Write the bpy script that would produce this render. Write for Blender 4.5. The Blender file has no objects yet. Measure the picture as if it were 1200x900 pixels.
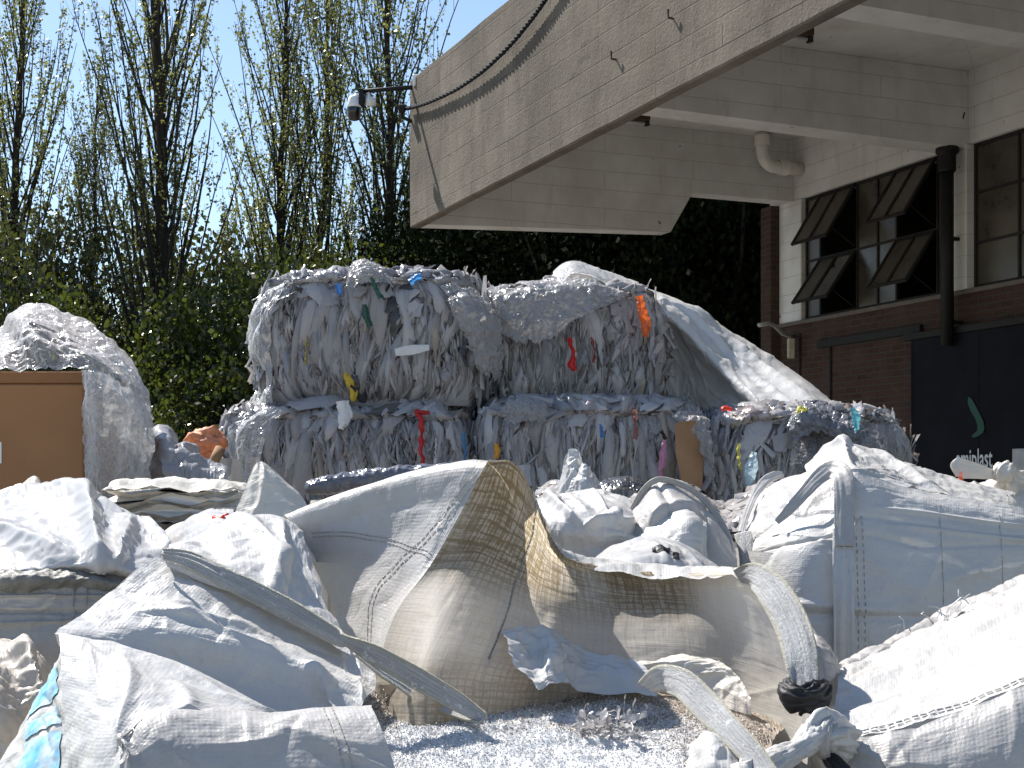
import bpy, math, random
import numpy as np
from mathutils import Vector, Matrix

F = 1700.0          # focal length in pixels of the 1200 px wide photograph
EYE = 1.7
HZ = 570.0          # horizon row
SC = bpy.context.scene
COL = SC.collection
rng = np.random.default_rng(7)
R = math.radians

def P(px, py, Y):
    """point of the place seen at a pixel, at distance Y"""
    return np.array([(px - 600.0) / F * Y, Y, EYE + (HZ - py) / F * Y])

# ------------------------------------------------------------------ noise
def _hash(ix, iy, iz, seed):
    h = (ix * 374761393 + iy * 668265263 + iz * 2147483647 + seed * 1274126177) & 0xFFFFFFFF
    h = ((h ^ (h >> 13)) * 1274126177) & 0xFFFFFFFF
    h = ((h ^ (h >> 16)) * 2246822519) & 0xFFFFFFFF
    return ((h ^ (h >> 15)) & 0xFFFFFF) / float(0xFFFFFF)

def vnoise(p, seed=0):
    p = np.asarray(p, float)
    i = np.floor(p).astype(np.int64)
    f = p - i
    f = f * f * f * (f * (f * 6 - 15) + 10)
    x, y, z = i[..., 0], i[..., 1], i[..., 2]
    r = 0.0
    for dx in (0, 1):
        wx = f[..., 0] if dx else 1 - f[..., 0]
        for dy in (0, 1):
            wy = f[..., 1] if dy else 1 - f[..., 1]
            for dz in (0, 1):
                wz = f[..., 2] if dz else 1 - f[..., 2]
                r = r + wx * wy * wz * _hash(x + dx, y + dy, z + dz, seed)
    return r * 2 - 1

def fbm(p, seed=0, octv=4, gain=0.5):
    p = np.asarray(p, float)
    a, s, t = 1.0, 0.0, 0.0
    for k in range(octv):
        s = s + a * vnoise(p * (2.03 ** k) + 17.3 * k, seed + k)
        t += a
        a *= gain
    return s / t

def ridged(p, seed=0, octv=3):
    p = np.asarray(p, float)
    a, s, t = 1.0, 0.0, 0.0
    for k in range(octv):
        s = s + a * (1 - 2 * np.abs(vnoise(p * (1.97 ** k) + 9.7 * k, seed + k)))
        t += a
        a *= 0.5
    return s / t

# ------------------------------------------------------------------ mesh helpers
def grid_faces(n, m, wrap=False):
    """quads of an n x m vertex grid (row-major); wrap closes the m direction"""
    i = np.arange(n - 1)[:, None]
    j = np.arange(m if wrap else m - 1)[None, :]
    j2 = (j + 1) % m
    a = i * m + j
    b = i * m + j2
    c = (i + 1) * m + j2
    d = (i + 1) * m + j
    return np.stack([a, b, c, d], -1).reshape(-1, 4)

class MB:
    """collects pieces; build() links them as ONE mesh object"""
    def __init__(self):
        self.v, self.f, self.c, self.uv, self.n = [], [], [], [], 0
    def add(self, v, f, col=None, uv=None):
        v = np.asarray(v, float).reshape(-1, 3)
        self.v.append(v)
        for face in ([f] if isinstance(f, np.ndarray) else f):
            pass
        self.f.append((np.asarray(f, np.int64) if isinstance(f, np.ndarray) else f, self.n))
        c = np.ones((len(v), 4))
        if col is not None:
            c[:, :3] = col
        self.c.append(c)
        self.uv.append(np.zeros((len(v), 2)) if uv is None else np.asarray(uv, float).reshape(-1, 2))
        self.n += len(v)
        return self
    def box(self, x0, x1, y0, y1, z0, z1, bev=0.0, col=None):
        if bev > 0:
            return self.bevbox((x0, x1), (y0, y1), (z0, z1), bev, col)
        v = [(x, y, z) for x in (x0, x1) for y in (y0, y1) for z in (z0, z1)]
        f = np.array([[0, 1, 3, 2], [4, 6, 7, 5], [0, 4, 5, 1], [2, 3, 7, 6], [0, 2, 6, 4], [1, 5, 7, 3]])
        return self.add(v, f, col)
    def bevbox(self, X, Y, Z, b, col=None):
        v = []
        for sx in (0, 1):
            for sy in (0, 1):
                for sz in (0, 1):
                    x, y, z = X[sx], Y[sy], Z[sz]
                    dx, dy, dz = b * (1 - 2 * sx), b * (1 - 2 * sy), b * (1 - 2 * sz)
                    v += [(x, y + dy, z + dz), (x + dx, y, z + dz), (x + dx, y + dy, z)]
        g = lambda sx, sy, sz, k: ((sx * 2 + sy) * 2 + sz) * 3 + k
        f = []
        for s in (0, 1):
            q = [g(s, 0, 0, 0), g(s, 1, 0, 0), g(s, 1, 1, 0), g(s, 0, 1, 0)]
            f.append(q if s else q[::-1])
            q = [g(0, s, 0, 1), g(1, s, 0, 1), g(1, s, 1, 1), g(0, s, 1, 1)]
            f.append(q[::-1] if s else q)
            q = [g(0, 0, s, 2), g(1, 0, s, 2), g(1, 1, s, 2), g(0, 1, s, 2)]
            f.append(q if s else q[::-1])
        for a in (0, 1):
            for c in (0, 1):
                f.append([g(0, a, c, 1), g(1, a, c, 1), g(1, a, c, 2), g(0, a, c, 2)])
                f.append([g(a, 0, c, 0), g(a, 1, c, 0), g(a, 1, c, 2), g(a, 0, c, 2)])
                f.append([g(a, c, 0, 0), g(a, c, 1, 0), g(a, c, 1, 1), g(a, c, 0, 1)])
        tri = [[g(a, b_, c, 0), g(a, b_, c, 1), g(a, b_, c, 2)] for a in (0, 1) for b_ in (0, 1) for c in (0, 1)]
        return self.add(v, f + tri, col)
    def prism(self, poly, axis, lo, hi, col=None):
        """extrude a 2-D polygon along axis ('x','y','z')"""
        n = len(poly)
        v = []
        for t in (lo, hi):
            for (a, b) in poly:
                v.append({'x': (t, a, b), 'y': (a, t, b), 'z': (a, b, t)}[axis])
        f = [list(range(n))[::-1], list(range(n, 2 * n))]
        f += [[i, (i + 1) % n, n + (i + 1) % n, n + i] for i in range(n)]
        return self.add(v, f, col)
    def tube(self, pts, rad, seg=8, caps=True, col=None):
        pts = np.asarray(pts, float)
        n = len(pts)
        rad = np.broadcast_to(np.asarray(rad, float), (n,))
        t = np.gradient(pts, axis=0)
        t /= np.linalg.norm(t, axis=1)[:, None] + 1e-9
        ref = np.array([0, 0, 1.0]) if abs(t[0][2]) < 0.9 else np.array([1.0, 0, 0])
        u = np.cross(t[0], ref); u /= np.linalg.norm(u)
        rings = []
        a = np.linspace(0, 2 * np.pi, seg, endpoint=False)
        for i in range(n):
            u = u - t[i] * np.dot(u, t[i])
            u /= np.linalg.norm(u) + 1e-9
            w = np.cross(t[i], u)
            rings.append(pts[i] + rad[i] * (np.cos(a)[:, None] * u + np.sin(a)[:, None] * w))
        v = np.concatenate(rings)
        f = grid_faces(n, seg, True)
        if caps:
            f = [list(q) for q in f] + [list(range(seg))[::-1], list(range((n - 1) * seg, n * seg))]
        return self.add(v, f, col)
    def lathe(self, prof, centre, seg=20, axis=(0, 0, 1), col=None):
        axis = np.asarray(axis, float); axis /= np.linalg.norm(axis)
        ref = np.array([1.0, 0, 0]) if abs(axis[0]) < 0.9 else np.array([0, 1.0, 0])
        u = np.cross(axis, ref); u /= np.linalg.norm(u)
        w = np.cross(axis, u)
        a = np.linspace(0, 2 * np.pi, seg, endpoint=False)
        v = np.concatenate([np.asarray(centre) + h * axis + max(r, 1e-4) * (np.cos(a)[:, None] * u + np.sin(a)[:, None] * w) for r, h in prof])
        return self.add(v, grid_faces(len(prof), seg, True), col)
    def build(self, name, mat, parent=None, smooth=False, loc=(0, 0, 0), shift=None):
        v = np.concatenate(self.v)
        if shift is not None:
            v = v - np.asarray(shift)
        loops, starts, totals, k = [], [], [], 0
        for f, off in self.f:
            if isinstance(f, np.ndarray):
                loops.append((f + off).ravel())
                w = f.shape[1]
                starts.append(k + np.arange(len(f)) * w)
                totals.append(np.full(len(f), w))
                k += f.size
            else:
                for q in f:
                    loops.append(np.array(q) + off)
                    starts.append(np.array([k])); totals.append(np.array([len(q)]))
                    k += len(q)
        loops = np.concatenate(loops).astype(np.int32)
        starts = np.concatenate(starts).astype(np.int32)
        totals = np.concatenate(totals).astype(np.int32)
        me = bpy.data.meshes.new(name)
        me.vertices.add(len(v)); me.vertices.foreach_set('co', v.astype(np.float32).ravel())
        me.loops.add(len(loops)); me.loops.foreach_set('vertex_index', loops)
        me.polygons.add(len(starts))
        me.polygons.foreach_set('loop_start', starts)
        me.polygons.foreach_set('loop_total', totals)
        uvs = np.concatenate(self.uv)
        ul = me.uv_layers.new(name='UVMap')
        ul.data.foreach_set('uv', uvs[loops].astype(np.float32).ravel())
        ca = me.color_attributes.new('Col', 'FLOAT_COLOR', 'POINT')
        ca.data.foreach_set('color', np.concatenate(self.c).astype(np.float32).ravel())
        me.update(calc_edges=True)
        me.validate()
        me.polygons.foreach_set('use_smooth', np.full(len(me.polygons), bool(smooth)))
        if mat:
            me.materials.append(mat)
        o = bpy.data.objects.new(name, me)
        COL.objects.link(o)
        o.location = loc
        if parent is not None:
            o.parent = parent
        return o

def tag(o, label=None, cat=None, group=None, kind=None):
    if label: o['label'] = label
    if cat: o['category'] = cat
    if group: o['group'] = group
    if kind: o['kind'] = kind
    return o

def empty(name, label, cat, loc=(0, 0, 0), rz=0.0, group=None):
    o = bpy.data.objects.new(name, None)
    COL.objects.link(o)
    o.location = tuple(float(c) for c in loc)
    o.rotation_euler = (0, 0, rz)
    o.empty_display_size = 0.2
    return tag(o, label, cat, group)

def copy_tree(o, parent=None):
    c = o.copy(); COL.objects.link(c)
    if parent is not None: c.parent = parent
    for ch in list(o.children):
        copy_tree(ch, c)
    return c

# ------------------------------------------------------------------ material helpers
def mat(name):
    m = bpy.data.materials.new(name)
    m.use_nodes = True
    nt = m.node_tree
    nt.nodes.clear()
    return m, nt

class NT:
    """small node-tree writer"""
    def __init__(self, name):
        self.m, self.t = mat(name)
        self.out = self.t.nodes.new('ShaderNodeOutputMaterial')
    def n(self, typ, ins=None, **kw):
        nd = self.t.nodes.new(typ)
        for k, v in kw.items():
            setattr(nd, k, v)
        for k, v in (ins or {}).items():
            s = nd.inputs[k]
            if isinstance(v, bpy.types.NodeSocket):
                self.t.links.new(v, s)
            else:
                s.default_value = v
        return nd
    def ramp(self, fac, stops, interp='LINEAR'):
        nd = self.n('ShaderNodeValToRGB', {'Fac': fac})
        cr = nd.color_ramp
        cr.interpolation = interp
        while len(cr.elements) < len(stops):
            cr.elements.new(0.5)
        for e, (p, c) in zip(cr.elements, stops):
            e.position = p
            e.color = (c, c, c, 1) if not hasattr(c, '__len__') else (*c[:3], 1)
        return nd.outputs['Color']
    def mix(self, fac, a, b, mode='MIX'):
        nd = self.n('ShaderNodeMix', data_type='RGBA', blend_type=mode)
        for s, v in ((nd.inputs[0], fac), (nd.inputs[6], a), (nd.inputs[7], b)):
            if isinstance(v, bpy.types.NodeSocket):
                self.t.links.new(v, s)
            else:
                s.default_value = v if not hasattr(v, '__len__') else (*v[:3], 1)
        return nd.outputs[2]
    def math(self, op, a, b=0.0, c=0.0):
        nd = self.n('ShaderNodeMath', operation=op)
        for s, v in zip(nd.inputs, (a, b, c)):
            if isinstance(v, bpy.types.NodeSocket):
                self.t.links.new(v, s)
            else:
                s.default_value = v
        return nd.outputs[0]
    def noise(self, vec, scale, detail=4, rough=0.55, dist=0.0):
        return self.n('ShaderNodeTexNoise', {'Vector': vec, 'Scale': scale, 'Detail': detail, 'Roughness': rough, 'Distortion': dist}).outputs[0]
    def mapping(self, vec, scale=(1, 1, 1), rot=(0, 0, 0), loc=(0, 0, 0)):
        return self.n('ShaderNodeMapping', {'Vector': vec, 'Scale': scale, 'Rotation': rot, 'Location': loc}).outputs[0]
    def coord(self, which='Object'):
        return self.n('ShaderNodeTexCoord').outputs[which]
    def bump(self, h, strength=0.3, dist=0.02, normal=None):
        ins = {'Height': h, 'Strength': strength, 'Distance': dist}
        if normal is not None: ins['Normal'] = normal
        return self.n('ShaderNodeBump', ins).outputs[0]
    def done(self, shader):
        self.t.links.new(shader, self.out.inputs['Surface'])
        return self.m

def bsdf(nt, color, rough=0.6, normal=None, spec=0.5, metal=0.0, **kw):
    ins = {'Base Color': color if isinstance(color, bpy.types.NodeSocket) else (*color[:3], 1), 'Roughness': rough,
           'Specular IOR Level': spec, 'Metallic': metal}
    if normal is not None: ins['Normal'] = normal
    ins.update(kw)
    return nt.n('ShaderNodeBsdfPrincipled', ins).outputs[0]

def plain(name, color, rough=0.6, spec=0.5, metal=0.0, var=0.15, scale=8.0, bump=0.1):
    nt = NT(name)
    co = nt.coord()
    no = nt.noise(co, scale, 5)
    c = nt.mix(nt.ramp(no, [(0.3, 0.0), (0.7, 1.0)]), [k * (1 - var) for k in color], [min(1, k * (1 + var)) for k in color])
    return nt.done(bsdf(nt, c, rough, nt.bump(nt.noise(co, scale * 6, 4), bump, 0.01), spec, metal))
# ================================================================== camera, world, sun
SUN_AZ = (-0.70, 0.714)       # horizontal direction towards the sun: left and beyond the stack
SUN_EL = 48.0
cam = bpy.data.cameras.new('camera')
cam.sensor_width = 36.0
cam.lens = F / 1200.0 * 36.0
cam.shift_y = (HZ - 450.0) / 1200.0
cam.clip_start = 0.05
cam.clip_end = 2000.0
camo = bpy.data.objects.new('camera', cam)
COL.objects.link(camo)
camo.location = (0, 0, EYE)
camo.rotation_euler = (R(90), 0, 0)
SC.camera = camo

w = bpy.data.worlds.new('World'); SC.world = w
w.use_nodes = True
wn = w.node_tree
bg = wn.nodes['Background']
sky = wn.nodes.new('ShaderNodeTexSky')
sky.sky_type = 'NISHITA'
sky.sun_disc = False
sky.sun_elevation = R(SUN_EL)
sky.sun_rotation = math.atan2(SUN_AZ[0], SUN_AZ[1])
sky.air_density = 1.0; sky.dust_density = 0.25; sky.ozone_density = 1.3
wn.links.new(sky.outputs[0], bg.inputs['Color'])
bg.inputs['Strength'].default_value = 0.095

sun = bpy.data.lights.new('sun', 'SUN')
sun.energy = 5.0; sun.angle = R(0.53); sun.color = (1.0, 0.955, 0.89)
so = bpy.data.objects.new('sun', sun); COL.objects.link(so)
to_sun = Vector((SUN_AZ[0] * math.cos(R(SUN_EL)), SUN_AZ[1] * math.cos(R(SUN_EL)), math.sin(R(SUN_EL)))).normalized()
so.rotation_euler = to_sun.to_track_quat('Z', 'Y').to_euler()
so.location = (-20, 20, 30)

vs = SC.view_settings
vs.view_transform = 'Standard'; vs.look = 'None'; vs.exposure = 0.86; vs.gamma = 1.0
SC.cycles.max_bounces = 10
SC.cycles.transparent_max_bounces = 16
SC.cycles.transmission_bounces = 6
SC.cycles.diffuse_bounces = 4

# ================================================================== materials of the setting
def m_ground():
    nt = NT('yard_concrete')
    co = nt.coord()
    a = nt.noise(co, 0.6, 8, 0.6)
    b = nt.noise(co, 14, 6, 0.7)
    c = nt.mix(nt.ramp(a, [(0.35, 0), (0.65, 1)]), (0.19, 0.178, 0.158), (0.28, 0.265, 0.24))
    c = nt.mix(nt.ramp(b, [(0.45, 0), (0.8, 1)]), c, (0.13, 0.12, 0.10))
    return nt.done(bsdf(nt, c, 0.9, nt.bump(b, 0.5, 0.02), 0.2))

def m_fascia():
    """board-marked, block-coursed weathered concrete; object coords: x along, z up"""
    nt = NT('weathered_concrete')
    co = nt.coord()
    xz = nt.n('ShaderNodeSeparateXYZ', {'Vector': co})
    fl = nt.n('ShaderNodeCombineXYZ', {'X': xz.outputs['X'], 'Y': xz.outputs['Z'], 'Z': 0.0}).outputs[0]
    warp = nt.n('ShaderNodeTexNoise', {'Vector': co, 'Scale': 1.3, 'Detail': 3}).outputs['Color']
    flw = nt.mix(0.02, fl, warp)
    br = nt.n('ShaderNodeTexBrick', {'Vector': flw, 'Color1': (0.35, 0.35, 0.35, 1), 'Color2': (0.66, 0.66, 0.66, 1), 'Mortar': (0, 0, 0, 1),
                                     'Scale': 1.0, 'Mortar Size': 0.008, 'Mortar Smooth': 0.6, 'Bias': 0.0, 'Brick Width': 2.1, 'Row Height': 0.225})
    streak = nt.noise(nt.mapping(co, (6, 6, 0.7)), 1.0, 7, 0.65, 0.3)
    blot = nt.noise(co, 1.4, 8, 0.62)
    fine = nt.noise(co, 30, 6, 0.7)
    c = nt.mix(nt.ramp(blot, [(0.32, 0), (0.68, 1)]), (0.095, 0.080, 0.062), (0.178, 0.153, 0.122))
    c = nt.mix(nt.math('MULTIPLY', nt.ramp(streak, [(0.5, 0), (0.78, 1)]), 0.6), c, (0.065, 0.055, 0.044))
    c = nt.mix(0.12, c, br.outputs['Color'], 'OVERLAY')
    edge = nt.ramp(nt.noise(nt.mapping(co, (0.6, 0.6, 6.0)), 1.0, 5), [(0.50, 0.0), (0.60, 1.0)])
    c = nt.mix(nt.math('MULTIPLY', br.outputs['Fac'], nt.math('MULTIPLY', edge, 0.8)), c, (0.05, 0.042, 0.034))
    c = nt.mix(nt.math('MULTIPLY', nt.ramp(fine, [(0.52, 0), (0.75, 1)]), 0.2), c, (0.10, 0.085, 0.065))
    rust = nt.noise(nt.mapping(co, (2.2, 2.2, 0.35)), 1.0, 6, 0.6, 0.4)
    c = nt.mix(nt.math('MULTIPLY', nt.ramp(rust, [(0.62, 0), (0.78, 1)]), 0.40), c, (0.13, 0.075, 0.045))
    c = nt.mix(nt.math('MULTIPLY', nt.ramp(nt.noise(nt.mapping(co, (3.0, 3.0, 9.0)), 1.0, 3, 0.5), [(0.66, 0), (0.70, 1)]), 0.6), c, (0.075, 0.065, 0.05))
    h = nt.math('ADD', nt.math('MULTIPLY', nt.n('ShaderNodeRGBToBW', {'Color': br.outputs['Color']}).outputs[0], 0.35), nt.math('MULTIPLY', fine, 0.6))
    h = nt.math('ADD', h, nt.math('MULTIPLY', blot, 1.0))
    return nt.done(bsdf(nt, c, 0.92, nt.bump(h, 0.75, 0.03), 0.2))

def m_whitewash():
    """old white paint on board-marked concrete"""
    nt = NT('old_white_paint')
    co = nt.coord()
    s = nt.n('ShaderNodeSeparateXYZ', {'Vector': co})
    fl = nt.n('ShaderNodeCombineXYZ', {'X': nt.math('ADD', s.outputs['X'], s.outputs['Y']), 'Y': s.outputs['Z'], 'Z': 0.0}).outputs[0]
    br = nt.n('ShaderNodeTexBrick', {'Vector': fl, 'Color1': (0.4, 0.4, 0.4, 1), 'Color2': (0.6, 0.6, 0.6, 1), 'Mortar': (0, 0, 0, 1), 'Scale': 1.0,
                                     'Mortar Size': 0.006, 'Mortar Smooth': 0.5, 'Brick Width': 2.6, 'Row Height': 0.24})
    n1 = nt.noise(co, 1.6, 7, 0.6)
    n2 = nt.noise(nt.mapping(co, (3, 3, 0.6)), 1.5, 6, 0.7)
    c = nt.mix(nt.ramp(n1, [(0.35, 0), (0.7, 1)]), (0.66, 0.65, 0.625), (0.52, 0.50, 0.47))
    c = nt.mix(nt.math('MULTIPLY', nt.ramp(n2, [(0.55, 0), (0.8, 1)]), 0.5), c, (0.30, 0.26, 0.22))
    c = nt.mix(nt.math('MULTIPLY', br.outputs['Fac'], 0.45), c, (0.33, 0.30, 0.27))
    chip = nt.ramp(nt.noise(co, 9, 3, 0.5), [(0.735, 0), (0.75, 1)])
    c = nt.mix(nt.math('MULTIPLY', chip, 0.8), c, (0.12, 0.09, 0.08))
    h = nt.math('ADD', nt.n('ShaderNodeRGBToBW', {'Color': br.outputs['Color']}).outputs[0], nt.math('MULTIPLY', n1, 0.6))
    return nt.done(bsdf(nt, c, 0.8, nt.bump(h, 0.5, 0.02), 0.3))

def m_brick():
    nt = NT('old_brick')
    co = nt.coord()
    s = nt.n('ShaderNodeSeparateXYZ', {'Vector': co})
    fl = nt.n('ShaderNodeCombineXYZ', {'X': nt.math('ADD', s.outputs['X'], s.outputs['Y']), 'Y': s.outputs['Z'], 'Z': 0.0}).outputs[0]
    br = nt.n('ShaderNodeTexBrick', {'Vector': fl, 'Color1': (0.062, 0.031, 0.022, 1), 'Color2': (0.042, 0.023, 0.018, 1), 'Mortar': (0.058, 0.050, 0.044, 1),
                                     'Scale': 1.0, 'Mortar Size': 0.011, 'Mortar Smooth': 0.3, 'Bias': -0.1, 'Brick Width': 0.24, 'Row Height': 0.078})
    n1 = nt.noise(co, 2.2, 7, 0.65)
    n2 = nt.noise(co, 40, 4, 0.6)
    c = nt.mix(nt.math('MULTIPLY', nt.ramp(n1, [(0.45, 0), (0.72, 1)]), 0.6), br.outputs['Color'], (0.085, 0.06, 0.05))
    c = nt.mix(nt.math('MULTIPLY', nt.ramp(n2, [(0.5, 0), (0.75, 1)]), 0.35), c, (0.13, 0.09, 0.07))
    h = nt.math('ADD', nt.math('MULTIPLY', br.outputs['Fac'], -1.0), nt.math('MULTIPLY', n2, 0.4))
    return nt.done(bsdf(nt, c, 0.92, nt.bump(h, 0.8, 0.012), 0.2))

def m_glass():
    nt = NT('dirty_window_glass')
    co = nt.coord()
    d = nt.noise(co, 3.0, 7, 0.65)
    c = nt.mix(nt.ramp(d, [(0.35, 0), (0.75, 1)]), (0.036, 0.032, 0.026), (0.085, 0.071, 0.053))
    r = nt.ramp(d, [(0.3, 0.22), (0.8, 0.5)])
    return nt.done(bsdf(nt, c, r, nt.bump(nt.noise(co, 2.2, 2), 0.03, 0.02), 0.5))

M = {}
M['ground'] = m_ground()
M['fascia'] = m_fascia()
M['white'] = m_whitewash()
M['brick'] = m_brick()
M['glass'] = m_glass()
M['clean_glass'] = plain('clean_window_glass', (0.02, 0.02, 0.022), 0.04, 0.9, var=0.1, bump=0.0)
M['soot'] = plain('soot_black_steel', (0.008, 0.008, 0.008), 0.6, 0.3)
M['steel'] = plain('dark_painted_steel', (0.018, 0.017, 0.016), 0.7, 0.25)
M['rustdark'] = plain('rusty_dark_iron', (0.06, 0.035, 0.025), 0.8, 0.3, var=0.5)
M['galv'] = plain('galvanised_steel', (0.42, 0.42, 0.41), 0.45, 0.5, 0.4)
M['whiteplastic'] = plain('white_plastic', (0.78, 0.78, 0.77), 0.35, 0.5, var=0.05)
M['pvc'] = plain('painted_pvc', (0.66, 0.63, 0.57), 0.5, 0.4, var=0.12)
M['blackplastic'] = plain('black_plastic', (0.012, 0.012, 0.013), 0.3, 0.5)
M['smokedome'] = plain('smoked_dome', (0.006, 0.006, 0.007), 0.05, 0.6, var=0.0, bump=0.0)
M['cable'] = plain('grey_cable', (0.014, 0.014, 0.017), 0.8, 0.15)
M['navy'] = plain('navy_painted_steel', (0.010, 0.011, 0.015), 0.85, 0.12, var=0.25, scale=2.5)
M['offwhite'] = plain('offwhite_lettering', (0.62, 0.63, 0.64), 0.5, 0.3, var=0.1)
M['greenpaint'] = plain('green_emblem_paint', (0.006, 0.060, 0.034), 0.5, 0.3, var=0.1)
M['tube'] = plain('lamp_tube', (0.7, 0.7, 0.68), 0.3, 0.5, var=0.05)
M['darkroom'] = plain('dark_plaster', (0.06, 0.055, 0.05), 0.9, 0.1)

# ================================================================== ground
g = MB()
gx = np.linspace(-300, 300, 61)
GX, GY = np.meshgrid(gx, np.linspace(-60, 540, 61), indexing='ij')
g.add(np.stack([GX, GY, np.zeros_like(GX)], -1), grid_faces(61, 61))
tag(g.build('ground', M['ground']), kind='structure')

# ================================================================== building (local frame: x along the wall towards us, y into the wall)
WD = np.array([0.41212, -1.0]); WL = np.hypot(*WD)
W0 = np.array([3.74, 20.0])
BRZ = math.atan2(WD[1], WD[0])
ex = WD / WL; ey = np.array([-ex[1], ex[0]])
def bl(px, py, yoff=0.0):
    """local (x, z) on the plane y = yoff of the building, seen at a pixel"""
    r = (px - 600.0) / F
    # (W0 + ex*X + ey*yoff): xx = r * yy
    A = ex[0] - r * ex[1]
    B = r * (W0[1] + ey[1] * yoff) - (W0[0] + ey[0] * yoff)
    X = B / A
    Y = W0[1] + ex[1] * X + ey[1] * yoff
    return X, EYE + (HZ - py) / F * Y
FY = -5.40                              # outer face of the fascia
bld = empty('factory_building', 'old factory building with whitewashed walls, brick base and a big concrete canopy', 'building', (W0[0], W0[1], 0), BRZ)
XE = 17.0                                # near end (behind the camera's right shoulder)
ZF0, ZF1 = EYE + 3.20, EYE + 5.02       # fascia bottom, top
ZC = EYE + 4.72                          # ceiling
ZS, ZH = EYE + 2.21, EYE + 3.83          # window sill, head

# fascia: long block with a slightly worn lower lip
m = MB()
nx = 260; 
xs = np.linspace(-0.02, XE, nx)
prof = [(FY, ZF1), (FY - 0.003, ZF0 + 1.2), (FY - 0.004, ZF0 + 0.6), (FY - 0.002, ZF0 + 0.15), (FY, ZF0 + 0.016), (FY + 0.014, ZF0), (FY + 0.12, ZF0 + 0.002), (FY + 0.13, ZF0 + 0.05), (FY + 0.13, ZF0 + 0.6), (FY + 0.25, ZF0 + 0.69), (FY + 0.25, ZF1), (FY, ZF1)]
v = np.zeros((nx, len(prof), 3))
for j, (yy, zz) in enumerate(prof):
    v[:, j, 0] = xs; v[:, j, 1] = yy; v[:, j, 2] = zz
nz = fbm(v * np.array([1.2, 3, 3]), 3, 4)
v[:, :, 1] += np.where((v[:, :, 1] < FY + 0.02) & (v[:, :, 2] > ZF0 + 0.3), nz * 0.006, 0)
v[:, :, 2] += nz * np.where(v[:, :, 2] < ZF0 + 0.1, 0.010, np.where(v[:, :, 2] > ZF1 - 0.05, 0.02, 0.0))
fm = MB(); fm.add(v, [list(q) for q in grid_faces(nx, len(prof))] + [list(range(len(prof) - 1))])
fascia = fm.build('canopy_fascia', M['fascia'], bld)
# pegs left in the concrete
for (px, py) in ((720, 70), (787, 22)):
    pg = MB()
    X, Z = bl(px, py, FY - 0.02)
    pg.tube([(X, FY + 0.03, Z), (X, FY - 0.05, Z + 0.005), (X + 0.005, FY - 0.055, Z + 0.07)], 0.010, 6)
    pg.build('peg', M['rustdark'], fascia)

# roof slab + ceiling
m = MB(); m.prism([(-0.02, FY + 0.252), (XE, FY + 0.252), (XE, 8.0), (-3.5, 8.0), (-3.5, FY + 1.7), (-0.02, FY + 1.7)], 'z', ZC, ZC + 0.28)  # strip past the end panel added, unseen, to block sun on the brick
m.build('roof_slab', M['white'], bld)
# end panel closing the far end of the canopy, with its stepped lower edge
m = MB()
m.prism([(FY + 0.135, ZF0 + 0.006), (FY + 3.50, ZF0 + 0.14), (FY + 3.83, EYE + 3.88), (-0.004, EYE + 3.88), (-0.004, ZC - 0.003), (FY + 0.253, ZC - 0.003), (FY + 0.253, ZF0 + 0.66), (FY + 0.135, ZF0 + 0.57)], 'x', -0.01, 0.26)
m.build('end_panel', M['white'], bld)
# cross beams
for bx in (3.80, 7.25, 10.9, 14.4):
    m = MB(); m.prism([(FY + 0.255, EYE + 3.93), (-0.004, EYE + 3.84), (-0.004, ZC - 0.004), (FY + 0.255, ZC - 0.004)], 'x', bx - 0.34, bx)
    m.build('cross_beam', M['white'], bld)
# brick pillar at the far corner
X0 = bl(903, 300)[0]
m = MB(); m.box(-0.34, -0.08, -0.154, 0.3, 0, EYE + 3.876, 0.012)
m.build('brick_pillar', M['brick'], bld)
# concrete corner post right of the pillar
m = MB(); m.box(-0.077, bl(940, 300)[0], -0.02, 0.3, ZS - 0.02, ZH + 0.06, 0.01)
m.build('corner_post', M['white'], bld)
# brick apron under the windows
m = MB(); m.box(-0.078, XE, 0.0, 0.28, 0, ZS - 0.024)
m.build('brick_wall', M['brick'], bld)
m = MB(); m.box(-0.076, XE, -0.05, 0.25, ZS - 0.023, ZS + 0.03, 0.008)
m.build('window_sill', plain('dirty_sill', (0.12, 0.10, 0.085), 0.85), bld)
# white wall above the windows
m = MB(); m.box(-0.335, XE, -0.001, 0.28, ZH + 0.0605, ZC - 0.002)
m.build('upper_wall', M['white'], bld)
# column between the windows
cx0, cx1 = bl(1119, 260)[0], bl(1137, 260)[0]
WX = [(bl(940, 300)[0] + 0.003, cx0 - 0.003), (cx1 + 0.003, cx1 + 3.4), (cx1 + 3.85, cx1 + 7.2)]
for k, (a, b) in enumerate(((cx0, cx1), (cx1 + 3.403, cx1 + 3.847), (cx1 + 7.203, XE))):
    m = MB(); m.box(a, b, -0.06, 0.27, ZS + 0.031, ZH + 0.060, 0.012)
    m.build('column', M['white'], bld)
# rear walls of the building (dark room behind the glass)
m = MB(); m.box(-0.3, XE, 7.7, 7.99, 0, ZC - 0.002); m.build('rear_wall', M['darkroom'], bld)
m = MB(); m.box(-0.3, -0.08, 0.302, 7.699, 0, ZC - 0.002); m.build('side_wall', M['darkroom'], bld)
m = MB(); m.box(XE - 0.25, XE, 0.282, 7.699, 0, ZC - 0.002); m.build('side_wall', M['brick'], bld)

def steel_bar(mb, a, b, w=0.035, d=0.04):
    (x0, z0), (x1, z1) = a, b
    if abs(x1 - x0) < 1e-6: mb.box(x0 - w / 2, x0 + w / 2, 0.05, 0.05 + d, z0, z1)
    else: mb.box(x0, x1, 0.0515, 0.0485 + d, z0 - w / 2, z0 + w / 2)

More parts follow.
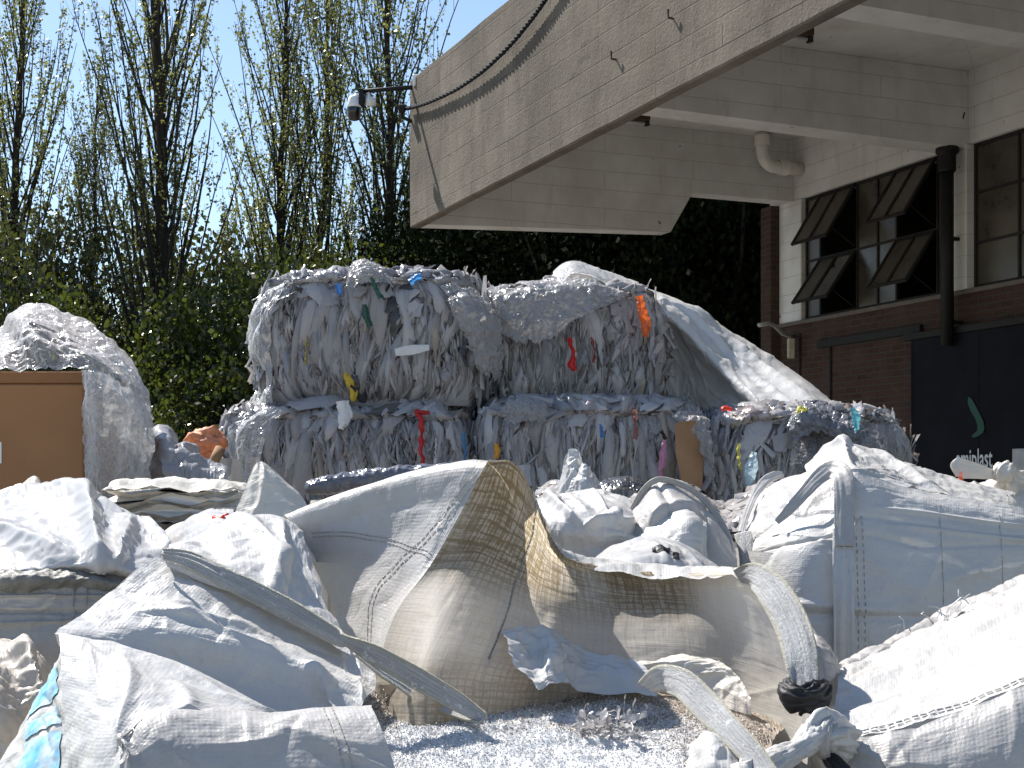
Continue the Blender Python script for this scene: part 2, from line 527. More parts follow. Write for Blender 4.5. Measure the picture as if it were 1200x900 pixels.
def window(x0, x1, sashes, cols, rows):
    """steel window: fixed grid plus top-hung sashes swung outwards"""
    root = MB()
    z0, z1 = ZS + 0.034, ZH + 0.057
    steel_bar(root, (x0, z0 + 0.02), (x1, z0 + 0.02), 0.04); steel_bar(root, (x0, z1 - 0.02), (x1, z1 - 0.02), 0.04)
    for c in cols: steel_bar(root, (c, z0), (c, z1), 0.03)
    steel_bar(root, (x0 + 0.02, z0), (x0 + 0.02, z1), 0.04); steel_bar(root, (x1 - 0.02, z0), (x1 - 0.02, z1), 0.04)
    for r_ in rows: steel_bar(root, (x0, r_), (x1, r_), 0.03)
    wo = root.build('window', M['steel'], bld)
    edges = [x0] + list(cols) + [x1]; zz = [z0] + list(rows) + [z1]
    op = [(s[0], s[1], s[2], s[3]) for s in sashes]
    for i in range(len(edges) - 1):
        for j in range(len(zz) - 1):
            cx, cz = (edges[i] + edges[i + 1]) / 2, (zz[j] + zz[j + 1]) / 2
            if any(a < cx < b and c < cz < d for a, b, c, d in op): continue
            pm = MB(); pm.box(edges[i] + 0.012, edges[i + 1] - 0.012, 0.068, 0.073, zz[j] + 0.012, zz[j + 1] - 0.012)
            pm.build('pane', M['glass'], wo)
    for (a, b, c, d, ang) in sashes:
        L = d - c - 0.03
        s, k = math.sin(R(ang)), math.cos(R(ang))
        def pt(x, l, o=0.0): return (x, 0.045 - l * s - o * k, d - 0.02 - l * k + o * s)
        fm_ = MB(); gm = MB()
        def slab(mb, xa, xb, la, lb, o0, o1):
            vv = [pt(x, l, o) for x in (xa, xb) for l in (la, lb) for o in (o0, o1)]
            mb.add(vv, np.array([[0, 1, 3, 2], [4, 6, 7, 5], [0, 4, 5, 1], [2, 3, 7, 6], [0, 2, 6, 4], [1, 5, 7, 3]]))
        xm = (a + b) / 2
        for (xa, xb) in ((a + 0.01, a + 0.045), (xm - 0.018, xm + 0.018), (b - 0.045, b - 0.01)):
            slab(fm_, xa, xb, 0.0, L, -0.015, 0.02)
        for (la, lb) in ((0.0, 0.035), (L - 0.035, L)):
            slab(fm_, a + 0.011, b - 0.011, la + 0.001, lb - 0.001, -0.013, 0.018)
        slab(gm, a + 0.04, xm - 0.014, 0.03, L - 0.03, -0.002, 0.003)
        gm.build('pane', M['glass'], wo); gm = MB()
        slab(gm, xm + 0.014, b - 0.04, 0.03, L - 0.03, -0.002, 0.003)
        shiny = abs(ang - 36) < 0.1
        # stay arm
        p0, p1 = pt(b - 0.06, L * 0.8, -0.02), (b - 0.06, 0.06, d - 0.02 - L * 0.95)
        fm_.tube([p0, p1], 0.008, 5)
        fm_.build('sash', M['steel'], wo)
        gm.build('pane', M['clean_glass' if shiny else 'glass'], wo)
zm = EYE + 3.03
X = [bl(957, 300)[0], bl(1000, 300)[0], bl(1024, 300)[0], bl(1046, 300)[0], bl(1094, 300)[0]]
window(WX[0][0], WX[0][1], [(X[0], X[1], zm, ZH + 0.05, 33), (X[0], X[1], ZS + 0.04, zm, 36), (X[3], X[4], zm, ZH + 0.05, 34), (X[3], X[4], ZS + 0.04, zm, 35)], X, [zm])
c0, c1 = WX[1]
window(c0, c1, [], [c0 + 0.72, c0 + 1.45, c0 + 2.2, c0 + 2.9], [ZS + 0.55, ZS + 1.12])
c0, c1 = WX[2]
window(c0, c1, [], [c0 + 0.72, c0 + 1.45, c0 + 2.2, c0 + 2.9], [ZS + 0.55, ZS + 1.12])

def btop(name, label, cat, X, Y, Z, group=None):
    """a thing of its own fixed to the building, in the building's frame"""
    o = empty(name, label, cat, (W0[0] + ex[0] * X + ey[0] * Y, W0[1] + ex[1] * X + ey[1] * Y, Z), BRZ, group)
    return o

# ---- black stove-pipe stack by the column
X, Z = bl(1110, 174, -0.22)
t = btop('flue_pipe', 'black steel flue pipe with a collar standing against the white column', 'pipe', X, -0.22, 3.3)
m = MB(); m.tube([(0, 0, 0), (0, 0, Z - 3.35)], 0.075, 14); m.build('pipe', M['soot'], t, True)
m = MB(); m.lathe([(0.0, 0.06), (0.125, 0.06), (0.13, 0.045), (0.13, 0.0), (0.10, -0.03), (0.10, -0.20), (0.087, -0.22)], (0, 0, Z - 3.35), 16); m.build('collar', M['soot'], t)
m = MB(); m.box(-0.02, 0.02, 0.06, 0.21, 0.25, 0.29); m.build('bracket', M['soot'], t)
m = MB(); m.box(-0.02, 0.02, 0.06, 0.16, 1.2, 1.24); m.build('bracket', M['soot'], t)

# ---- white drain elbow under the canopy
X, Z = bl(905, 172, -0.62)
t = btop('drain_pipe', 'white painted drain pipe elbow under the canopy beside the upper wall', 'pipe', 0.45, -0.62, 0)
pts = [(0, 0, ZC - 0.002), (0, 0, Z + 0.02)]
for a in np.linspace(0, 90, 8): pts.append((0.0, 0.20 - 0.20 * math.cos(R(a)), Z - 0.20 * math.sin(R(a)) ))
pts.append((0, 0.618, Z - 0.205))
m = MB(); m.tube(pts, 0.085, 14); m.build('pipe', M['pvc'], t, True)
m = MB(); m.lathe([(0.088, 0.08), (0.105, 0.08), (0.105, -0.06), (0.088, -0.06)], (0, 0, Z + 0.12), 16); m.build('coupling', M['pvc'], t)
m = MB(); m.lathe([(0.088, 0.06), (0.103, 0.06), (0.103, -0.06), (0.088, -0.06)], (0, 0.32, Z - 0.2), 16, (0, 1, 0)); m.build('coupling', M['pvc'], t)

# ---- ceiling lights: bare battens behind the lip
def batten(px, py, yo, label):
    X, Z = bl(px, py, yo)
    t = btop('ceiling_light', label, 'ceiling light', X, yo, Z, 'batten lights under the canopy')
    m = MB(); m.box(-0.05, 0.05, -1.2, 0.0, 0.0, 0.07, 0.006); m.build('housing', M['rustdark'], t)
    m = MB(); m.tube([(0, -1.15, -0.03), (0, -0.05, -0.03)], 0.018, 8); m.build('tube', M['tube'], t, True)
    for xx in (-1.18, -0.02):
        m = MB(); m.box(-0.03, 0.03, xx - 0.02, xx + 0.02, -0.055, -0.002); m.build('socket', M['blackplastic'], t)
    for xx in (-1.0, -0.2):
        m = MB(); m.tube([(0, xx, 0.068), (0, xx, ZC - Z)], 0.012, 6); m.build('hanger', M['rustdark'], t)
batten(760, 142, -3.5, 'rusty batten light under the canopy, the smaller one nearer the canopy corner')
batten(951, 43, -3.5, 'rusty batten light with a pale tube under the canopy lip, nearer the top right')

# ---- thin black wire on the upper wall near the flue
m = MB()
pts = [bl(px, py, -0.02) for px, py in ((1135, 132), (1133, 140), (1129, 150), (1127, 165), (1128, 176), (1121, 181))]
m.tube([(x, -0.075, z) for x, z in pts], 0.009, 6)
tag(m.build('wire', M['blackplastic'], None, True), 'short black wire curving down the white wall above the flue collar', 'wire')
o = bpy.data.objects['wire']; o.location = (W0[0], W0[1], 0); o.rotation_euler = (0, 0, BRZ)

# ---- twisted cable slung along the fascia
path = [bl(px, py, FY - 0.06) for px, py in ((474, 128), (500, 121), (535, 105), (568, 82), (600, 51), (628, 16), (648, -14), (680, -70))]
path = np.array([(x, FY - 0.06, z) for x, z in path])
ts = np.linspace(0, len(path) - 1, 300)
pp = np.stack([np.interp(ts, np.arange(len(path)), path[:, k]) for k in range(3)], -1)
k5 = np.ones(31) / 31
pp = np.stack([np.convolve(np.pad(pp[:, k], 15, 'edge'), k5, 'valid') for k in range(3)], -1)
m = MB(); ph = np.linspace(0, 2 * np.pi * 30, 300)
for s in (0, np.pi):
    m.tube(pp + 0.013 * np.stack([0 * ph, np.cos(ph + s), np.sin(ph + s)], -1), 0.014, 6)
o = tag(m.build('cable', M['cable'], None, True), 'twisted grey cable slung along the face of the concrete canopy', 'cable')
o.location = (W0[0], W0[1], 0); o.rotation_euler = (0, 0, BRZ)

# ---- security camera on its arm at the canopy corner
kx, kz = bl(486, 100, FY - 0.03)
t = btop('security_camera', 'white dome security camera with black glass hanging from a black arm at the canopy corner', 'security camera', 0, 0, 0)
t.location = (0, 0, 0); t.rotation_euler = (0, 0, 0)
KY = 17.9
def c(px, py): return P(px, py, KY)
t.location = c(486, 103)
L0 = c(486, 103)
m = MB(); m.tube([c(488, 102) - L0, c(424, 107) - L0], 0.028, 8); m.build('arm', M['steel'], t, True)
q = c(424, 109) - L0
m = MB(); m.box(q[0] - 0.03, q[0] + 0.03, -0.07, 0.07, q[2] - 0.16, q[2] + 0.04, 0.006); m.build('mount_plate', M['steel'], t)
q = c(415, 125) - L0
m = MB(); m.tube([c(424, 114) - L0, c(417, 114) - L0, c(415, 117) - L0], 0.045, 10)
m.lathe([(0.0, 0.13), (0.05, 0.13), (0.075, 0.10), (0.085, 0.02), (0.088, -0.02), (0.0, -0.02)], q, 20); m.build('housing', M['whiteplastic'], t, True)
m = MB(); m.lathe([(0.088, -0.015), (0.090, -0.06), (0.082, -0.12), (0.052, -0.165), (0.0, -0.18)], q, 20); m.build('dome', M['smokedome'], t, True)
q = c(432, 118) - L0  # small white bullet camera behind the dome
m = MB(); m.tube([q + (-0.03, -0.02, 0.0), q + (0.05, 0.05, -0.005)], 0.06, 12); m.tube([q + (0, 0, 0), q + (0, 0.0, 0.10)], 0.02, 8); m.build('bullet_camera', M['whiteplastic'], t, True)
q = c(493, 99) - L0
m = MB(); m.box(q[0] - 0.09, q[0] + 0.09, -0.14, 0.02, q[2] - 0.05, q[2] + 0.09, 0.01); m.build('junction_box', M['whiteplastic'], t)
# cable anchor hook
L0 = c(471, 127)
m = MB(); m.tube([c(471, 125) - L0, c(471, 137) - L0, c(482, 142) - L0], 0.025, 7); m.box(-0.04, 0.04, -0.04, 0.04, -0.05, 0.04, 0.01)
tag(m.build('cable_anchor', M['steel'], None, False, tuple(L0)), 'small dark iron hook holding the cable end at the canopy corner', 'hook')

# ---- curved pipe bracket on the brick pillar
t = empty('wall_bracket', 'bent galvanised pipe arm with a small box on the brick wall under the windows', 'bracket', tuple(P(925, 394, 19.6)))
L0 = P(925, 394, 19.6)
def c(px, py, Y=19.6): return P(px, py, Y) - L0
m = MB(); m.tube([c(889, 381, 19.0), c(901, 379, 19.1), c(908, 382, 19.2), c(917, 391, 19.4), c(925, 394, 19.55), c(929, 394, 19.75)], 0.028, 8); m.build('arm', M['galv'], t, True)
q = c(927, 408, 19.6); m = MB(); m.box(q[0] - 0.045, q[0] + 0.045, -0.05, 0.05, q[2] - 0.14, q[2] + 0.13, 0.01); m.build('box', plain('stained_box', (0.40, 0.36, 0.26), 0.6, var=0.4), t)

# ---- conduit on the brick
X1, Z1 = bl(959, 404, -0.03); X2, Z2 = bl(1080, 384, -0.03)
m = MB(); m.box(X1, X2, -0.06, -0.004, Z1 - 0.05, Z1 + 0.05, 0.006)
m.tube([(bl(973, 400, -0.02)[0], -0.02, Z1), (bl(973, 400, -0.02)[0], -0.02, 1.0)], 0.014, 6)
m.tube([(bl(937, 400, -0.02)[0], -0.02, Z1 + 0.2), (bl(937, 400, -0.02)[0], -0.02, 1.0)], 0.012, 6)
o = tag(m.build('conduit', M['steel']), 'dark metal conduit running along the brick wall below the windows', 'conduit')
o.location = (W0[0], W0[1], 0); o.rotation_euler = (0, 0, BRZ)

# ---- navy steel door with lettering
dx0, dz1 = bl(1067, 399, -0.12)
t = btop('sliding_door', 'navy steel sliding door with white lettering and a green emblem', 'door', dx0, -0.12, 0)
m = MB(); m.box(0, 4.6, 0.0, 0.06, 0.03, dz1, 0.004)
for k in range(4): m.box(0.02 + 1.15 * k, 0.05 + 1.15 * k, -0.006, -0.001, 0.05, dz1 - 0.03)
panel = m.build('panel', M['navy'], t)
m = MB(); m.box(-0.1, 4.8, -0.03, 0.10, dz1 + 0.003, dz1 + 0.08, 0.005); m.build('rail', M['steel'], t)
# lettering and emblem on the door
def door_pt(px, py):
    X, Z = bl(px, py, -0.13)
    return X - dx0, Z
xa, zb = door_pt(1121, 548); xb, zt = door_pt(1163.5, 525)
cu = bpy.data.curves.new('lettering', 'FONT')
cu.body = 'amiplast'; cu.size = 1.0; cu.extrude = 0.0; cu.offset = 0.012; cu.resolution_u = 4
tob = bpy.data.objects.new('lettering_curve', cu); COL.objects.link(tob)
bpy.context.view_layer.update()
dg = bpy.context.evaluated_depsgraph_get()
me = bpy.data.meshes.new_from_object(tob.evaluated_get(dg))
bpy.data.objects.remove(tob)
co = np.array([vv.co for vv in me.vertices])
x0, x1 = co[:, 0].min(), co[:, 0].max()
z1 = co[:, 1].max()
sx = (xb - xa) / (x1 - x0); sz = (zt - zb) / z1
for vv, k in zip(me.vertices, co):
    vv.co = (xa + (k[0] - x0) * sx, -0.0155, zb + k[1] * sz)
me.materials.append(M['offwhite'])
lo = bpy.data.objects.new('lettering', me); COL.objects.link(lo); lo.parent = panel
# emblem: a green swoosh
pts = [(1137, 466), (1139, 474), (1143, 483), (1148, 492), (1150, 500), (1149, 506), (1144, 510), (1140, 512)]
wd = [2.0, 4.5, 5.0, 4.5, 4.0, 3.5, 3.0, 1.2]
m = MB(); vv = []
for (px, py), w_ in zip(pts, wd):
    for s in (-1, 1):
        X, Z = door_pt(px + s * w_, py + s * 1.0)
        vv += [(X, -0.0155, Z), (X, -0.0135, Z)]
vv = np.array(vv).reshape(len(pts), 4, 3)[:, [0, 2, 3, 1]]
m.add(vv.reshape(-1, 3), grid_faces(len(pts), 4, True))
m.build('emblem', M['greenpaint'], panel)
# pale notice board on the door
X, Z = door_pt(1188, 555); X2, Z2 = door_pt(1216, 525)
m = MB(); m.box(X, X2, -0.035, -0.014, Z, Z2, 0.006)
m.build('notice_plate', plain('faded_notice', (0.40, 0.40, 0.41), 0.6, var=0.15), t)
# ================================================================== trees
def m_leaf(name, c0, c1, trans=0.5, gloss=0.35, spec=0.5):
    nt = NT(name)
    vc = nt.n('ShaderNodeVertexColor', layer_name='Col').outputs['Color']
    sep = nt.n('ShaderNodeSeparateColor', {'Color': vc}).outputs[0]
    c = nt.mix(sep, c0, c1)
    p = bsdf(nt, c, gloss, None, spec)
    ct = nt.mix(0.5, c, (c1[0] * 1.6, c1[1] * 1.7, c1[2] * 0.8))
    tr = nt.n('ShaderNodeBsdfTranslucent', {'Color': ct}).outputs[0]
    return nt.done(nt.n('ShaderNodeMixShader', {0: trans, 1: p, 2: tr}).outputs[0])
def m_bark(name, a, b):
    nt = NT(name)
    co = nt.coord()
    n1 = nt.noise(nt.mapping(co, (8, 8, 1.6)), 1.5, 6, 0.65)
    return nt.done(bsdf(nt, nt.mix(nt.ramp(n1, [(0.3, 0), (0.7, 1)]), a, b), 0.9, nt.bump(n1, 0.8, 0.03), 0.2))
M['poplar_leaf'] = m_leaf('young_poplar_leaf', (0.10, 0.125, 0.045), (0.22, 0.22, 0.09), 0.42, 0.3)
M['shrub_leaf'] = m_leaf('shrub_leaf', (0.018, 0.028, 0.007), (0.076, 0.090, 0.018), 0.42, 0.32)
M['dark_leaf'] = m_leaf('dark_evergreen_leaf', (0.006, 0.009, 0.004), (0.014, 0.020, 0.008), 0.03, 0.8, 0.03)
M['olive_leaf'] = m_leaf('olive_shrub_leaf', (0.020, 0.024, 0.007), (0.060, 0.066, 0.018), 0.35, 0.35)
M['bark'] = m_bark('grey_bark', (0.045, 0.040, 0.036), (0.105, 0.095, 0.085))
M['bark2'] = m_bark('dark_bark', (0.022, 0.018, 0.014), (0.055, 0.046, 0.037))

def leaf_quads(cent, size, r, col, droop=0.3):
    """many small pointed leaf faces"""
    n = len(cent)
    d = r.normal(size=(n, 3)); d[:, 2] -= droop
    d /= np.linalg.norm(d, axis=1)[:, None]
    s = np.cross(d, r.normal(size=(n, 3))); s /= np.linalg.norm(s, axis=1)[:, None] + 1e-9
    L = size * r.uniform(0.6, 1.3, (n, 1))
    v = np.stack([cent, cent + d * L * 0.5 + s * L * 0.36, cent + d * L, cent + d * L * 0.5 - s * L * 0.36], 1)
    return v.reshape(-1, 3), np.arange(4 * n).reshape(n, 4), np.repeat(col, 4)[:, None] * np.ones((1, 3))

def branch_path(p, d, L, n, r, up=0.25, wob=0.12):
    pts = [p.copy()]
    for k in range(n):
        d = d + r.normal(size=3) * wob + np.array([0, 0, up / n * 3])
        d /= np.linalg.norm(d)
        p = p + d * L / n
        pts.append(p.copy())
    return np.array(pts), d

def make_poplar(seed, H, rad, nb, spread, low, leaves, fork=0):
    r = np.random.default_rng(seed)
    wood = MB(); leafc = []
    # trunk
    z = np.linspace(-0.1, H, 22)
    wx = np.cumsum(r.normal(size=(22, 2)) * 0.035, axis=0)
    tp = np.column_stack([wx - wx[0], z])
    wood.tube(tp, rad * 0.8 * (1 - 0.93 * (z.clip(0) / H)) ** 0.9 + 0.008, 9)
    for i in range(nb):
        u = (i + r.uniform()) / nb
        h = low + (H * 0.93 - low) * u ** 1.15
        p = np.array([np.interp(h, z, tp[:, 0]), np.interp(h, z, tp[:, 1]), h])
        a = i * 2.399 + r.normal() * 0.4
        lean = r.uniform(0.35, 0.62) * spread
        d = np.array([math.cos(a) * lean, math.sin(a) * lean, 1.0]); d /= np.linalg.norm(d)
        L = (H - h) * r.uniform(0.36, 0.62) + 0.8
        L = min(L, 6.0)
        br = rad * 0.17 * (L / 6.0) * r.uniform(0.7, 1.15) + 0.006
        pts, _ = branch_path(p, d, L, 9, r, 0.22, 0.06)
        wood.tube(pts, np.linspace(br, 0.006, 10), 5, False)
        ns = int(3 + L * 2.8)
        for k in range(ns):
            t = r.uniform(0.14, 0.97)
            q = np.array([np.interp(t * 9, range(10), pts[:, c]) for c in range(3)])
            b = r.uniform(0, 6.283)
            dd = (pts[min(9, int(t * 9) + 1)] - pts[int(t * 9)])
            dd = dd / (np.linalg.norm(dd) + 1e-9) + np.array([math.cos(b), math.sin(b), 0.1]) * 0.55
            dd /= np.linalg.norm(dd)
            l2 = r.uniform(0.35, 1.25) * (1.1 - 0.5 * t)
            sp, _ = branch_path(q, dd, l2, 4, r, 0.28, 0.09)
            wood.tube(sp, np.linspace(0.0065, 0.0025, 5), 3, False)
            nl = r.poisson(3.0 * leaves * l2 * (0.5 + 0.8 * r.uniform()))
            if nl:
                tt = r.uniform(0.2, 1.05, nl) * 4
                tt = np.round(tt * 1.6) / 1.6 + r.normal(size=nl) * 0.07      # leaves sit in tufts at the buds
                c = np.stack([np.interp(tt, range(5), sp[:, k_]) for k_ in range(3)], -1)
                leafc.append(c + r.normal(size=(nl, 3)) * 0.03)
    lc = np.concatenate(leafc)
    lm = MB(); lm.add(*leaf_quads(lc, 0.078, r, r.uniform(0, 1, len(lc))))
    return wood, lm

def make_bush(seed, rx, h, nclump, per, lsize, stems=7, spread=1.0):
    """several stems from one root, foliage in separate clumps with gaps between"""
    r = np.random.default_rng(seed)
    wood = MB(); cs, cols = [], []
    for s in range(stems):
        a = r.uniform(0, 6.283)
        d = np.array([math.cos(a) * r.uniform(.1, .5), math.sin(a) * r.uniform(.1, .5), 1.0]); d /= np.linalg.norm(d)
        pts, _ = branch_path(np.array([math.cos(a) * .15, math.sin(a) * .15, -0.1]), d, h * r.uniform(.6, .95), 8, r, 0.05, 0.12)
        wood.tube(pts, np.linspace(0.05 + 0.01 * h, 0.01, 9), 5, False)
    for k in range(nclump):
        t = r.uniform(0.05, 1.0)
        rr = rx * (0.55 + 0.55 * math.sin(min(1, t * 1.15) * math.pi)) * math.sqrt(r.uniform(0.05, 1))
        a = r.uniform(0, 6.283)
        c = np.array([math.cos(a) * rr, math.sin(a) * rr, h * t])
        n = r.poisson(per)
        sg = r.uniform(0.16, 0.42) * (1.3 if h > 6 else 1.0)
        cs.append(c + r.normal(size=(n, 3)) * np.array([sg, sg, sg * 0.8]))
        cols.append(np.clip(r.uniform() * 0.9 + r.normal(size=n) * 0.12, 0, 1))
        if k % 3 == 0:
            b0 = np.array([c[0] * .25, c[1] * .25, max(0.1, c[2] - 0.9)])
            wood.tube([b0, (b0 + c) / 2 + r.normal(size=3) * .08, c], [0.022, 0.014, 0.006], 4, False)
    cs = np.concatenate(cs); cols = np.concatenate(cols)
    cs[:, 2] = np.abs(cs[:, 2])
    lm = MB(); lm.add(*leaf_quads(cs, lsize, r, cols, 0.1))
    return wood, lm

class Kind:
    def __init__(self, name, cat, wood, lm, bark, leaf):
        self.name, self.cat = name, cat
        self.w, self.l, self.b, self.f = wood, lm, bark, leaf
        self.me = None
    def place(self, label, loc, rz, s, group, sz=None):
        o = empty(self.name, label, self.cat, loc, rz, group)
        o.scale = (s, s, sz or s)
        if self.me is None:
            a = self.w.build('trunk', self.b, o, True)
            b = self.l.build('crown', self.f, o, False)
            self.me = (a.data, b.data)
        else:
            for nm, me in zip(('trunk', 'crown'), self.me):
                c = bpy.data.objects.new(nm, me); COL.objects.link(c); c.parent = o
        return o

pk = [Kind('poplar_tree', 'tree', *make_poplar(11, 17.0, 0.24, 86, 0.72, 2.2, 6.0), M['bark2'], M['poplar_leaf']),
      Kind('poplar_tree', 'tree', *make_poplar(12, 15.5, 0.18, 66, 0.70, 1.8, 7.0), M['bark2'], M['poplar_leaf']),
      Kind('poplar_tree', 'tree', *make_poplar(13, 14.0, 0.13, 50, 0.6, 1.2, 8.0), M['bark2'], M['poplar_leaf'])]
def gxy(px, Y): return ((px - 600) / F * Y, Y, 0.0)
GP = 'poplars in a row beyond the yard'
for k, px, Y, rz, s, lab in (
    (0, 180, 31, 0.4, 1.0, 'tallest bare poplar with the thickest trunk, rising above the cardboard box'),
    (1, 22, 33, 2.0, 1.0, 'tall sparse poplar at the left edge of the photo'),
    (2, 118, 33, 4.0, 0.80, 'slender leaning poplar close to the left of the thickest trunk'),
    (1, 332, 35, 1.0, 1.0, 'tall forked poplar behind the upper left bale, nearer the thick trunk'),
    (2, 372, 36, 5.1, 1.15, 'narrow poplar just right of the forked poplar behind the bales'),
    (1, 455, 34, 3.6, 1.08, 'dense narrow poplar behind the security camera'),
    (2, 420, 38, 2.2, 0.66, 'short leafy poplar between the narrow poplar and the camera'),
    (2, 262, 37, 0.3, 0.62, 'short poplar standing right of the thickest trunk'),
    (2, 505, 37, 1.4, 0.85, 'leafy poplar top rising just beyond the canopy corner'),
    (2, -40, 36, 1.2, 0.9, 'poplar partly outside the left edge behind the sparse one')):
    pk[k].place(lab, gxy(px, Y), rz, s, GP)

bk = [Kind('shrub', 'shrub', *make_bush(21, 1.5, 4.2, 90, 85, 0.115), M['bark2'], M['shrub_leaf']),
      Kind('shrub', 'shrub', *make_bush(22, 1.7, 5.4, 100, 80, 0.12), M['bark2'], M['olive_leaf']),
      Kind('shrub', 'shrub', *make_bush(23, 1.3, 3.2, 70, 85, 0.10), M['bark2'], M['shrub_leaf'])]
GB = 'shrubs under the poplars'
sh = [(1, -20, 29, 1.0, 'olive shrub at the left edge above the plastic film'),
      (0, 62, 28, 0.95, 'green shrub with bright leaf tips above the film peak'),
      (2, 128, 27, 1.0, 'low shrub right behind the film covered cardboard box'),
      (1, 100, 32, 1.05, 'tall olive shrub behind the slender leaning poplar'),
      (0, 215, 28, 0.95, 'bright green shrub between the cardboard box and the bales'),
      (2, 262, 26.5, 1.05, 'sunlit light green shrub directly left of the bale stack'),
      (1, 245, 33, 1.05, 'tall olive shrub right of the thickest poplar trunk'),
      (0, 305, 30, 1.12, 'green shrub rising behind the top left bale'),
      (1, 388, 32, 0.95, 'olive shrub between the forked poplar and the camera'),
      (0, 345, 28, 1.05, 'green shrub low behind the top of the tallest bale'),
      (2, 430, 29, 1.4, 'round green shrub below the security camera'),
      (0, 480, 30, 1.12, 'yellow green shrub under the canopy corner'),
      (1, 165, 35, 1.15, 'large olive shrub at the back behind the thickest trunk'),
      (1, 20, 36, 1.2, 'large olive shrub at the back near the left edge'),
      (1, 320, 37, 1.1, 'large olive shrub at the back behind the forked poplar'),
      (0, 190, 25.5, 0.62, 'small leafy shrub beside the hanging plastic film'),]
for i, (k, px, Y, s, lab) in enumerate(sh):
    bk[k].place(lab, gxy(px, Y), i * 1.7, s, GB, s * (1.3 if Y >= 28 else 1.1))

# far tree belt: one mass of foliage that closes the view behind the shrubs
r = np.random.default_rng(5)
fm = MB(); cs, cols = [], []
for k in range(760):
    x = r.uniform(-26, 14); y = 41 + r.uniform(0, 9)
    top = 6.6 + 1.3 * math.sin(x * 0.5) + 0.9 * math.sin(x * 1.37 + 1)
    if x > -6: top += 0.6
    zc = top * r.uniform(0.02, 1) ** 0.8
    n = 60
    cs.append(np.array([x, y, zc]) + r.normal(size=(n, 3)) * np.array([0.55, 0.5, 0.45]))
    cols.append(np.clip(r.uniform() * 0.8 + r.normal(size=n) * 0.12, 0, 1))
cs = np.concatenate(cs); cs[:, 2] = np.abs(cs[:, 2])
fm.add(*leaf_quads(cs, 0.24, r, np.concatenate(cols), 0.1))
tag(fm.build('far_wood', M['olive_leaf']), 'dark green belt of far trees closing the view behind the poplars', 'wood', kind='stuff')

# dense dark evergreens behind the stack, under the canopy
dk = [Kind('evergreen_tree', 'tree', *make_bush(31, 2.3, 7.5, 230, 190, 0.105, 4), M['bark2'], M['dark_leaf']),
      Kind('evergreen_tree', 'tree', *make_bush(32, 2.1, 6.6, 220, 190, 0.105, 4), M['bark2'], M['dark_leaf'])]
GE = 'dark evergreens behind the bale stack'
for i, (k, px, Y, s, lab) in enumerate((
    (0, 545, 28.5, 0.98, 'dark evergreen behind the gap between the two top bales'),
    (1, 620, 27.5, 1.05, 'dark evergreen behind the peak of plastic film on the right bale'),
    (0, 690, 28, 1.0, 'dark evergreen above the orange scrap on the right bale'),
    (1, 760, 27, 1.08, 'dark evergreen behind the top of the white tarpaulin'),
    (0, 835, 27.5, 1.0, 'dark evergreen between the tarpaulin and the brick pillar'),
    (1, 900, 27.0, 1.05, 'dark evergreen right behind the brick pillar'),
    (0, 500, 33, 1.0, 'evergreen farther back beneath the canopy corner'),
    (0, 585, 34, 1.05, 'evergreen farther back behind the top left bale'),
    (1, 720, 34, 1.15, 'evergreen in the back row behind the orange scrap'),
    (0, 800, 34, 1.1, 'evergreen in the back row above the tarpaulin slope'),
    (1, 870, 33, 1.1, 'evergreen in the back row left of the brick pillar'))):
    dk[k].place(lab, gxy(px, Y), i * 2.1, s, GE, s * (1.38 if px > 640 else 1.0))  # right-hand ones stretched taller, unseen behind the canopy, to shade the brick wall
# ================================================================== cloth and film tools
def _cr(C, n):
    """Catmull-Rom resample of control rows along axis 0"""
    C = np.asarray(C, float)
    k = len(C)
    if k == 2:
        t = np.linspace(0, 1, n)[:, None, None]
        return C[0] * (1 - t) + C[1] * t
    E = np.concatenate([[2 * C[0] - C[1]], C, [2 * C[-1] - C[-2]]])
    t = np.linspace(0, k - 1, n)
    i = np.minimum(t.astype(int), k - 2)
    f = (t - i)[:, None, None]
    p0, p1, p2, p3 = E[i], E[i + 1], E[i + 2], E[i + 3]
    return 0.5 * ((2 * p1) + (-p0 + p2) * f + (2 * p0 - 5 * p1 + 4 * p2 - p3) * f ** 2 + (-p0 + 3 * p1 - 3 * p2 + p3) * f ** 3)

def surf(C, n, m):
    """smooth n x m surface through a control grid of points"""
    C = np.asarray(C, float)
    A = _cr(C, n)
    return np.swapaxes(_cr(np.swapaxes(A, 0, 1), m), 0, 1)

def PC(rows):
    """control grid given as (px, py, Y) triples"""
    return np.array([[P(*c) for c in r] for r in rows])

def _res(A, n, m):
    """bilinear resample of a grid"""
    a, b = A.shape[:2]
    u = np.linspace(0, a - 1, n); v = np.linspace(0, b - 1, m)
    i = np.minimum(u.astype(int), a - 2); j = np.minimum(v.astype(int), b - 2)
    fu = (u - i)[:, None, None]; fv = (v - j)[None, :, None]
    return (A[i][:, j] * (1 - fu) * (1 - fv) + A[i + 1][:, j] * fu * (1 - fv) + A[i][:, j + 1] * (1 - fu) * fv + A[i + 1][:, j + 1] * fu * fv)

def normals(S):
    a = np.gradient(S, axis=0); b = np.gradient(S, axis=1)
    n = np.cross(a, b)
    return n / (np.linalg.norm(n, axis=-1, keepdims=True) + 1e-12)

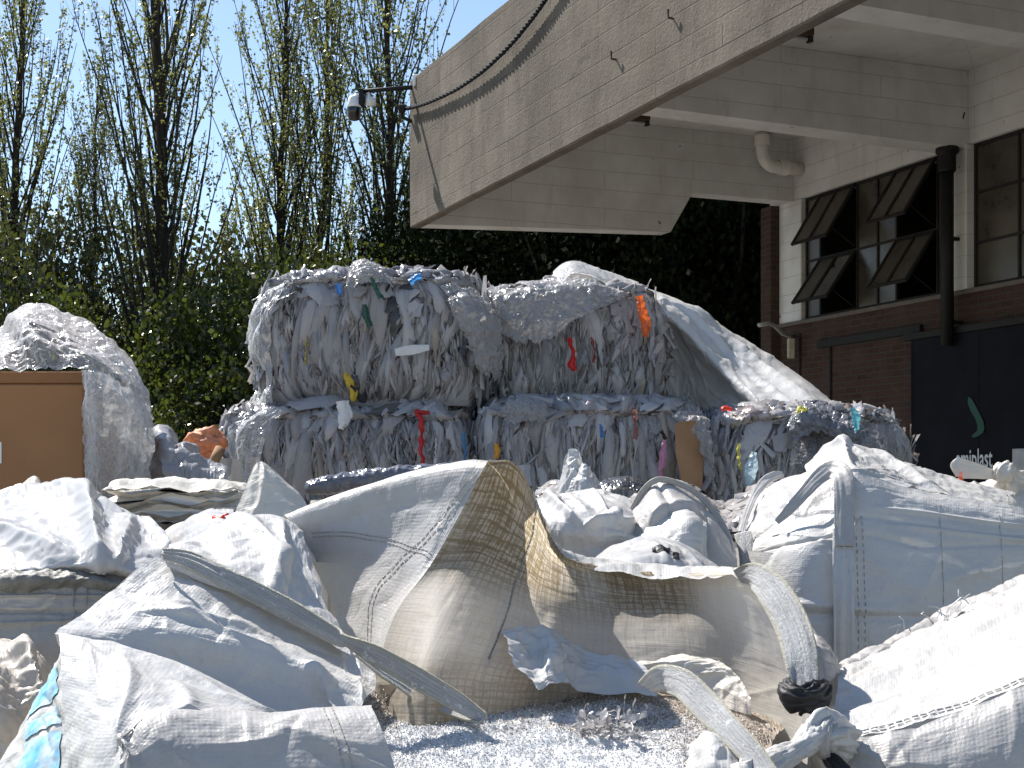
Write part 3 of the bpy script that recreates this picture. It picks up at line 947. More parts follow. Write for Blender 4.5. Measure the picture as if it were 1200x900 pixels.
def crumple(S, e=(0.03, 0.03), iters=(70, 50, 30), anchor=0.012, bend=0.10, seed=1, pin=None, noise=0.5, tang=0.12):
    """cloth relaxation: give the sheet a little more material than it has room for and let it buckle.
    e: surplus along the two grid directions (numbers or n x m arrays); pin: n x m weights that hold the sheet"""
    n, m = S.shape[:2]
    D = None
    bend, anchor, iters = bend * 0.1, anchor * 0.08, [4 * k for k in iters]
    L = len(iters)
    r = np.random.default_rng(seed)
    for l in range(L):
        q = 2 ** (L - 1 - l)
        nn, mm = max(4, n // q), max(4, m // q)
        if l == L - 1: nn, mm = n, m
        B = _res(S, nn, mm) if (nn, mm) != (n, m) else S
        eu, ev = [(_res(np.broadcast_to(np.asarray(x, float), (n, m))[..., None], nn, mm)[..., 0] if np.ndim(x) else np.full((nn, mm), float(x))) for x in e]
        pw = None
        if pin is not None:
            pw = _res(np.asarray(pin, float)[..., None], nn, mm)
        Nn = normals(B)
        cell = np.linalg.norm(np.diff(B, axis=0), axis=-1).mean()
        if D is None:
            D = Nn * r.normal(size=(nn, mm, 1)) * cell * noise
        else:
            D = _res(D, nn, mm) + Nn * r.normal(size=(nn, mm, 1)) * cell * 0.05
        X = B + D
        def rest(a, b, s): return np.linalg.norm(b - a, axis=-1, keepdims=True) * (1 + s[..., None])
        ru = rest(B[:-1], B[1:], (eu[:-1] + eu[1:]) / 2)
        rv = rest(B[:, :-1], B[:, 1:], (ev[:, :-1] + ev[:, 1:]) / 2)
        ed = (eu + ev) / 2
        r1 = rest(B[:-1, :-1], B[1:, 1:], ed[:-1, :-1]); r2 = rest(B[1:, :-1], B[:-1, 1:], ed[:-1, :-1])
        for it in range(iters[l]):
            G = np.zeros_like(X)
            d = X[1:] - X[:-1]; ln = np.linalg.norm(d, axis=-1, keepdims=True) + 1e-9
            c = d * (1 - ru / ln) * 0.5; G[:-1] += c; G[1:] -= c
            d = X[:, 1:] - X[:, :-1]; ln = np.linalg.norm(d, axis=-1, keepdims=True) + 1e-9
            c = d * (1 - rv / ln) * 0.5; G[:, :-1] += c; G[:, 1:] -= c
            d = X[1:, 1:] - X[:-1, :-1]; ln = np.linalg.norm(d, axis=-1, keepdims=True) + 1e-9
            c = d * (1 - r1 / ln) * 0.25; G[:-1, :-1] += c; G[1:, 1:] -= c
            d = X[:-1, 1:] - X[1:, :-1]; ln = np.linalg.norm(d, axis=-1, keepdims=True) + 1e-9
            c = d * (1 - r2 / ln) * 0.25; G[1:, :-1] += c; G[:-1, 1:] -= c
            X = X + G * 0.36
            D = X - B
            Pd = np.pad(D, ((1, 1), (1, 1), (0, 0)), 'edge')
            av = (Pd[:-2, 1:-1] + Pd[2:, 1:-1] + Pd[1:-1, :-2] + Pd[1:-1, 2:]) * 0.25
            D = D + bend * (av - D)
            dn = np.sum(D * Nn, -1, keepdims=True) * Nn
            D = dn * (1 - anchor) + (D - dn) * (1 - tang)
            if pw is not None: D = D * (1 - pw)
            X = B + D
    return S + D

def fold(S, a, b, width, height, sharp=1.0, seed=0):
    """raise a soft fold along the line a-b given in grid fractions (u, v)"""
    n, m = S.shape[:2]
    U, V = np.meshgrid(np.linspace(0, 1, n), np.linspace(0, 1, m), indexing='ij')
    a = np.array(a); b = np.array(b); d = b - a; L = np.hypot(*d)
    t = ((U - a[0]) * d[0] + (V - a[1]) * d[1]) / L ** 2
    s = ((U - a[0]) * d[1] - (V - a[1]) * d[0]) / L
    s = s + 0.15 * width * np.sin(t * 5 + seed)
    env = np.clip(np.minimum(t, 1 - t) * 4 + 0.4, 0, 1) * ((t > -0.1) & (t < 1.1))
    prof = np.exp(-(np.abs(s) / width) ** (1.2 + sharp * 0.3))
    return S + normals(S) * (height * env * prof)[..., None]

def creases(S, k, h, w, seed, ln=(0.15, 0.6), bias=None, spread=3.2):
    """random sharp creases running across the sheet (sizes in metres)"""
    if k <= 0: return S
    r = np.random.default_rng(seed + 900)
    uv = uvgrid(S); N = normals(S)
    sz = uv.reshape(-1, 2).max(0)
    d = np.zeros(S.shape[:2])
    for i in range(k):
        c = r.uniform(0, 1, 2) * sz
        a = (r.uniform(0, 3.1416) if bias is None else bias + r.normal() * spread)
        L = r.uniform(*ln) * sz.max() * 0.5
        q = uv - c
        t = q[..., 0] * math.cos(a) + q[..., 1] * math.sin(a)
        s_ = -q[..., 0] * math.sin(a) + q[..., 1] * math.cos(a)
        s_ = s_ + 0.10 * L * np.sin(t / L * r.uniform(1, 3) + r.uniform(0, 6))
        ww = w * r.uniform(0.5, 1.8)
        sk = r.uniform(0.5, 2.2)
        pr = np.exp(-np.where(s_ > 0, s_ / ww, -s_ / (ww * sk)))
        d += h * r.uniform(0.3, 1.0) * r.choice([1, 1, -0.7]) * pr * np.clip(1 - np.abs(t) / L, 0, 1) ** 0.7
    return S + N * d[..., None]

def ragged(S, amp=0.08, seed=1, f=9.0):
    """torn, uneven outline: pull the borders of the sheet in by a varying amount"""
    n, m = S.shape[:2]
    def nz(k, o): return np.abs(fbm(np.stack([np.linspace(0, f, k), 0 * np.arange(k) + o, 0 * np.arange(k) + seed * 1.7], -1), seed + o, 4)) * 1.6
    lo, hi = amp * nz(m, 1), 1 - amp * nz(m, 2)
    U = lo[None] + (hi - lo)[None] * np.linspace(0, 1, n)[:, None]
    lo, hi = amp * nz(n, 3), 1 - amp * nz(n, 4)
    V = lo[:, None] + (hi - lo)[:, None] * np.linspace(0, 1, m)[None]
    a = U * (n - 1); b = V * (m - 1)
    i = np.clip(a.astype(int), 0, n - 2); j = np.clip(b.astype(int), 0, m - 2)
    fu = (a - i)[..., None]; fv = (b - j)[..., None]
    return S[i, j] * (1 - fu) * (1 - fv) + S[i + 1, j] * fu * (1 - fv) + S[i, j + 1] * (1 - fu) * fv + S[i + 1, j + 1] * fu * fv

def uvgrid(S):
    """uv in metres along the sheet"""
    a = np.concatenate([np.zeros((1, S.shape[1])), np.cumsum(np.linalg.norm(np.diff(S, axis=0), axis=-1), axis=0)])
    b = np.concatenate([np.zeros((S.shape[0], 1)), np.cumsum(np.linalg.norm(np.diff(S, axis=1), axis=-1), axis=1)], axis=1)
    return np.stack([b.mean(0)[None, :] * np.ones_like(a), a.mean(1)[:, None] * np.ones_like(b)], -1)

def sheet(name, S, m_, parent=None, shift=None, col=None, thick=0.0015, loc=(0, 0, 0), smooth=True):
    """a sheet with real thickness: front, back and a closed edge"""
    n, m = S.shape[:2]
    uv = uvgrid(S)
    mb = MB()
    if thick < 0.003:      # cloth and film: one layer that light can pass
        mb.add(S.reshape(-1, 3), grid_faces(n, m), None if col is None else np.broadcast_to(col, (n, m, 3)).reshape(-1, 3), uv.reshape(-1, 2))
        return mb.build(name, m_, parent, smooth, loc, shift)
    N = normals(S) * thick
    mb.add(np.concatenate([(S).reshape(-1, 3), (S - N).reshape(-1, 3)]),
           np.concatenate([grid_faces(n, m), grid_faces(n, m)[:, ::-1] + n * m, rim_faces(n, m)]),
           None if col is None else np.concatenate([np.broadcast_to(col, (n, m, 3)).reshape(-1, 3)] * 2),
           np.concatenate([uv.reshape(-1, 2)] * 2))
    return mb.build(name, m_, parent, smooth, loc, shift)

def rim_faces(n, m):
    ring = [(0, j) for j in range(m)] + [(i, m - 1) for i in range(1, n)] + [(n - 1, j) for j in range(m - 2, -1, -1)] + [(i, 0) for i in range(n - 2, 0, -1)]
    idx = np.array([i * m + j for i, j in ring])
    nx_ = np.roll(idx, -1)
    return np.stack([nx_, idx, idx + n * m, nx_ + n * m], -1)

# ------------------------------------------------------------------ film materials
def m_film(name, clear=0.0, trans=0.28, rough=0.28, tint=(0.80, 0.80, 0.81), spec=0.5, bump=0.5, bscale=28, fleck=0.3, zs=1.0):
    nt = NT(name)
    vc = nt.n('ShaderNodeVertexColor', layer_name='Col').outputs['Color']
    co = nt.coord()
    n1 = nt.noise(co, 7, 6, 0.65)
    c = nt.mix(1.0, vc, tint, 'MULTIPLY')
    c = nt.mix(nt.math('MULTIPLY', nt.ramp(n1, [(0.42, 0), (0.75, 1)]), fleck), c, (0.36, 0.33, 0.31))
    wv = nt.n('ShaderNodeTexNoise', {'Vector': co, 'Scale': bscale * 0.35, 'Detail': 3}).outputs['Color']
    cw = nt.mix(0.10, nt.mapping(co, (1, 1, zs)), wv)
    v1 = nt.n('ShaderNodeTexVoronoi', {'Vector': cw, 'Scale': bscale}, feature='F1').outputs['Distance']
    v2 = nt.n('ShaderNodeTexVoronoi', {'Vector': cw, 'Scale': bscale * 2.6}, feature='F1').outputs['Distance']
    cr = nt.math('ADD', v1, nt.math('MULTIPLY', v2, 0.45))
    nrm = nt.bump(cr, bump, 0.010)
    p = bsdf(nt, c, rough, nrm, spec)
    tr = nt.n('ShaderNodeBsdfTranslucent', {'Color': c, 'Normal': nrm}).outputs[0]
    s = nt.n('ShaderNodeMixShader', {0: trans, 1: p, 2: tr}).outputs[0]
    if clear > 0:
        lw = nt.n('ShaderNodeLayerWeight', {'Blend': 0.35, 'Normal': nrm}).outputs['Facing']
        fac = nt.math('MULTIPLY', nt.math('SUBTRACT', 1.0, lw), clear)
        tp = nt.n('ShaderNodeBsdfTransparent', {'Color': (0.96, 0.97, 0.98, 1)}).outputs[0]
        s = nt.n('ShaderNodeMixShader', {0: fac, 1: s, 2: tp}).outputs[0]
    return nt.done(s)
M['film'] = m_film('scrap_film', 0.0, 0.26, 0.20, (0.57, 0.555, 0.565), zs=0.4, bscale=22, bump=0.55)
M['film_clear'] = m_film('clear_film', 0.76, 0.42, 0.16, (0.84, 0.85, 0.86), bump=0.9, bscale=30, fleck=0.1, zs=0.5)
M['film_loose'] = m_film('crumpled_grey_film', 0.42, 0.30, 0.2, (0.60, 0.585, 0.585), bump=0.9, bscale=18, zs=0.6)
M['film_vclear'] = m_film('thin_clear_film', 0.78, 0.35, 0.14, (0.85, 0.88, 0.90), bump=0.9, bscale=16, fleck=0.0)
M['film_dark'] = m_film('dark_grey_film', 0.0, 0.1, 0.22, (0.16, 0.17, 0.20), bump=0.8, fleck=0.2)
M['scrap'] = m_film('coloured_scrap', 0.0, 0.3, 0.35, (1, 1, 1), fleck=0.12)
M['kraft'] = plain('brown_card', (0.30, 0.175, 0.095), 0.85, 0.2, var=0.18, scale=5)

# ================================================================== bales
HIDE = False
def superq(q, half, p):
    s = np.power(np.sum(np.abs(q) ** p, axis=-1, keepdims=True), 1 / p)
    return q / s * half

def bale_pt(face, a, b, half, p):
    one = np.ones_like(a)
    q = {'f': (a, -one, b), 'k': (-a, one, b), 'l': (-one, -a, b), 'r': (one, a, b), 't': (a, b, one)}[face]
    q = np.stack(q, -1)
    x = superq(q, half, p)
    nrm = np.sign(q) * np.abs(q) ** (p - 1) / half
    nrm /= np.linalg.norm(nrm, axis=-1, keepdims=True)
    return x, nrm

def strips(mb, r, face, N, half, p, L=(0.25, 0.9), W=(0.02, 0.09), out=(0.0, 0.035), bulge=0.04, slant=0.10, pal='grey', bspan=(-1.08, 1.08), aspan=(-1.1, 1.1), loose=0.0, rope=0.0):
    K, Q = 9, 4
    t = np.linspace(0, 1, K)[None, :, None]
    u = np.linspace(-0.5, 0.5, Q)[None, None, :]
    a0 = r.uniform(*aspan, N)[:, None, None]
    ln = r.uniform(*L, N)[:, None, None] * 2
    b0 = r.uniform(bspan[0], bspan[1], N)[:, None, None]
    ang = r.normal(size=N)[:, None, None] * slant
    wv = r.uniform(*W, N)[:, None, None] / half[0]
    ph = r.uniform(0, 6.28, (N, 1, 1)); fr = r.uniform(2, 7, (N, 1, 1))
    ww = wv * (0.45 + 0.55 * np.sin(np.pi * (t * 0.8 + 0.1)) + 0.25 * np.sin(t * fr * 1.7 + ph))
    a = a0 + (t - 0.5) * ln * np.sin(ang) + 0.025 * np.sin(t * fr + ph) + u * ww
    b = b0 + (t - 0.5) * ln * np.cos(ang) + u * ww * -np.sin(ang)
    b = np.clip(b, -1.12, 1.12) + 0 * a
    a = np.clip(a, -1.14, 1.14)
    o = r.uniform(*out, N)[:, None, None] + bulge * r.uniform(0.1, 1, (N, 1, 1)) * np.sin(np.pi * t) * (1 - (2 * u) ** 2 * r.uniform(0.2, 1.0, (N, 1, 1)))
    o = o + rope * wv * half[0] * (1 - (2 * u) ** 2) + r.normal(size=(N, K, Q)) * (0.006 if rope == 0 else 0.003)
    o = o + loose * r.uniform(0, 1, (N, 1, 1)) ** 3 * (np.abs(t - 0.5) * 2) ** 2
    x, nrm = bale_pt(face, a, b, half, p)
    X = x + nrm * o[..., None]
    X = X + r.normal(size=X.shape) * 0.004
    k = r.uniform(0, 1, N)
    base = 0.36 + 0.62 * r.beta(1.6, 1.5, N)
    c = np.stack([base, base * 0.985, base * 0.985], -1)
    if pal == 'white': c = np.clip(c * 1.0 + 0.12, 0, 0.97)
    for lo, hi, tint in ((0.0, 0.05, (0.30, 0.27, 0.25)), (0.05, 0.09, (0.72, 0.80, 0.90)), (0.09, 0.14, (0.80, 0.70, 0.58)), (0.14, 0.165, (0.12, 0.12, 0.13)), (0.165, 0.18, (0.40, 0.52, 0.50)), (0.18, 0.20, (0.75, 0.62, 0.62))):
        sel = (k >= lo) & (k < hi)
        c[sel] = np.array(tint) * r.uniform(0.7, 1.0, (sel.sum(), 1))
    cc = np.broadcast_to(c[:, None, None, :], (N, K, Q, 3))
    gf = grid_faces(K, Q)
    f = (np.arange(N)[:, None, None] * K * Q + gf[None]).reshape(-1, 4)
    mb.add(X.reshape(-1, 3), f, cc.reshape(-1, 3))

def make_bale(label, x0, x1, yf, d, z0, h, seed, rz=0.0, dens=1.0, p=7.0, white=False, top=1.0, hidden=False):
    r = np.random.default_rng(seed)
    w_ = x1 - x0
    o = empty('plastic_bale', label, 'bale', ((x0 + x1) / 2, yf + d / 2, z0), rz, 'bales of pressed plastic film')
    half = np.array([w_ / 2, d / 2, h / 2]) * 0.965
    mb = MB()
    ctr = np.array([0, 0, h / 2])
    for face, n1, n2 in (('f', 240, 130), ('l', 90, 90), ('r', 90, 90), ('k', 30, 30), ('t', 110, 90)):
        if hidden: n1, n2 = 24, 24
        A, B = np.meshgrid(np.linspace(-1.001, 1.001, n1), np.linspace(-1.001, 1.001, n2), indexing='ij')
        x, nrm = bale_pt(face, A, B, half, p)
        st = np.array([11, 11, 2.6]) if face != 't' else np.array([5, 5, 5])
        q = x * st + seed * 3.1
        wq = x * 2.2 + seed
        q = q + 0.9 * np.stack([vnoise(wq + 5, seed), vnoise(wq + 9, seed), 0 * A], -1)
        dsp = 0.030 * ridged(q, seed, 4) + 0.012 * ridged(q * np.array([2.7, 2.7, 1.6]) + 4, seed + 2, 2) + 0.040 * fbm(x * 3.2 + seed, seed + 4, 3)
        # each compression wire pulls a shallow groove
        if face in 'ft':
            for wx in (-0.62, -0.2, 0.22, 0.64):
                dsp -= 0.022 * np.exp(-((x[..., 0] / half[0] - wx) / 0.03) ** 2)
        X = x + nrm * (dsp - 0.012)[..., None] + ctr
        v = 0.60 + 0.30 * fbm(q * 0.8, seed + 8, 3)
        f = grid_faces(n1, n2)
        if face in 'fr' : f = f
        mb.add(X.reshape(-1, 3), f, np.clip(v, 0.2, 0.95).reshape(-1, 1) * np.array([1, 0.98, 0.97]))
    # close the underside
    mb.box(-half[0] * .9, half[0] * .9, -half[1] * .9, half[1] * .9, 0.03, h * 0.3)
    if not hidden:
        tm = MB()
        pal = 'white' if white else 'grey'
        strips(tm, r, 'f', int(330 * dens), half, p, L=(0.3, 1.1), W=(0.014, 0.05), out=(-0.036, -0.010), bulge=0.05, slant=0.09, pal=pal, rope=0.35)
        strips(tm, r, 'f', int(1300 * dens), half, p, L=(0.15, 0.7), W=(0.004, 0.020), out=(-0.030, 0.004), bulge=0.035, slant=0.16, pal=pal, rope=0.4, bspan=(-0.9, 0.86), aspan=(-0.98, 0.98))
        strips(tm, r, 'f', int(200 * dens), half, p, L=(0.15, 0.5), W=(0.012, 0.05), out=(-0.03, 0.0), bulge=0.05, slant=0.25, pal=pal, rope=0.3)
        strips(tm, r, 'f', int(120 * dens), half, p, L=(0.35, 0.9), W=(0.06, 0.14), out=(-0.04, -0.01), bulge=0.06, slant=0.10, pal='white', rope=0.15)
        strips(tm, r, 'l', int(420 * dens), half, p, pal='white', loose=0.1)
        strips(tm, r, 'r', int(380 * dens), half, p, pal='white', loose=0.12)
        # white loops spilling over the top edges
        strips(tm, r, 't', int(330 * top), half, p, L=(0.1, 0.45), W=(0.04, 0.2), out=(0.0, 0.03), bulge=0.075, slant=1.5, pal='white', bspan=(-1.05, 1.0))
        strips(tm, r, 't', int(90 * top), half, p, L=(0.1, 0.45), W=(0.03, 0.16), out=(0.01, 0.05), bulge=0.07, slant=0.5, pal='white', bspan=(-1.12, -0.8), loose=0.06)
        strips(tm, r, 'f', int(60 * top), half, p, L=(0.15, 0.6), W=(0.03, 0.15), out=(-0.02, 0.02), bulge=0.06, slant=0.4, pal='white', bspan=(0.82, 1.12), loose=0.05)
        for i in range(len(tm.v)): tm.v[i] = tm.v[i] + ctr
        for k in range(len(tm.v)):
            mb.add(tm.v[k], tm.f[k][0], tm.c[k][:, :3])
    b = mb.build('pressed_film', M['film'], o, True)
    if not hidden:
        for wx in (-0.62, -0.2, 0.22, 0.64):
            t = np.linspace(-1.06, 1.06, 30)
            pts = []
            for face, aa, bb in (('f', 0 * t + wx, t),):
                x, nrm = bale_pt(face, aa, bb, half, p)
                pts.append(x + nrm * 0.012 + ctr)
            x, nrm = bale_pt('t', 0 * t + wx, t, half, p)
            pts.append(x + nrm * 0.012 + ctr)
            wm = MB(); wm.tube(np.concatenate(pts), 0.0025, 5)
            wm.build('wire', M['rustdark'], o)
    return o

def child_shift(o):
    """inverse of a root's placement, to bring world points into its frame"""
    return o.location, o.rotation_euler.z
def to_local(o, X):
    X = np.asarray(X) - np.array(o.location)
    c, s = math.cos(-o.rotation_euler.z), math.sin(-o.rotation_euler.z)
    Y = X.copy()
    Y[..., 0] = c * X[..., 0] - s * X[..., 1]; Y[..., 1] = s * X[..., 0] + c * X[..., 1]
    return Y

def scrap(o, poly, Y, width, color, label, seed, m_='scrap', name='scrap', bulge=0.02, e=0.10):
    """a coloured strip of plastic caught in the face of a bale: poly = pixels along it, width in pixels"""
    c = np.array([P(px, py, Y) for px, py in poly])
    n = len(c)
    wds = np.broadcast_to(np.asarray(width, float), (n,)) / F * Y / 2
    t = np.gradient(c, axis=0); t /= np.linalg.norm(t, axis=1)[:, None]
    s = np.cross(t, np.array([0, -1.0, 0])); s /= np.linalg.norm(s, axis=1)[:, None] + 1e-9
    wds = wds * np.random.default_rng(seed).uniform(0.45, 0.95, n) * (1.35 if name == 'card_sheet' or e == 0 else 1.0)
    C = np.stack([c - s * wds[:, None], c + np.array([0, -bulge, 0]), c + s * wds[:, None]], 1)
    S = surf(C, 26, 12)
    S = crumple(S, (e, e), (30, 20), 0.02, 0.05, seed)
    ob = sheet(name, to_local(o, S), M[m_], o, col=np.array(color), thick=0.001)
    ob['label'] = label
    return ob

T1 = make_bale('upper left bale of grey pressed film, tallest of the stack, white strip across its front', -1.60, -0.13, 8.95, 1.15, 2.17, 0.86, 41, R(-5), 1.15, 4.6, top=1.1)
T2 = make_bale('upper right bale of pressed film with an orange scrap at its top corner', -0.17, 0.96, 9.25, 1.0, 2.17, 0.80, 42, R(2), 1.0, 5.0, top=1.1)
B1 = make_bale('lower left bale of pressed film with a long red strip, under the tallest bale', -1.80, -0.22, 8.85, 1.2, 1.24, 0.95, 43, R(-3), 1.1, 6.0, top=0.35)
B2 = make_bale('lower middle bale of pressed film with a brown card sheet at its right end', -0.23, 1.20, 8.75, 1.2, 1.24, 0.97, 44, R(1), 1.1, 6.0, top=0.9)
B3 = make_bale('lower right bale of fluffy white film with a dark foil on top, below the tarpaulin', 1.17, 2.36, 8.6, 1.2, 1.24, 0.92, 45, R(6), 1.1, 4.5, True, top=1.6)
for k, (a, b, lab) in enumerate(((-1.85, -0.3, 'bottom bale under the lower left bale'), (-0.28, 1.15, 'bottom bale under the lower middle bale'), (1.17, 2.4, 'bottom bale under the fluffy white bale'))):
    make_bale(lab, a, b, 8.75, 1.25, 0.0, 1.24, 50 + k, hidden=True)
T3 = make_bale('bale behind the upper right one, under the white tarpaulin', 0.15, 1.15, 10.35, 1.1, 2.17, 0.85, 55, hidden=True)
make_bale('back bale behind the lower middle bale', 0.1, 1.4, 10.1, 1.2, 1.1, 1.07, 56, hidden=True)
make_bale('bottom bale at the back of the stack', 0.1, 1.4, 10.1, 1.2, 0.0, 1.1, 57, hidden=True)

# scraps on the bales
scrap(T1, [(463, 413), (483, 410), (503, 407)], 8.82, 9, (0.86, 0.86, 0.85), 'white stiff strip across the front', 1, bulge=0.005, e=0.0)
scrap(T1, [(404, 438), (410, 448), (414, 462), (413, 470)], 8.84, (10, 14, 10, 7), (0.75, 0.52, 0.04), 'yellow scrap', 2)
scrap(T1, [(411, 452), (418, 458)], 8.82, 7, (0.02, 0.02, 0.02), 'black scrap beside the yellow one', 3)
scrap(T1, [(396, 333), (398, 345)], 8.86, 9, (0.03, 0.14, 0.42), 'dark blue scrap near the top edge', 4)
scrap(T1, [(480, 331), (488, 325), (494, 323)], 8.9, 9, (0.06, 0.32, 0.75), 'bright blue scrap on the top edge', 5)
scrap(T1, [(435, 325), (441, 340), (446, 350)], 8.86, 8, (0.02, 0.13, 0.09), 'dark green scrap high on the front', 6)
scrap(T1, [(427, 357), (429, 370), (434, 383)], 8.85, (7, 9, 6), (0.02, 0.10, 0.07), 'dark green scrap in the middle', 7)
scrap(T1, [(346, 337), (355, 341)], 8.86, 10, (0.02, 0.02, 0.02), 'black scrap under the top edge', 11)
scrap(T1, [(360, 395), (359, 420), (357, 428)], 8.85, 4, (0.45, 0.36, 0.12), 'olive strip', 13)
scrap(B1, [(489, 483), (494, 500), (493, 520), (496, 543)], 8.72, (9, 8, 10, 7), (0.62, 0.02, 0.03), 'long red strip hanging down the front', 20)
scrap(B1, [(486, 482), (504, 484)], 8.72, 6, (0.55, 0.02, 0.03), 'red scrap across the top of the strip', 21)
scrap(B1, [(543, 508), (545, 530), (543, 545)], 8.72, 7, (0.08, 0.28, 0.52), 'blue scrap at the right end', 22)
scrap(B1, [(402, 470), (404, 490), (400, 503)], 8.72, (18, 20, 12), (0.90, 0.90, 0.90), 'bright white sheet at the top', 23, bulge=0.03)
scrap(B1, [(511, 514), (510, 545)], 8.71, 4, (0.88, 0.88, 0.9), 'thin white strip', 25)
scrap(B2, [(581, 520), (583, 530), (581, 537)], 8.62, 11, (0.80, 0.38, 0.03), 'orange scrap at the left end', 30)
scrap(B2, [(704, 497), (706, 513)], 8.62, 6, (0.06, 0.22, 0.55), 'blue scrap', 32)
scrap(B2, [(744, 480), (745, 500), (744, 515)], 8.6, 7, (0.30, 0.13, 0.11), 'brownish red strip', 33)
scrap(B2, [(778, 515), (777, 535), (774, 558)], 8.6, (8, 10, 7), (0.62, 0.28, 0.42), 'pink and white strip', 34)
scrap(B2, [(775, 505), (780, 515)], 8.58, 6, (0.015, 0.015, 0.02), 'black scrap above the pink strip', 35)
scrap(B2, [(803, 494), (808, 530), (812, 572)], 8.57, (22, 30, 34), (0.33, 0.20, 0.12), 'sheet of brown cardboard at the right end', 37, 'kraft', 'card_sheet', 0.01, 0.0)
scrap(B2, [(612, 545), (614, 570)], 8.6, 28, (0.55, 0.56, 0.60), 'smooth grey film', 38, bulge=0.03, e=0.02)
scrap(T2, [(749, 347), (753, 365), (757, 380), (757, 395)], 9.12, (9, 13, 13, 8), (0.80, 0.16, 0.03), 'bright orange scrap at the top corner', 40)
scrap(T2, [(667, 396), (671, 412), (670, 428), (674, 434)], 9.1, (6, 8, 10, 5), (0.72, 0.02, 0.02), 'red scrap hanging in the middle of the front', 42)
scrap(T2, [(693, 395), (697, 415), (695, 425)], 9.12, 5, (0.36, 0.06, 0.05), 'dark red strip', 44)
scrap(B3, [(845, 480), (850, 478), (858, 480)], 8.45, 6, (0.75, 0.07, 0.04), 'red scrap on top', 50)
scrap(B3, [(865, 520), (866, 540), (868, 550)], 8.43, 5, (0.50, 0.48, 0.10), 'yellow green strip', 52)
scrap(B3, [(884, 530), (880, 550), (878, 570)], 8.43, (14, 18, 10), (0.50, 0.66, 0.74), 'pale blue film strip', 53)
scrap(B3, [(998, 478), (1003, 490), (1003, 508)], 8.42, (9, 12, 8), (0.15, 0.48, 0.58), 'turquoise scrap at the right', 54)
scrap(B3, [(934, 484), (938, 478), (948, 484)], 8.42, 6, (0.7, 0.68, 0.15), 'yellow scrap beside the foil', 55)

# ---- loose film on the bales
def film(o, rows, n, m, m_, name, seed, e=0.06, bend=0.06, anchor=0.01, col=(0.9, 0.9, 0.9), label=None, it=(60, 40, 30)):
    S = surf(PC(rows), n, m)
    S = ragged(S, 0.10, seed)
    S = creases(S, 22, 0.016, 0.016, seed)
    S = crumple(S, (e, e), it, anchor, bend, seed)
    ob = sheet(name, to_local(o, S), M[m_], o, col=np.array(col), thick=0.0008)
    if label: ob['label'] = label
    return ob
film(T1, [[(318, 335, 9.3), (335, 330, 9.0), (352, 334, 8.88)], [(296, 360, 9.3), (310, 362, 8.95), (322, 366, 8.86)], [(293, 400, 9.3), (302, 404, 8.95), (318, 410, 8.86)], [(306, 440, 9.3), (312, 446, 8.95), (322, 450, 8.88)], [(292, 480, 9.3), (303, 480, 8.92), (318, 476, 8.86)]],
     70, 36, 'film_clear', 'loose_film', 61, 0.10, label='bright film bulging from the left edge')
film(B1, [[(300, 478, 9.1), (318, 476, 8.8), (332, 480, 8.72)], [(266, 500, 9.1), (290, 500, 8.78), (318, 502, 8.68)], [(258, 520, 9.1), (284, 524, 8.76), (308, 530, 8.68)], [(268, 545, 9.1), (284, 550, 8.76), (302, 556, 8.68)], [(258, 570, 9.1), (280, 572, 8.76), (298, 575, 8.7)]],
     70, 40, 'film_clear', 'loose_film', 62, 0.10, label='bright film bulging from the left edge')
film(T1, [[(505, 325, 9.1), (530, 330, 8.95), (560, 338, 8.95), (585, 352, 9.1)], [(520, 350, 8.86), (550, 362, 8.78), (575, 372, 8.84), (588, 385, 9.0)], [(545, 400, 8.84), (565, 410, 8.78), (580, 412, 8.86), (590, 415, 9.0)], [(562, 440, 8.86), (572, 445, 8.84), (580, 448, 8.9), (586, 450, 9.0)]],
     90, 80, 'film_loose', 'loose_film', 63, 0.10, label='white film fanning over the right corner')
film(T1, [[(398, 326, 9.3), (420, 306, 9.2), (440, 310, 9.2), (462, 324, 9.3)], [(398, 332, 9.0), (424, 314, 8.92), (444, 318, 8.92), (466, 330, 9.0)], [(408, 340, 8.86), (426, 332, 8.84), (444, 332, 8.84), (462, 338, 8.86)]],
     60, 70, 'film_loose', 'loose_film', 64, 0.14, label='white film tuft on the top')
film(T2, [[(560, 345, 9.8), (600, 338, 9.8), (650, 330, 9.9), (690, 330, 9.9), (730, 345, 9.9)], [(562, 345, 9.25), (600, 342, 9.2), (645, 338, 9.2), (690, 334, 9.25), (740, 346, 9.3)], [(575, 366, 9.1), (605, 364, 9.08), (640, 372, 9.05), (682, 362, 9.08), (722, 354, 9.15)], [(582, 388, 9.08), (610, 402, 9.06), (642, 400, 9.03), (672, 376, 9.06), (700, 362, 9.1)]],
     110, 150, 'film_loose', 'loose_film', 65, 0.12, label='white film folded over the top edge')
film(B2, [[(582, 472, 9.1), (600, 463, 9.0), (622, 464, 9.0), (642, 470, 9.1)], [(584, 482, 8.8), (604, 472, 8.7), (626, 474, 8.7), (644, 480, 8.75)], [(594, 500, 8.68), (608, 496, 8.64), (624, 494, 8.64), (638, 496, 8.66)]],
     60, 80, 'film_loose', 'loose_film', 66, 0.16, label='white tuft over the top edge')
film(B2, [[(775, 478, 9.0), (800, 474, 8.9), (828, 482, 8.8)], [(790, 490, 8.66), (812, 494, 8.58), (835, 510, 8.55)], [(815, 520, 8.6), (826, 535, 8.54), (838, 555, 8.52)], [(828, 560, 8.6), (834, 572, 8.54), (840, 580, 8.52)]],
     80, 60, 'film_loose', 'loose_film', 67, 0.12, label='white film wrapping the right corner')
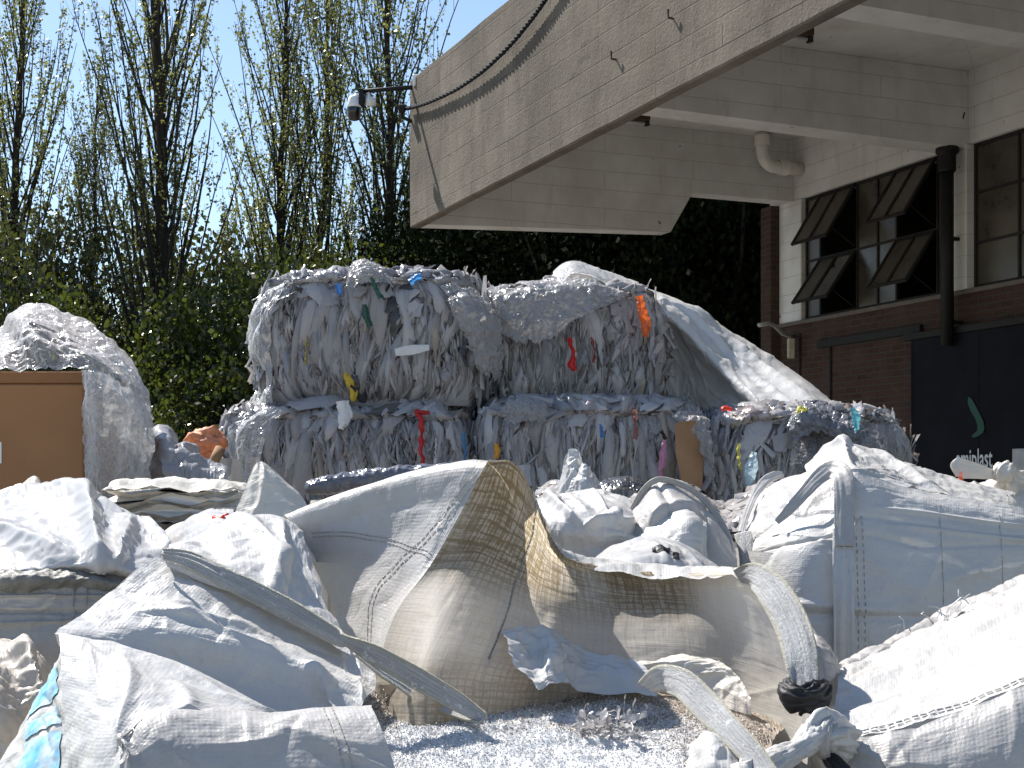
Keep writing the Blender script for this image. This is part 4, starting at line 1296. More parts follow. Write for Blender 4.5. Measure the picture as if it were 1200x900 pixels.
film(B3, [[(925, 490, 8.95), (950, 472, 8.9), (985, 480, 8.85), (1010, 490, 8.8)], [(922, 500, 8.5), (945, 482, 8.42), (975, 496, 8.40), (1008, 508, 8.42)], [(930, 520, 8.42), (955, 508, 8.38), (980, 514, 8.38), (1003, 520, 8.4)]],
     44, 60, 'film_dark', 'foil', 68, 0.10, label='crumpled dark grey foil on the top', col=(1, 1, 1))
film(B3, [[(930, 500, 8.6), (970, 510, 8.5), (1010, 500, 8.5), (1040, 510, 8.6)], [(925, 530, 8.42), (965, 540, 8.36), (1010, 535, 8.36), (1045, 540, 8.5)], [(925, 560, 8.42), (965, 570, 8.36), (1010, 572, 8.36), (1050, 575, 8.5)]],
     50, 60, 'film_clear', 'loose_film', 69, 0.06, label='smoky clear film wrapped round the right end', col=(0.40, 0.41, 0.45))
# clear bag blown out at the right end of the stack
th = np.linspace(0, 2 * np.pi, 9)
rows = []
for k, (cx, cy, rx, ry) in enumerate(((1030, 520, 3, 4), (1035, 520, 16, 22), (1048, 524, 19, 26), (1060, 536, 11, 18), (1067, 545, 2, 3))):
    rows.append([P(cx + 0.3 * rx * math.cos(a), cy - ry * math.sin(a), 8.75) + np.array([0, -0.13 * rx / 19 * math.cos(a), 0]) for a in th])
S = crumple(surf(np.array(rows), 50, 60), (0.07, 0.07), (50, 40, 30), 0.01, 0.06, 70)
ob = sheet('film_bag', to_local(B3, S), M['film_clear'], B3, thick=0.0008, col=np.array((0.9, 0.9, 0.9))); ob['label'] = 'clear plastic bag bulging out at the right end'

# ---- white tarpaulin over the right of the stack
def m_tarp(name, c0=(0.80, 0.80, 0.81), trans=0.28, rough=0.35, dirt=0.25, weave=0.25, wscale=260.0, stain=(0.36, 0.32, 0.26), spec=0.5, lines=0.0, fine=0.10):
    """woven polypropylene: faint weave, dirt blotches, some light coming through"""
    nt = NT(name)
    uv = nt.coord('UV'); co = nt.coord()
    wx = nt.n('ShaderNodeTexWave', {'Vector': uv, 'Scale': wscale / 6.283, 'Distortion': 0.6, 'Detail': 1.0}, wave_type='BANDS', bands_direction='X').outputs['Fac']
    wy = nt.n('ShaderNodeTexWave', {'Vector': uv, 'Scale': wscale / 6.283, 'Distortion': 0.6, 'Detail': 1.0}, wave_type='BANDS', bands_direction='Y').outputs['Fac']
    n1 = nt.noise(co, 3.2, 8, 0.62)
    n2 = nt.noise(co, 11.0, 7, 0.7, 0.4)
    sx = nt.noise(nt.mapping(uv, (90, 6, 1)), 1.0, 3, 0.5)
    sy = nt.noise(nt.mapping(uv, (6, 90, 1)), 1.0, 3, 0.5)
    thr = nt.math('MULTIPLY', nt.math('ADD', sx, sy), 0.5)
    c = nt.mix(nt.math('MULTIPLY', nt.ramp(n1, [(0.40, 0), (0.72, 1)]), dirt), c0, stain)
    c = nt.mix(nt.math('MULTIPLY', nt.ramp(n2, [(0.50, 0), (0.78, 1)]), dirt * 0.8), c, [k * 0.75 for k in stain])
    c = nt.mix(nt.math('MULTIPLY', nt.ramp(thr, [(0.36, 1), (0.5, 0)]), fine), c, [k * 0.72 for k in c0])
    sp = nt.noise(co, 34, 5, 0.75)
    c = nt.mix(nt.math('MULTIPLY', nt.ramp(sp, [(0.62, 0), (0.74, 1)]), min(1.0, dirt * 1.6)), c, [k * 0.55 for k in stain])
    h = nt.math('MULTIPLY', nt.math('ADD', wx, wy), weave)
    cr = nt.noise(co, 16, 5, 0.6, 0.5)
    b1 = nt.bump(h, 0.35, 0.0015)
    nrm = nt.bump(nt.math('ADD', cr, nt.math('MULTIPLY', thr, 0.12)), 0.60, 0.010, b1)
    p = bsdf(nt, c, rough, nrm, spec)
    tr = nt.n('ShaderNodeBsdfTranslucent', {'Color': c, 'Normal': nrm}).outputs[0]
    return nt.done(nt.n('ShaderNodeMixShader', {0: trans, 1: p, 2: tr}).outputs[0])
M['tarp'] = m_tarp('white_tarpaulin', (0.68, 0.675, 0.67), 0.06, 0.30, 0.18)
rows = [[(655, 330, 11.6), (720, 350, 11.7), (800, 395, 11.8), (880, 440, 11.8), (960, 500, 11.6)],
        [(652, 318, 10.9), (715, 332, 11.0), (800, 362, 11.1), (885, 410, 11.0), (985, 484, 10.4)],
        [(664, 311, 10.2), (735, 332, 10.3), (815, 366, 10.3), (880, 420, 10.1), (972, 482, 9.5)],
        [(700, 326, 9.95), (748, 342, 10.0), (806, 372, 10.0), (858, 424, 9.8), (925, 482, 9.3)],
        [(752, 346, 9.82), (758, 352, 9.84), (798, 382, 9.86), (846, 434, 9.68), (906, 488, 9.25)],
        [(756, 370, 9.98), (764, 380, 10.02), (796, 400, 10.02), (838, 446, 9.84), (890, 492, 9.45)],
        [(762, 420, 10.12), (772, 428, 10.14), (800, 440, 10.12), (828, 466, 9.96), (866, 496, 9.62)],
        [(766, 520, 10.25), (778, 520, 10.25), (800, 520, 10.22), (826, 520, 10.08), (850, 520, 9.8)]]
S = surf(PC(rows), 130, 130)
S = crumple(S, (0.022, 0.018), (80, 60, 30), 0.012, 0.10, 71)
S = creases(S, 90, 0.014, 0.014, 5)
S = fold(S, (0.30, 0.45), (0.32, 1.0), 0.016, 0.05, 1)
S = fold(S, (0.40, 0.40), (0.39, 1.0), 0.014, 0.04, 1, 2)
tag(sheet('tarpaulin', S, M['tarp'], thick=0.002), 'white woven tarpaulin sloping down from the top of the right bales', 'tarpaulin')
# clear film peak on the upper right bale
S = crumple(surf(PC([[(640, 335, 10.3), (665, 322, 10.3), (700, 325, 10.4), (745, 338, 10.4)], [(650, 322, 9.7), (668, 308, 9.7), (700, 318, 9.8), (750, 334, 9.8)], [(655, 330, 9.4), (672, 322, 9.35), (705, 332, 9.4), (745, 342, 9.45)]]), 40, 60), (0.06, 0.06), (50, 40, 30), 0.01, 0.06, 72)
tag(sheet('film_sheet', S, M['film_clear'], thick=0.0008, col=np.array((0.95, 0.95, 0.95))), 'clear film rising to a peak on top of the upper right bale, beside the tarpaulin', 'plastic film')
# ================================================================== woven sacks in the foreground
M['woven'] = m_tarp('white_woven_sack', (0.55, 0.54, 0.525), 0.09, 0.36, 0.30, stain=(0.44, 0.41, 0.37))
M['woven_grey'] = m_tarp('grey_woven_sack', (0.47, 0.455, 0.44), 0.14, 0.4, 0.36, stain=(0.38, 0.35, 0.32))  # greyer than the white weave and a little more see-through
M['woven_old'] = m_tarp('weathered_woven_sack', (0.42, 0.40, 0.38), 0.10, 0.5, 0.5, stain=(0.27, 0.25, 0.22), fine=0.4)
M['woven_cream'] = m_tarp('cream_woven_sack', (0.70, 0.665, 0.60), 0.18, 0.42, 0.18, stain=(0.52, 0.45, 0.36))
M['liner'] = m_film('white_liner_film', 0.0, 0.22, 0.24, (0.62, 0.61, 0.60), bump=0.30, bscale=12, fleck=0.12)
M['mould'] = m_tarp('mouldy_sack_edge', (0.30, 0.29, 0.27), 0.08, 0.6, 0.9, stain=(0.07, 0.07, 0.055), fine=0.4)

def m_inner():
    """inside of the open sack: brown mildew along the threads, worst near the rim and the seam"""
    nt = NT('stained_sack_inside')
    uv = nt.coord('UV'); co = nt.coord()
    s = nt.n('ShaderNodeSeparateXYZ', {'Vector': uv})
    wob = nt.noise(uv, 7.0, 5, 0.6)
    def lines(axis, period, lo):
        x = nt.math('ADD', nt.math('MULTIPLY', s.outputs[axis], 1.0 / period), nt.math('MULTIPLY', wob, 2.2))
        f = nt.math('ABSOLUTE', nt.math('SUBTRACT', nt.math('FRACT', x), 0.5))
        return nt.ramp(f, [(lo, 0.0), (0.5, 1.0)])
    gx_ = lines('X', 0.021, 0.34); gy_ = lines('Y', 0.018, 0.34)
    fx = nt.noise(nt.mapping(uv, (170, 7, 1)), 1.0, 4, 0.6)
    fy = nt.noise(nt.mapping(uv, (7, 170, 1)), 1.0, 4, 0.6)
    thr = nt.math('MULTIPLY', nt.math('ADD', fx, fy), 0.5)
    blot = nt.noise(co, 4.2, 6, 0.6)
    blot2 = nt.noise(co, 14.0, 6, 0.7)
    rim = nt.ramp(s.outputs['Y'], [(0.0, 1.0), (0.27, 1.0), (0.33, 0.35), (0.38, 0.04), (0.50, 0.03), (0.56, 0.4), (0.65, 0.6)])
    left = nt.ramp(s.outputs['X'], [(0.78, 1.0), (0.90, 0.0)])
    rim = nt.math('MULTIPLY', rim, left)
    m1 = nt.math('MULTIPLY', rim, nt.ramp(blot, [(0.30, 0.45), (0.50, 1.0)]))
    grid = nt.math('MULTIPLY', nt.math('MAXIMUM', gx_, gy_), nt.math('MULTIPLY', left, nt.ramp(blot, [(0.3, 0.3), (0.6, 1.0)])))
    speck = nt.math('MULTIPLY', m1, nt.ramp(nt.math('ADD', thr, nt.math('MULTIPLY', grid, 0.16)), [(0.44, 0.0), (0.56, 1.0)]))
    c = nt.mix(nt.ramp(blot, [(0.3, 0), (0.75, 1)]), (0.86, 0.825, 0.77), (0.78, 0.725, 0.64))
    c = nt.mix(nt.math('MULTIPLY', nt.ramp(thr, [(0.36, 1), (0.52, 0)]), 0.30), c, (0.52, 0.46, 0.38))
    c = nt.mix(nt.math('MULTIPLY', m1, 0.36), c, (0.50, 0.39, 0.24))
    c = nt.mix(nt.math('MULTIPLY', speck, 0.85), c, (0.25, 0.18, 0.08))
    c = nt.mix(nt.math('MULTIPLY', grid, 0.12), c, (0.36, 0.31, 0.25))
    c = nt.mix(nt.math('MULTIPLY', nt.ramp(blot2, [(0.55, 0), (0.75, 1)]), nt.math('MULTIPLY', m1, 0.5)), c, (0.20, 0.15, 0.07))
    nrm = nt.bump(nt.math('ADD', thr, nt.math('MULTIPLY', grid, 0.12)), 0.5, 0.004)
    p = bsdf(nt, c, 0.55, nrm, 0.3)
    tr = nt.n('ShaderNodeBsdfTranslucent', {'Color': c, 'Normal': nrm}).outputs[0]
    return nt.done(nt.n('ShaderNodeMixShader', {0: 0.66, 1: p, 2: tr}).outputs[0])
M['inner'] = m_inner()

def m_web():
    """polypropylene webbing with a yellow thread along each edge"""
    nt = NT('sack_webbing')
    uv = nt.coord('UV'); co = nt.coord()
    s = nt.n('ShaderNodeSeparateXYZ', {'Vector': uv})
    ch = nt.n('ShaderNodeTexChecker', {'Vector': nt.mapping(uv, (130, 75, 1)), 'Scale': 1.0}).outputs['Fac']
    gr = nt.noise(nt.mapping(uv, (420, 9, 1)), 1.0, 3, 0.6)
    n1 = nt.noise(nt.mapping(uv, (300, 110, 1)), 1.0, 5, 0.75)
    d = nt.noise(co, 9, 6, 0.65)
    c = nt.mix(nt.ramp(d, [(0.35, 0), (0.75, 1)]), (0.54, 0.545, 0.55), (0.36, 0.36, 0.36))
    c = nt.mix(nt.math('MULTIPLY', nt.ramp(n1, [(0.38, 1), (0.6, 0)]), 0.40), c, (0.26, 0.26, 0.265))
    c = nt.mix(nt.math('MULTIPLY', nt.ramp(gr, [(0.38, 1), (0.56, 0)]), 0.55), c, (0.20, 0.20, 0.20))
    c = nt.mix(nt.math('MULTIPLY', nt.ramp(nt.noise(co, 60, 4, 0.7), [(0.60, 0), (0.68, 1)]), 0.7), c, (0.80, 0.80, 0.80))
    ab = nt.math('ABSOLUTE', nt.math('SUBTRACT', s.outputs['X'], 0.0))
    th = nt.ramp(ab, [(0.019, 0), (0.0205, 1), (0.0225, 1), (0.0245, 0)])
    c = nt.mix(nt.math('MULTIPLY', th, 0.75), c, (0.42, 0.36, 0.12))
    nrm = nt.bump(nt.math('ADD', nt.math('MULTIPLY', ch, 0.6), nt.math('MULTIPLY', n1, 1.6)), 0.9, 0.004)
    return nt.done(bsdf(nt, c, 0.42, nrm, 0.5))
M['web'] = m_web()
M['stitch'] = plain('grey_stitching', (0.34, 0.32, 0.29), 0.8, 0.2, var=0.3, scale=40)
M['tie'] = plain('black_tie_cloth', (0.010, 0.010, 0.012), 0.6, 0.4, var=0.3)
M['red'] = plain('red_string', (0.70, 0.05, 0.03), 0.5, 0.4)
M['orange'] = plain('orange_tag', (0.90, 0.13, 0.05), 0.5, 0.4)

class Sack:
    def __init__(self, name, label, cat, px, Y, group=None):
        self.o = empty(name, label, cat, ((px - 600) / F * Y, Y, 0.0), 0, group)
        self.sh = np.array(self.o.location)
    def cloth(self, name, rows, n, m, mt, e=(0.03, 0.03), seed=1, bend=0.06, anchor=0.012, thick=0.0016, folds=(), it=(70, 50, 30), col=None, label=None, edge_pin=0.0, world=None, cr=(22, 0.007, 0.012)):
        S = surf(PC(rows), n, m) if world is None else surf(np.array(world), n, m)
        for f in folds: S = fold(S, *f)
        S = creases(S, *cr, seed)
        pin = None
        if edge_pin:
            U, V = np.meshgrid(np.linspace(0, 1, n), np.linspace(0, 1, m), indexing='ij')
            dd = np.minimum(np.minimum(U, 1 - U), np.minimum(V, 1 - V))
            pin = edge_pin * np.clip(1 - dd / 0.06, 0, 1)
        S = crumple(S, e, it, anchor, bend, seed, pin)
        ob = sheet(name, S, M[mt], self.o, self.sh, None if col is None else np.array(col), thick)
        if label: ob['label'] = label
        self.S = S; self.last = ob
        return S
    def stitch(self, S, uv, rows=2, gap=0.010, dash=0.011, pitch=0.0145, rad=0.0009, parent=None):
        """stitching along a path given in grid fractions"""
        n, m = S.shape[:2]
        N = normals(S)
        uv = np.array(uv, float)
        t = np.linspace(0, len(uv) - 1, 400)
        u = np.interp(t, range(len(uv)), uv[:, 0]) * (n - 1); v = np.interp(t, range(len(uv)), uv[:, 1]) * (m - 1)
        i = np.clip(u.astype(int), 0, n - 2); j = np.clip(v.astype(int), 0, m - 2)
        fu = (u - i)[:, None]; fv = (v - j)[:, None]
        def smp(A): return A[i, j] * (1 - fu) * (1 - fv) + A[i + 1, j] * fu * (1 - fv) + A[i, j + 1] * (1 - fu) * fv + A[i + 1, j + 1] * fu * fv
        X = smp(S); Nn = smp(N)
        if np.mean(Nn @ np.array([0, -1.0, 0.3])) < 0: Nn = -Nn
        T = np.gradient(X, axis=0); T /= np.linalg.norm(T, axis=1)[:, None] + 1e-9
        B = np.cross(T, Nn)
        d = np.concatenate([[0], np.cumsum(np.linalg.norm(np.diff(X, axis=0), axis=1))])
        mb = MB()
        for k in range(rows):
            Xk = X + B * gap * (k - (rows - 1) / 2) + Nn * 0.0012
            s = 0.0
            while s + dash < d[-1]:
                a = np.array([np.interp(s, d, Xk[:, c]) for c in range(3)]); b = np.array([np.interp(s + dash, d, Xk[:, c]) for c in range(3)])
                mb.tube(np.array([a, b]), rad, 4, False)
                s += pitch
        return mb.build('stitching', M['stitch'], parent or self.last, False, (0, 0, 0), self.sh)
    def strap(self, path, width, mt='web', tilt=0.0, name='lifting_strap', seed=0, thick=0.004, sag=0.06, twist=0.0, label=None, n=60, parent=None):
        """webbing along (px, py, Y) points; width in pixels (number or per point)"""
        c = np.array([P(*q) for q in path])
        k = len(c)
        wds = np.broadcast_to(np.asarray(width, float), (k,)) / F * np.array([q[2] for q in path]) / 2
        t = np.linspace(0, k - 1, n)
        c = _cr(c[:, None, :], n)[:, 0]
        wd = np.interp(t, range(k), wds)
        tw = np.interp(t, range(k), np.broadcast_to(np.asarray(tilt, float), (k,)))
        T = np.gradient(c, axis=0); T /= np.linalg.norm(T, axis=1)[:, None] + 1e-9
        view = c - np.array([0, 0, EYE]); view /= np.linalg.norm(view, axis=1)[:, None]
        s0 = np.cross(T, view); s0 /= np.linalg.norm(s0, axis=1)[:, None] + 1e-9
        f0 = np.cross(s0, T); f0 *= -np.sign(np.sum(f0 * view, 1))[:, None]
        s = s0 * np.cos(tw)[:, None] + f0 * np.sin(tw)[:, None]
        f = np.cross(s, T); f *= -np.sign(np.sum(f * view, 1))[:, None]
        Q = 17
        q = np.linspace(-1, 1, Q)
        r = np.random.default_rng(seed)
        wob = fbm(np.stack([np.linspace(0, 6, n), 0 * t, 0 * t + seed], -1), seed, 3)
        rib = fbm(np.stack([q[None] * 4.0 + 0 * t[:, None], 0 * q[None] + np.linspace(0, 3, n)[:, None], 0 * q[None] + 0 * t[:, None] + seed * 3.3], -1), seed + 40, 3)
        S = c[:, None] + s[:, None] * (wd[:, None] * q[None])[..., None] + f[:, None] * (sag * wd[:, None] * (1 - q[None] ** 2) + 0.16 * wd[:, None] * wob[:, None] * q[None] + 0.13 * wd[:, None] * rib)[..., None]
        N = f[:, None] * np.ones((1, Q, 1)) * thick
        L = np.concatenate([[0], np.cumsum(np.linalg.norm(np.diff(c, axis=0), axis=1))])
        uv = np.stack([q[None] * 0.0225 * np.ones((n, 1)), L[:, None] * np.ones((1, Q))], -1).reshape(-1, 2)
        g0 = grid_faces(n, Q)
        mb = MB()
        mb.add(np.concatenate([S.reshape(-1, 3), (S - N).reshape(-1, 3)]), np.concatenate([g0, g0[:, ::-1] + n * Q, rim_faces(n, Q)]), None, np.concatenate([uv, uv]))
        ob = mb.build(name, M[mt], parent or self.o, True, (0, 0, 0), self.sh)
        if label: ob['label'] = label
        return ob
    def body(self, x0, x1, y0, y1, z0, z1, mt='woven', seed=1, e=0.02, bulge=0.06, p=5.0, n=60, m=140, name='sack_body', rz=0.0, top=0.0):
        """the filled sack: a bulging square tube closed at the bottom, open rows at the top"""
        th = np.linspace(0, 2 * np.pi, 25) + np.pi / 2
        cx, cy = (x0 + x1) / 2, (y0 + y1) / 2
        rows = []
        for k in np.linspace(0, 1, 9):
            b = 1 + bulge * math.sin(math.pi * min(1, k * 1.05)) - (0.10 if k == 0 else 0) - top * max(0, k - 0.8) * 5
            row = []
            for a in th:
                q = np.array([math.cos(a), math.sin(a)])
                q = q / (abs(q[0]) ** p + abs(q[1]) ** p) ** (1 / p)
                X = np.array([q[0] * (x1 - x0) / 2 * b, q[1] * (y1 - y0) / 2 * b])
                c_, s_ = math.cos(rz), math.sin(rz)
                row.append((cx + c_ * X[0] - s_ * X[1], cy + s_ * X[0] + c_ * X[1], z0 + (z1 - z0) * k))
            rows.append(row)
        S = surf(np.array(rows), n, m)
        S = crumple(S, (e, e), (60, 40, 24), 0.012, 0.08, seed)
        S[:, -1] = S[:, 0]
        ob = sheet(name, S, M[mt], self.o, self.sh, None, 0.0016)
        self.S = S; self.last = ob
        return S

def blob_path(pts, rad, mt, name, parent, shift, seed=0, seg=56, n=60, amp=0.25, label=None):
    """gathered cloth: a tube with pleats running along it"""
    c = _cr(np.array(pts)[:, None, :], n)[:, 0]
    t = np.linspace(0, len(pts) - 1, n)
    rr = np.interp(t, range(len(pts)), rad)
    T = np.gradient(c, axis=0); T /= np.linalg.norm(T, axis=1)[:, None]
    u = np.cross(T[0], [0.3, 0.2, 1.0]); u /= np.linalg.norm(u)
    a = np.linspace(0, 2 * np.pi, seg, endpoint=False)
    V = []
    for i in range(n):
        u = u - T[i] * (u @ T[i]); u /= np.linalg.norm(u)
        w_ = np.cross(T[i], u)
        pl = 1 + amp * (fbm(np.stack([np.cos(a) * 1.8, np.sin(a) * 1.8, 0 * a + i * 0.06 + seed * 7], -1), seed, 2) * 1.2 + 0.55 * ridged(np.stack([np.cos(a + i * 0.02) * 3.6, np.sin(a + i * 0.02) * 3.6, 0 * a + i * 0.035 + seed * 5], -1), seed + 3, 2) - 0.15)
        V.append(c[i] + (rr[i] * pl)[:, None] * (np.cos(a)[:, None] * u + np.sin(a)[:, None] * w_))
    mb = MB()
    f = [list(q) for q in grid_faces(n, seg, True)] + [list(range(seg))[::-1], list(range((n - 1) * seg, n * seg))]
    mb.add(np.concatenate(V), f)
    ob = mb.build(name, M[mt], parent, True, (0, 0, 0), shift)
    if label: ob['label'] = label
    return ob

# ------------------------------------------------------------------ the big open sack in the middle
A = Sack('bulk_bag', 'open white bulk bag in the foreground with brown mildew stains inside', 'bulk bag', 640, 3.0)
S = A.cloth('outer_flap', [
    [(330, 616, 3.50), (395, 592, 3.44), (470, 570, 3.36), (540, 556, 3.26), (580, 556, 3.18)],
    [(334, 604, 3.32), (398, 580, 3.24), (474, 556, 3.14), (540, 541, 3.06), (572, 541, 3.02)],
    [(352, 632, 3.28), (410, 612, 3.20), (470, 598, 3.11), (520, 592, 3.03), (545, 592, 3.00)],
    [(372, 672, 3.25), (412, 660, 3.18), (455, 654, 3.10), (492, 656, 3.00), (506, 660, 2.97)],
    [(392, 716, 3.20), (414, 708, 3.14), (436, 706, 3.07), (458, 712, 3.00), (464, 718, 2.93)],
    [(396, 762, 3.12), (410, 768, 3.08), (424, 774, 3.03), (440, 778, 2.91), (444, 780, 2.90)]], 150, 120, 'woven_grey', (0.010, 0.010), 81, 0.10, edge_pin=0.05, cr=(8, 0.003, 0.010))
A.stitch(S, [(0.40, 0.06), (0.5, 0.35), (0.56, 0.62), (0.585, 0.93)], 2, 0.009)
A.stitch(S, [(0.28, 0.96), (0.45, 0.80), (0.60, 0.62), (0.72, 0.52), (0.82, 0.5), (0.98, 0.6)], 2, 0.016)
S = A.cloth('inner_wall', [
    [(580, 556, 3.18), (612, 566, 3.20), (638, 612, 3.30), (662, 650, 3.42), (716, 664, 3.48), (790, 668, 3.45), (848, 672, 3.32), (884, 682, 3.12), (912, 698, 2.98)],
    [(572, 540, 3.02), (604, 546, 3.06), (630, 594, 3.16), (656, 648, 3.28), (712, 668, 3.36), (790, 674, 3.34), (846, 672, 3.20), (884, 678, 2.98), (914, 696, 2.86)],
    [(545, 592, 3.00), (590, 598, 3.05), (622, 630, 3.14), (656, 664, 3.28), (716, 682, 3.35), (794, 690, 3.33), (850, 690, 3.20), (898, 706, 2.97), (934, 730, 2.85)],
    [(506, 660, 2.97), (556, 662, 2.97), (604, 680, 3.06), (654, 702, 3.22), (720, 714, 3.28), (800, 716, 3.28), (856, 722, 3.20), (912, 744, 3.00), (950, 770, 2.86)],
    [(464, 718, 2.93), (522, 724, 2.80), (588, 736, 2.90), (652, 752, 3.08), (722, 756, 3.14), (806, 760, 3.18), (866, 772, 3.18), (922, 792, 3.00), (952, 812, 2.86)],
    [(444, 780, 2.90), (494, 786, 2.66), (566, 792, 2.74), (640, 798, 2.94), (724, 800, 3.02), (810, 804, 3.10), (876, 822, 3.12), (930, 838, 2.95), (950, 850, 2.84)],
    [(430, 850, 2.88), (486, 850, 2.60), (560, 850, 2.68), (636, 850, 2.86), (724, 850, 2.96), (814, 852, 3.04), (884, 876, 3.04), (932, 890, 2.88), (946, 896, 2.8)]], 170, 260, 'inner', (0.014, 0.012), 82, 0.10, edge_pin=0.05, cr=(14, 0.004, 0.010))
A.stitch(S, [(0.17, 0.245), (0.4, 0.25), (0.6, 0.25), (0.78, 0.25)], 1, 0.0, 0.012, 0.016, 0.0022)
# hem: the lit outside of the rim rolled over
A.cloth('rim_hem', [
    [(626, 590, 3.22), (642, 634, 3.36), (664, 658, 3.50), (716, 668, 3.58), (790, 672, 3.56), (846, 672, 3.42), (880, 676, 3.22)],
    [(624, 574, 3.14), (640, 622, 3.26), (662, 645, 3.38), (716, 658, 3.46), (790, 664, 3.44), (846, 666, 3.30), (882, 672, 3.06)],
    [(630, 592, 3.13), (648, 640, 3.24), (668, 660, 3.33), (716, 671, 3.33), (790, 678, 3.31), (848, 676, 3.17), (884, 681, 2.965)]], 26, 160, 'woven', (0.02, 0.03), 83, 0.05)
# liner film crumpled against the inside
A.cloth('liner', [
    [(588, 738, 2.88), (625, 736, 2.96), (652, 742, 3.04), (692, 762, 3.06), (740, 772, 3.06)],
    [(600, 770, 2.78), (628, 768, 2.86), (648, 764, 2.85), (690, 778, 2.98), (760, 786, 3.0)],
    [(622, 796, 2.74), (632, 800, 2.74), (650, 790, 2.80), (690, 786, 2.93), (768, 800, 2.95)],
    [(628, 806, 2.72), (634, 808, 2.72), (655, 800, 2.78), (700, 812, 2.90), (770, 816, 2.92)]], 70, 90, 'liner', (0.05, 0.05), 84, 0.04, label='white liner film crumpled into facets')
A.cloth('liner', [
    [(800, 766, 3.12), (835, 772, 3.06), (862, 790, 3.0), (878, 814, 2.94)],
    [(690, 790, 3.0), (760, 786, 3.04), (835, 796, 3.02), (880, 820, 2.93)],
    [(720, 806, 2.98), (780, 812, 3.02), (830, 824, 3.0), (880, 838, 2.92)]], 60, 90, 'woven_cream', (0.03, 0.03), 85, 0.06, label='loose inner fold above the granules')
A.body(-0.34, 0.62, 2.35, 3.35, 0.0, 1.20, 'woven_grey', 86)
st = A.strap([(864, 676, 3.02), (884, 676, 2.86), (906, 694, 2.76), (926, 728, 2.68), (938, 766, 2.62), (943, 808, 2.58)], (18, 34, 40, 42, 41, 36), 'web', [0.5, 0.25, 0.1, 0.05, 0, 0], seed=3, label='wide webbing strap with yellow edges tied with black cloth')
q = [P(920, 812, 2.57), P(935, 822, 2.55), (P(950, 822, 2.55)), P(966, 814, 2.57)]
blob_path([P(921, 803, 2.58), P(929, 815, 2.545), P(943, 818, 2.535), P(958, 814, 2.55), P(966, 803, 2.58)], [0.012, 0.021, 0.023, 0.022, 0.012], 'tie', 'tie', st, A.sh, 4, amp=0.5)
blob_path([P(943, 812, 2.55), P(942, 826, 2.54), P(938, 838, 2.55)], [0.010, 0.007, 0.003], 'tie', 'tie_end', st, A.sh, 5, n=12)
A.strap([(756, 806, 2.60), (775, 796, 2.54), (800, 802, 2.47), (826, 826, 2.40), (852, 852, 2.32), (880, 882, 2.24), (900, 910, 2.18)], (20, 34, 36, 36, 32, 30, 28), 'web', [0.6, 0.2, 0.1, 0, 0, 0, 0.1], seed=4, label='frayed webbing strap with a yellow edge across the granules')
# grey torn edge right of the strap
A.cloth('torn_edge', [[(938, 726, 2.9), (956, 740, 2.84), (974, 760, 2.86)], [(948, 760, 2.78), (966, 768, 2.74), (984, 778, 2.80)], [(955, 800, 2.72), (970, 804, 2.70), (984, 806, 2.76)], [(950, 840, 2.68), (966, 846, 2.66), (978, 850, 2.72)]], 60, 40, 'woven_old', (0.04, 0.03), 87, 0.05, label='grey weathered torn edge beside the strap')

# granules and dirt inside the sack
def ground_in_bag():
    n, m = 150, 190
    rows = [[(400, 812, 2.92), (490, 802, 2.70), (620, 808, 2.96), (740, 806, 3.06), (850, 822, 3.14), (920, 850, 3.0)],
            [(410, 840, 2.70), (500, 832, 2.76), (610, 828, 2.86), (730, 826, 2.9), (840, 850, 2.76), (900, 880, 2.5)],
            [(430, 862, 2.58), (500, 850, 2.60), (590, 848, 2.66), (720, 852, 2.72), (830, 872, 2.62), (900, 895, 2.5)],
            [(430, 905, 2.42), (500, 895, 2.42), (590, 890, 2.46), (720, 895, 2.50), (830, 905, 2.44), (900, 915, 2.35)],
            [(430, 990, 2.10), (500, 985, 2.10), (590, 980, 2.10), (720, 980, 2.10), (830, 985, 2.10), (900, 990, 2.08)]]
    S = surf(PC(rows), n, m)
    S[..., 2] += 0.008 * fbm(S * 14, 3, 4) + 0.006 * ridged(S * 30, 5, 3)
    return S
def m_gran():
    nt = NT('white_granules')
    vc = nt.n('ShaderNodeVertexColor', layer_name='Col').outputs['Color']
    co = nt.coord()
    n1 = nt.noise(co, 120, 4, 0.7)
    c = nt.mix(nt.math('MULTIPLY', nt.ramp(n1, [(0.4, 1), (0.6, 0)]), 0.25), vc, (0.30, 0.26, 0.22))
    p = bsdf(nt, c, 0.5, nt.bump(n1, 0.7, 0.004), 0.4)
    tr = nt.n('ShaderNodeBsdfTranslucent', {'Color': c}).outputs[0]
    return nt.done(nt.n('ShaderNodeMixShader', {0: 0.2, 1: p, 2: tr}).outputs[0])
M['gran'] = m_gran()
G = ground_in_bag()
n, m = G.shape[:2]
U, V = np.meshgrid(np.linspace(0, 1, n), np.linspace(0, 1, m), indexing='ij')
dirt = np.clip(1.35 - U * 2.3 + 0.55 * fbm(G * 9, 8, 4) + 0.5 * np.clip(V - 0.62, 0, 1) * 4 * (U > 0.1), 0, 1)
colr = (1 - dirt[..., None]) * np.array([0.80, 0.81, 0.82]) + dirt[..., None] * np.array([0.40, 0.33, 0.26])
mb = MB(); mb.add(G.reshape(-1, 3), grid_faces(n, m), colr.reshape(-1, 3))
r = np.random.default_rng(12)
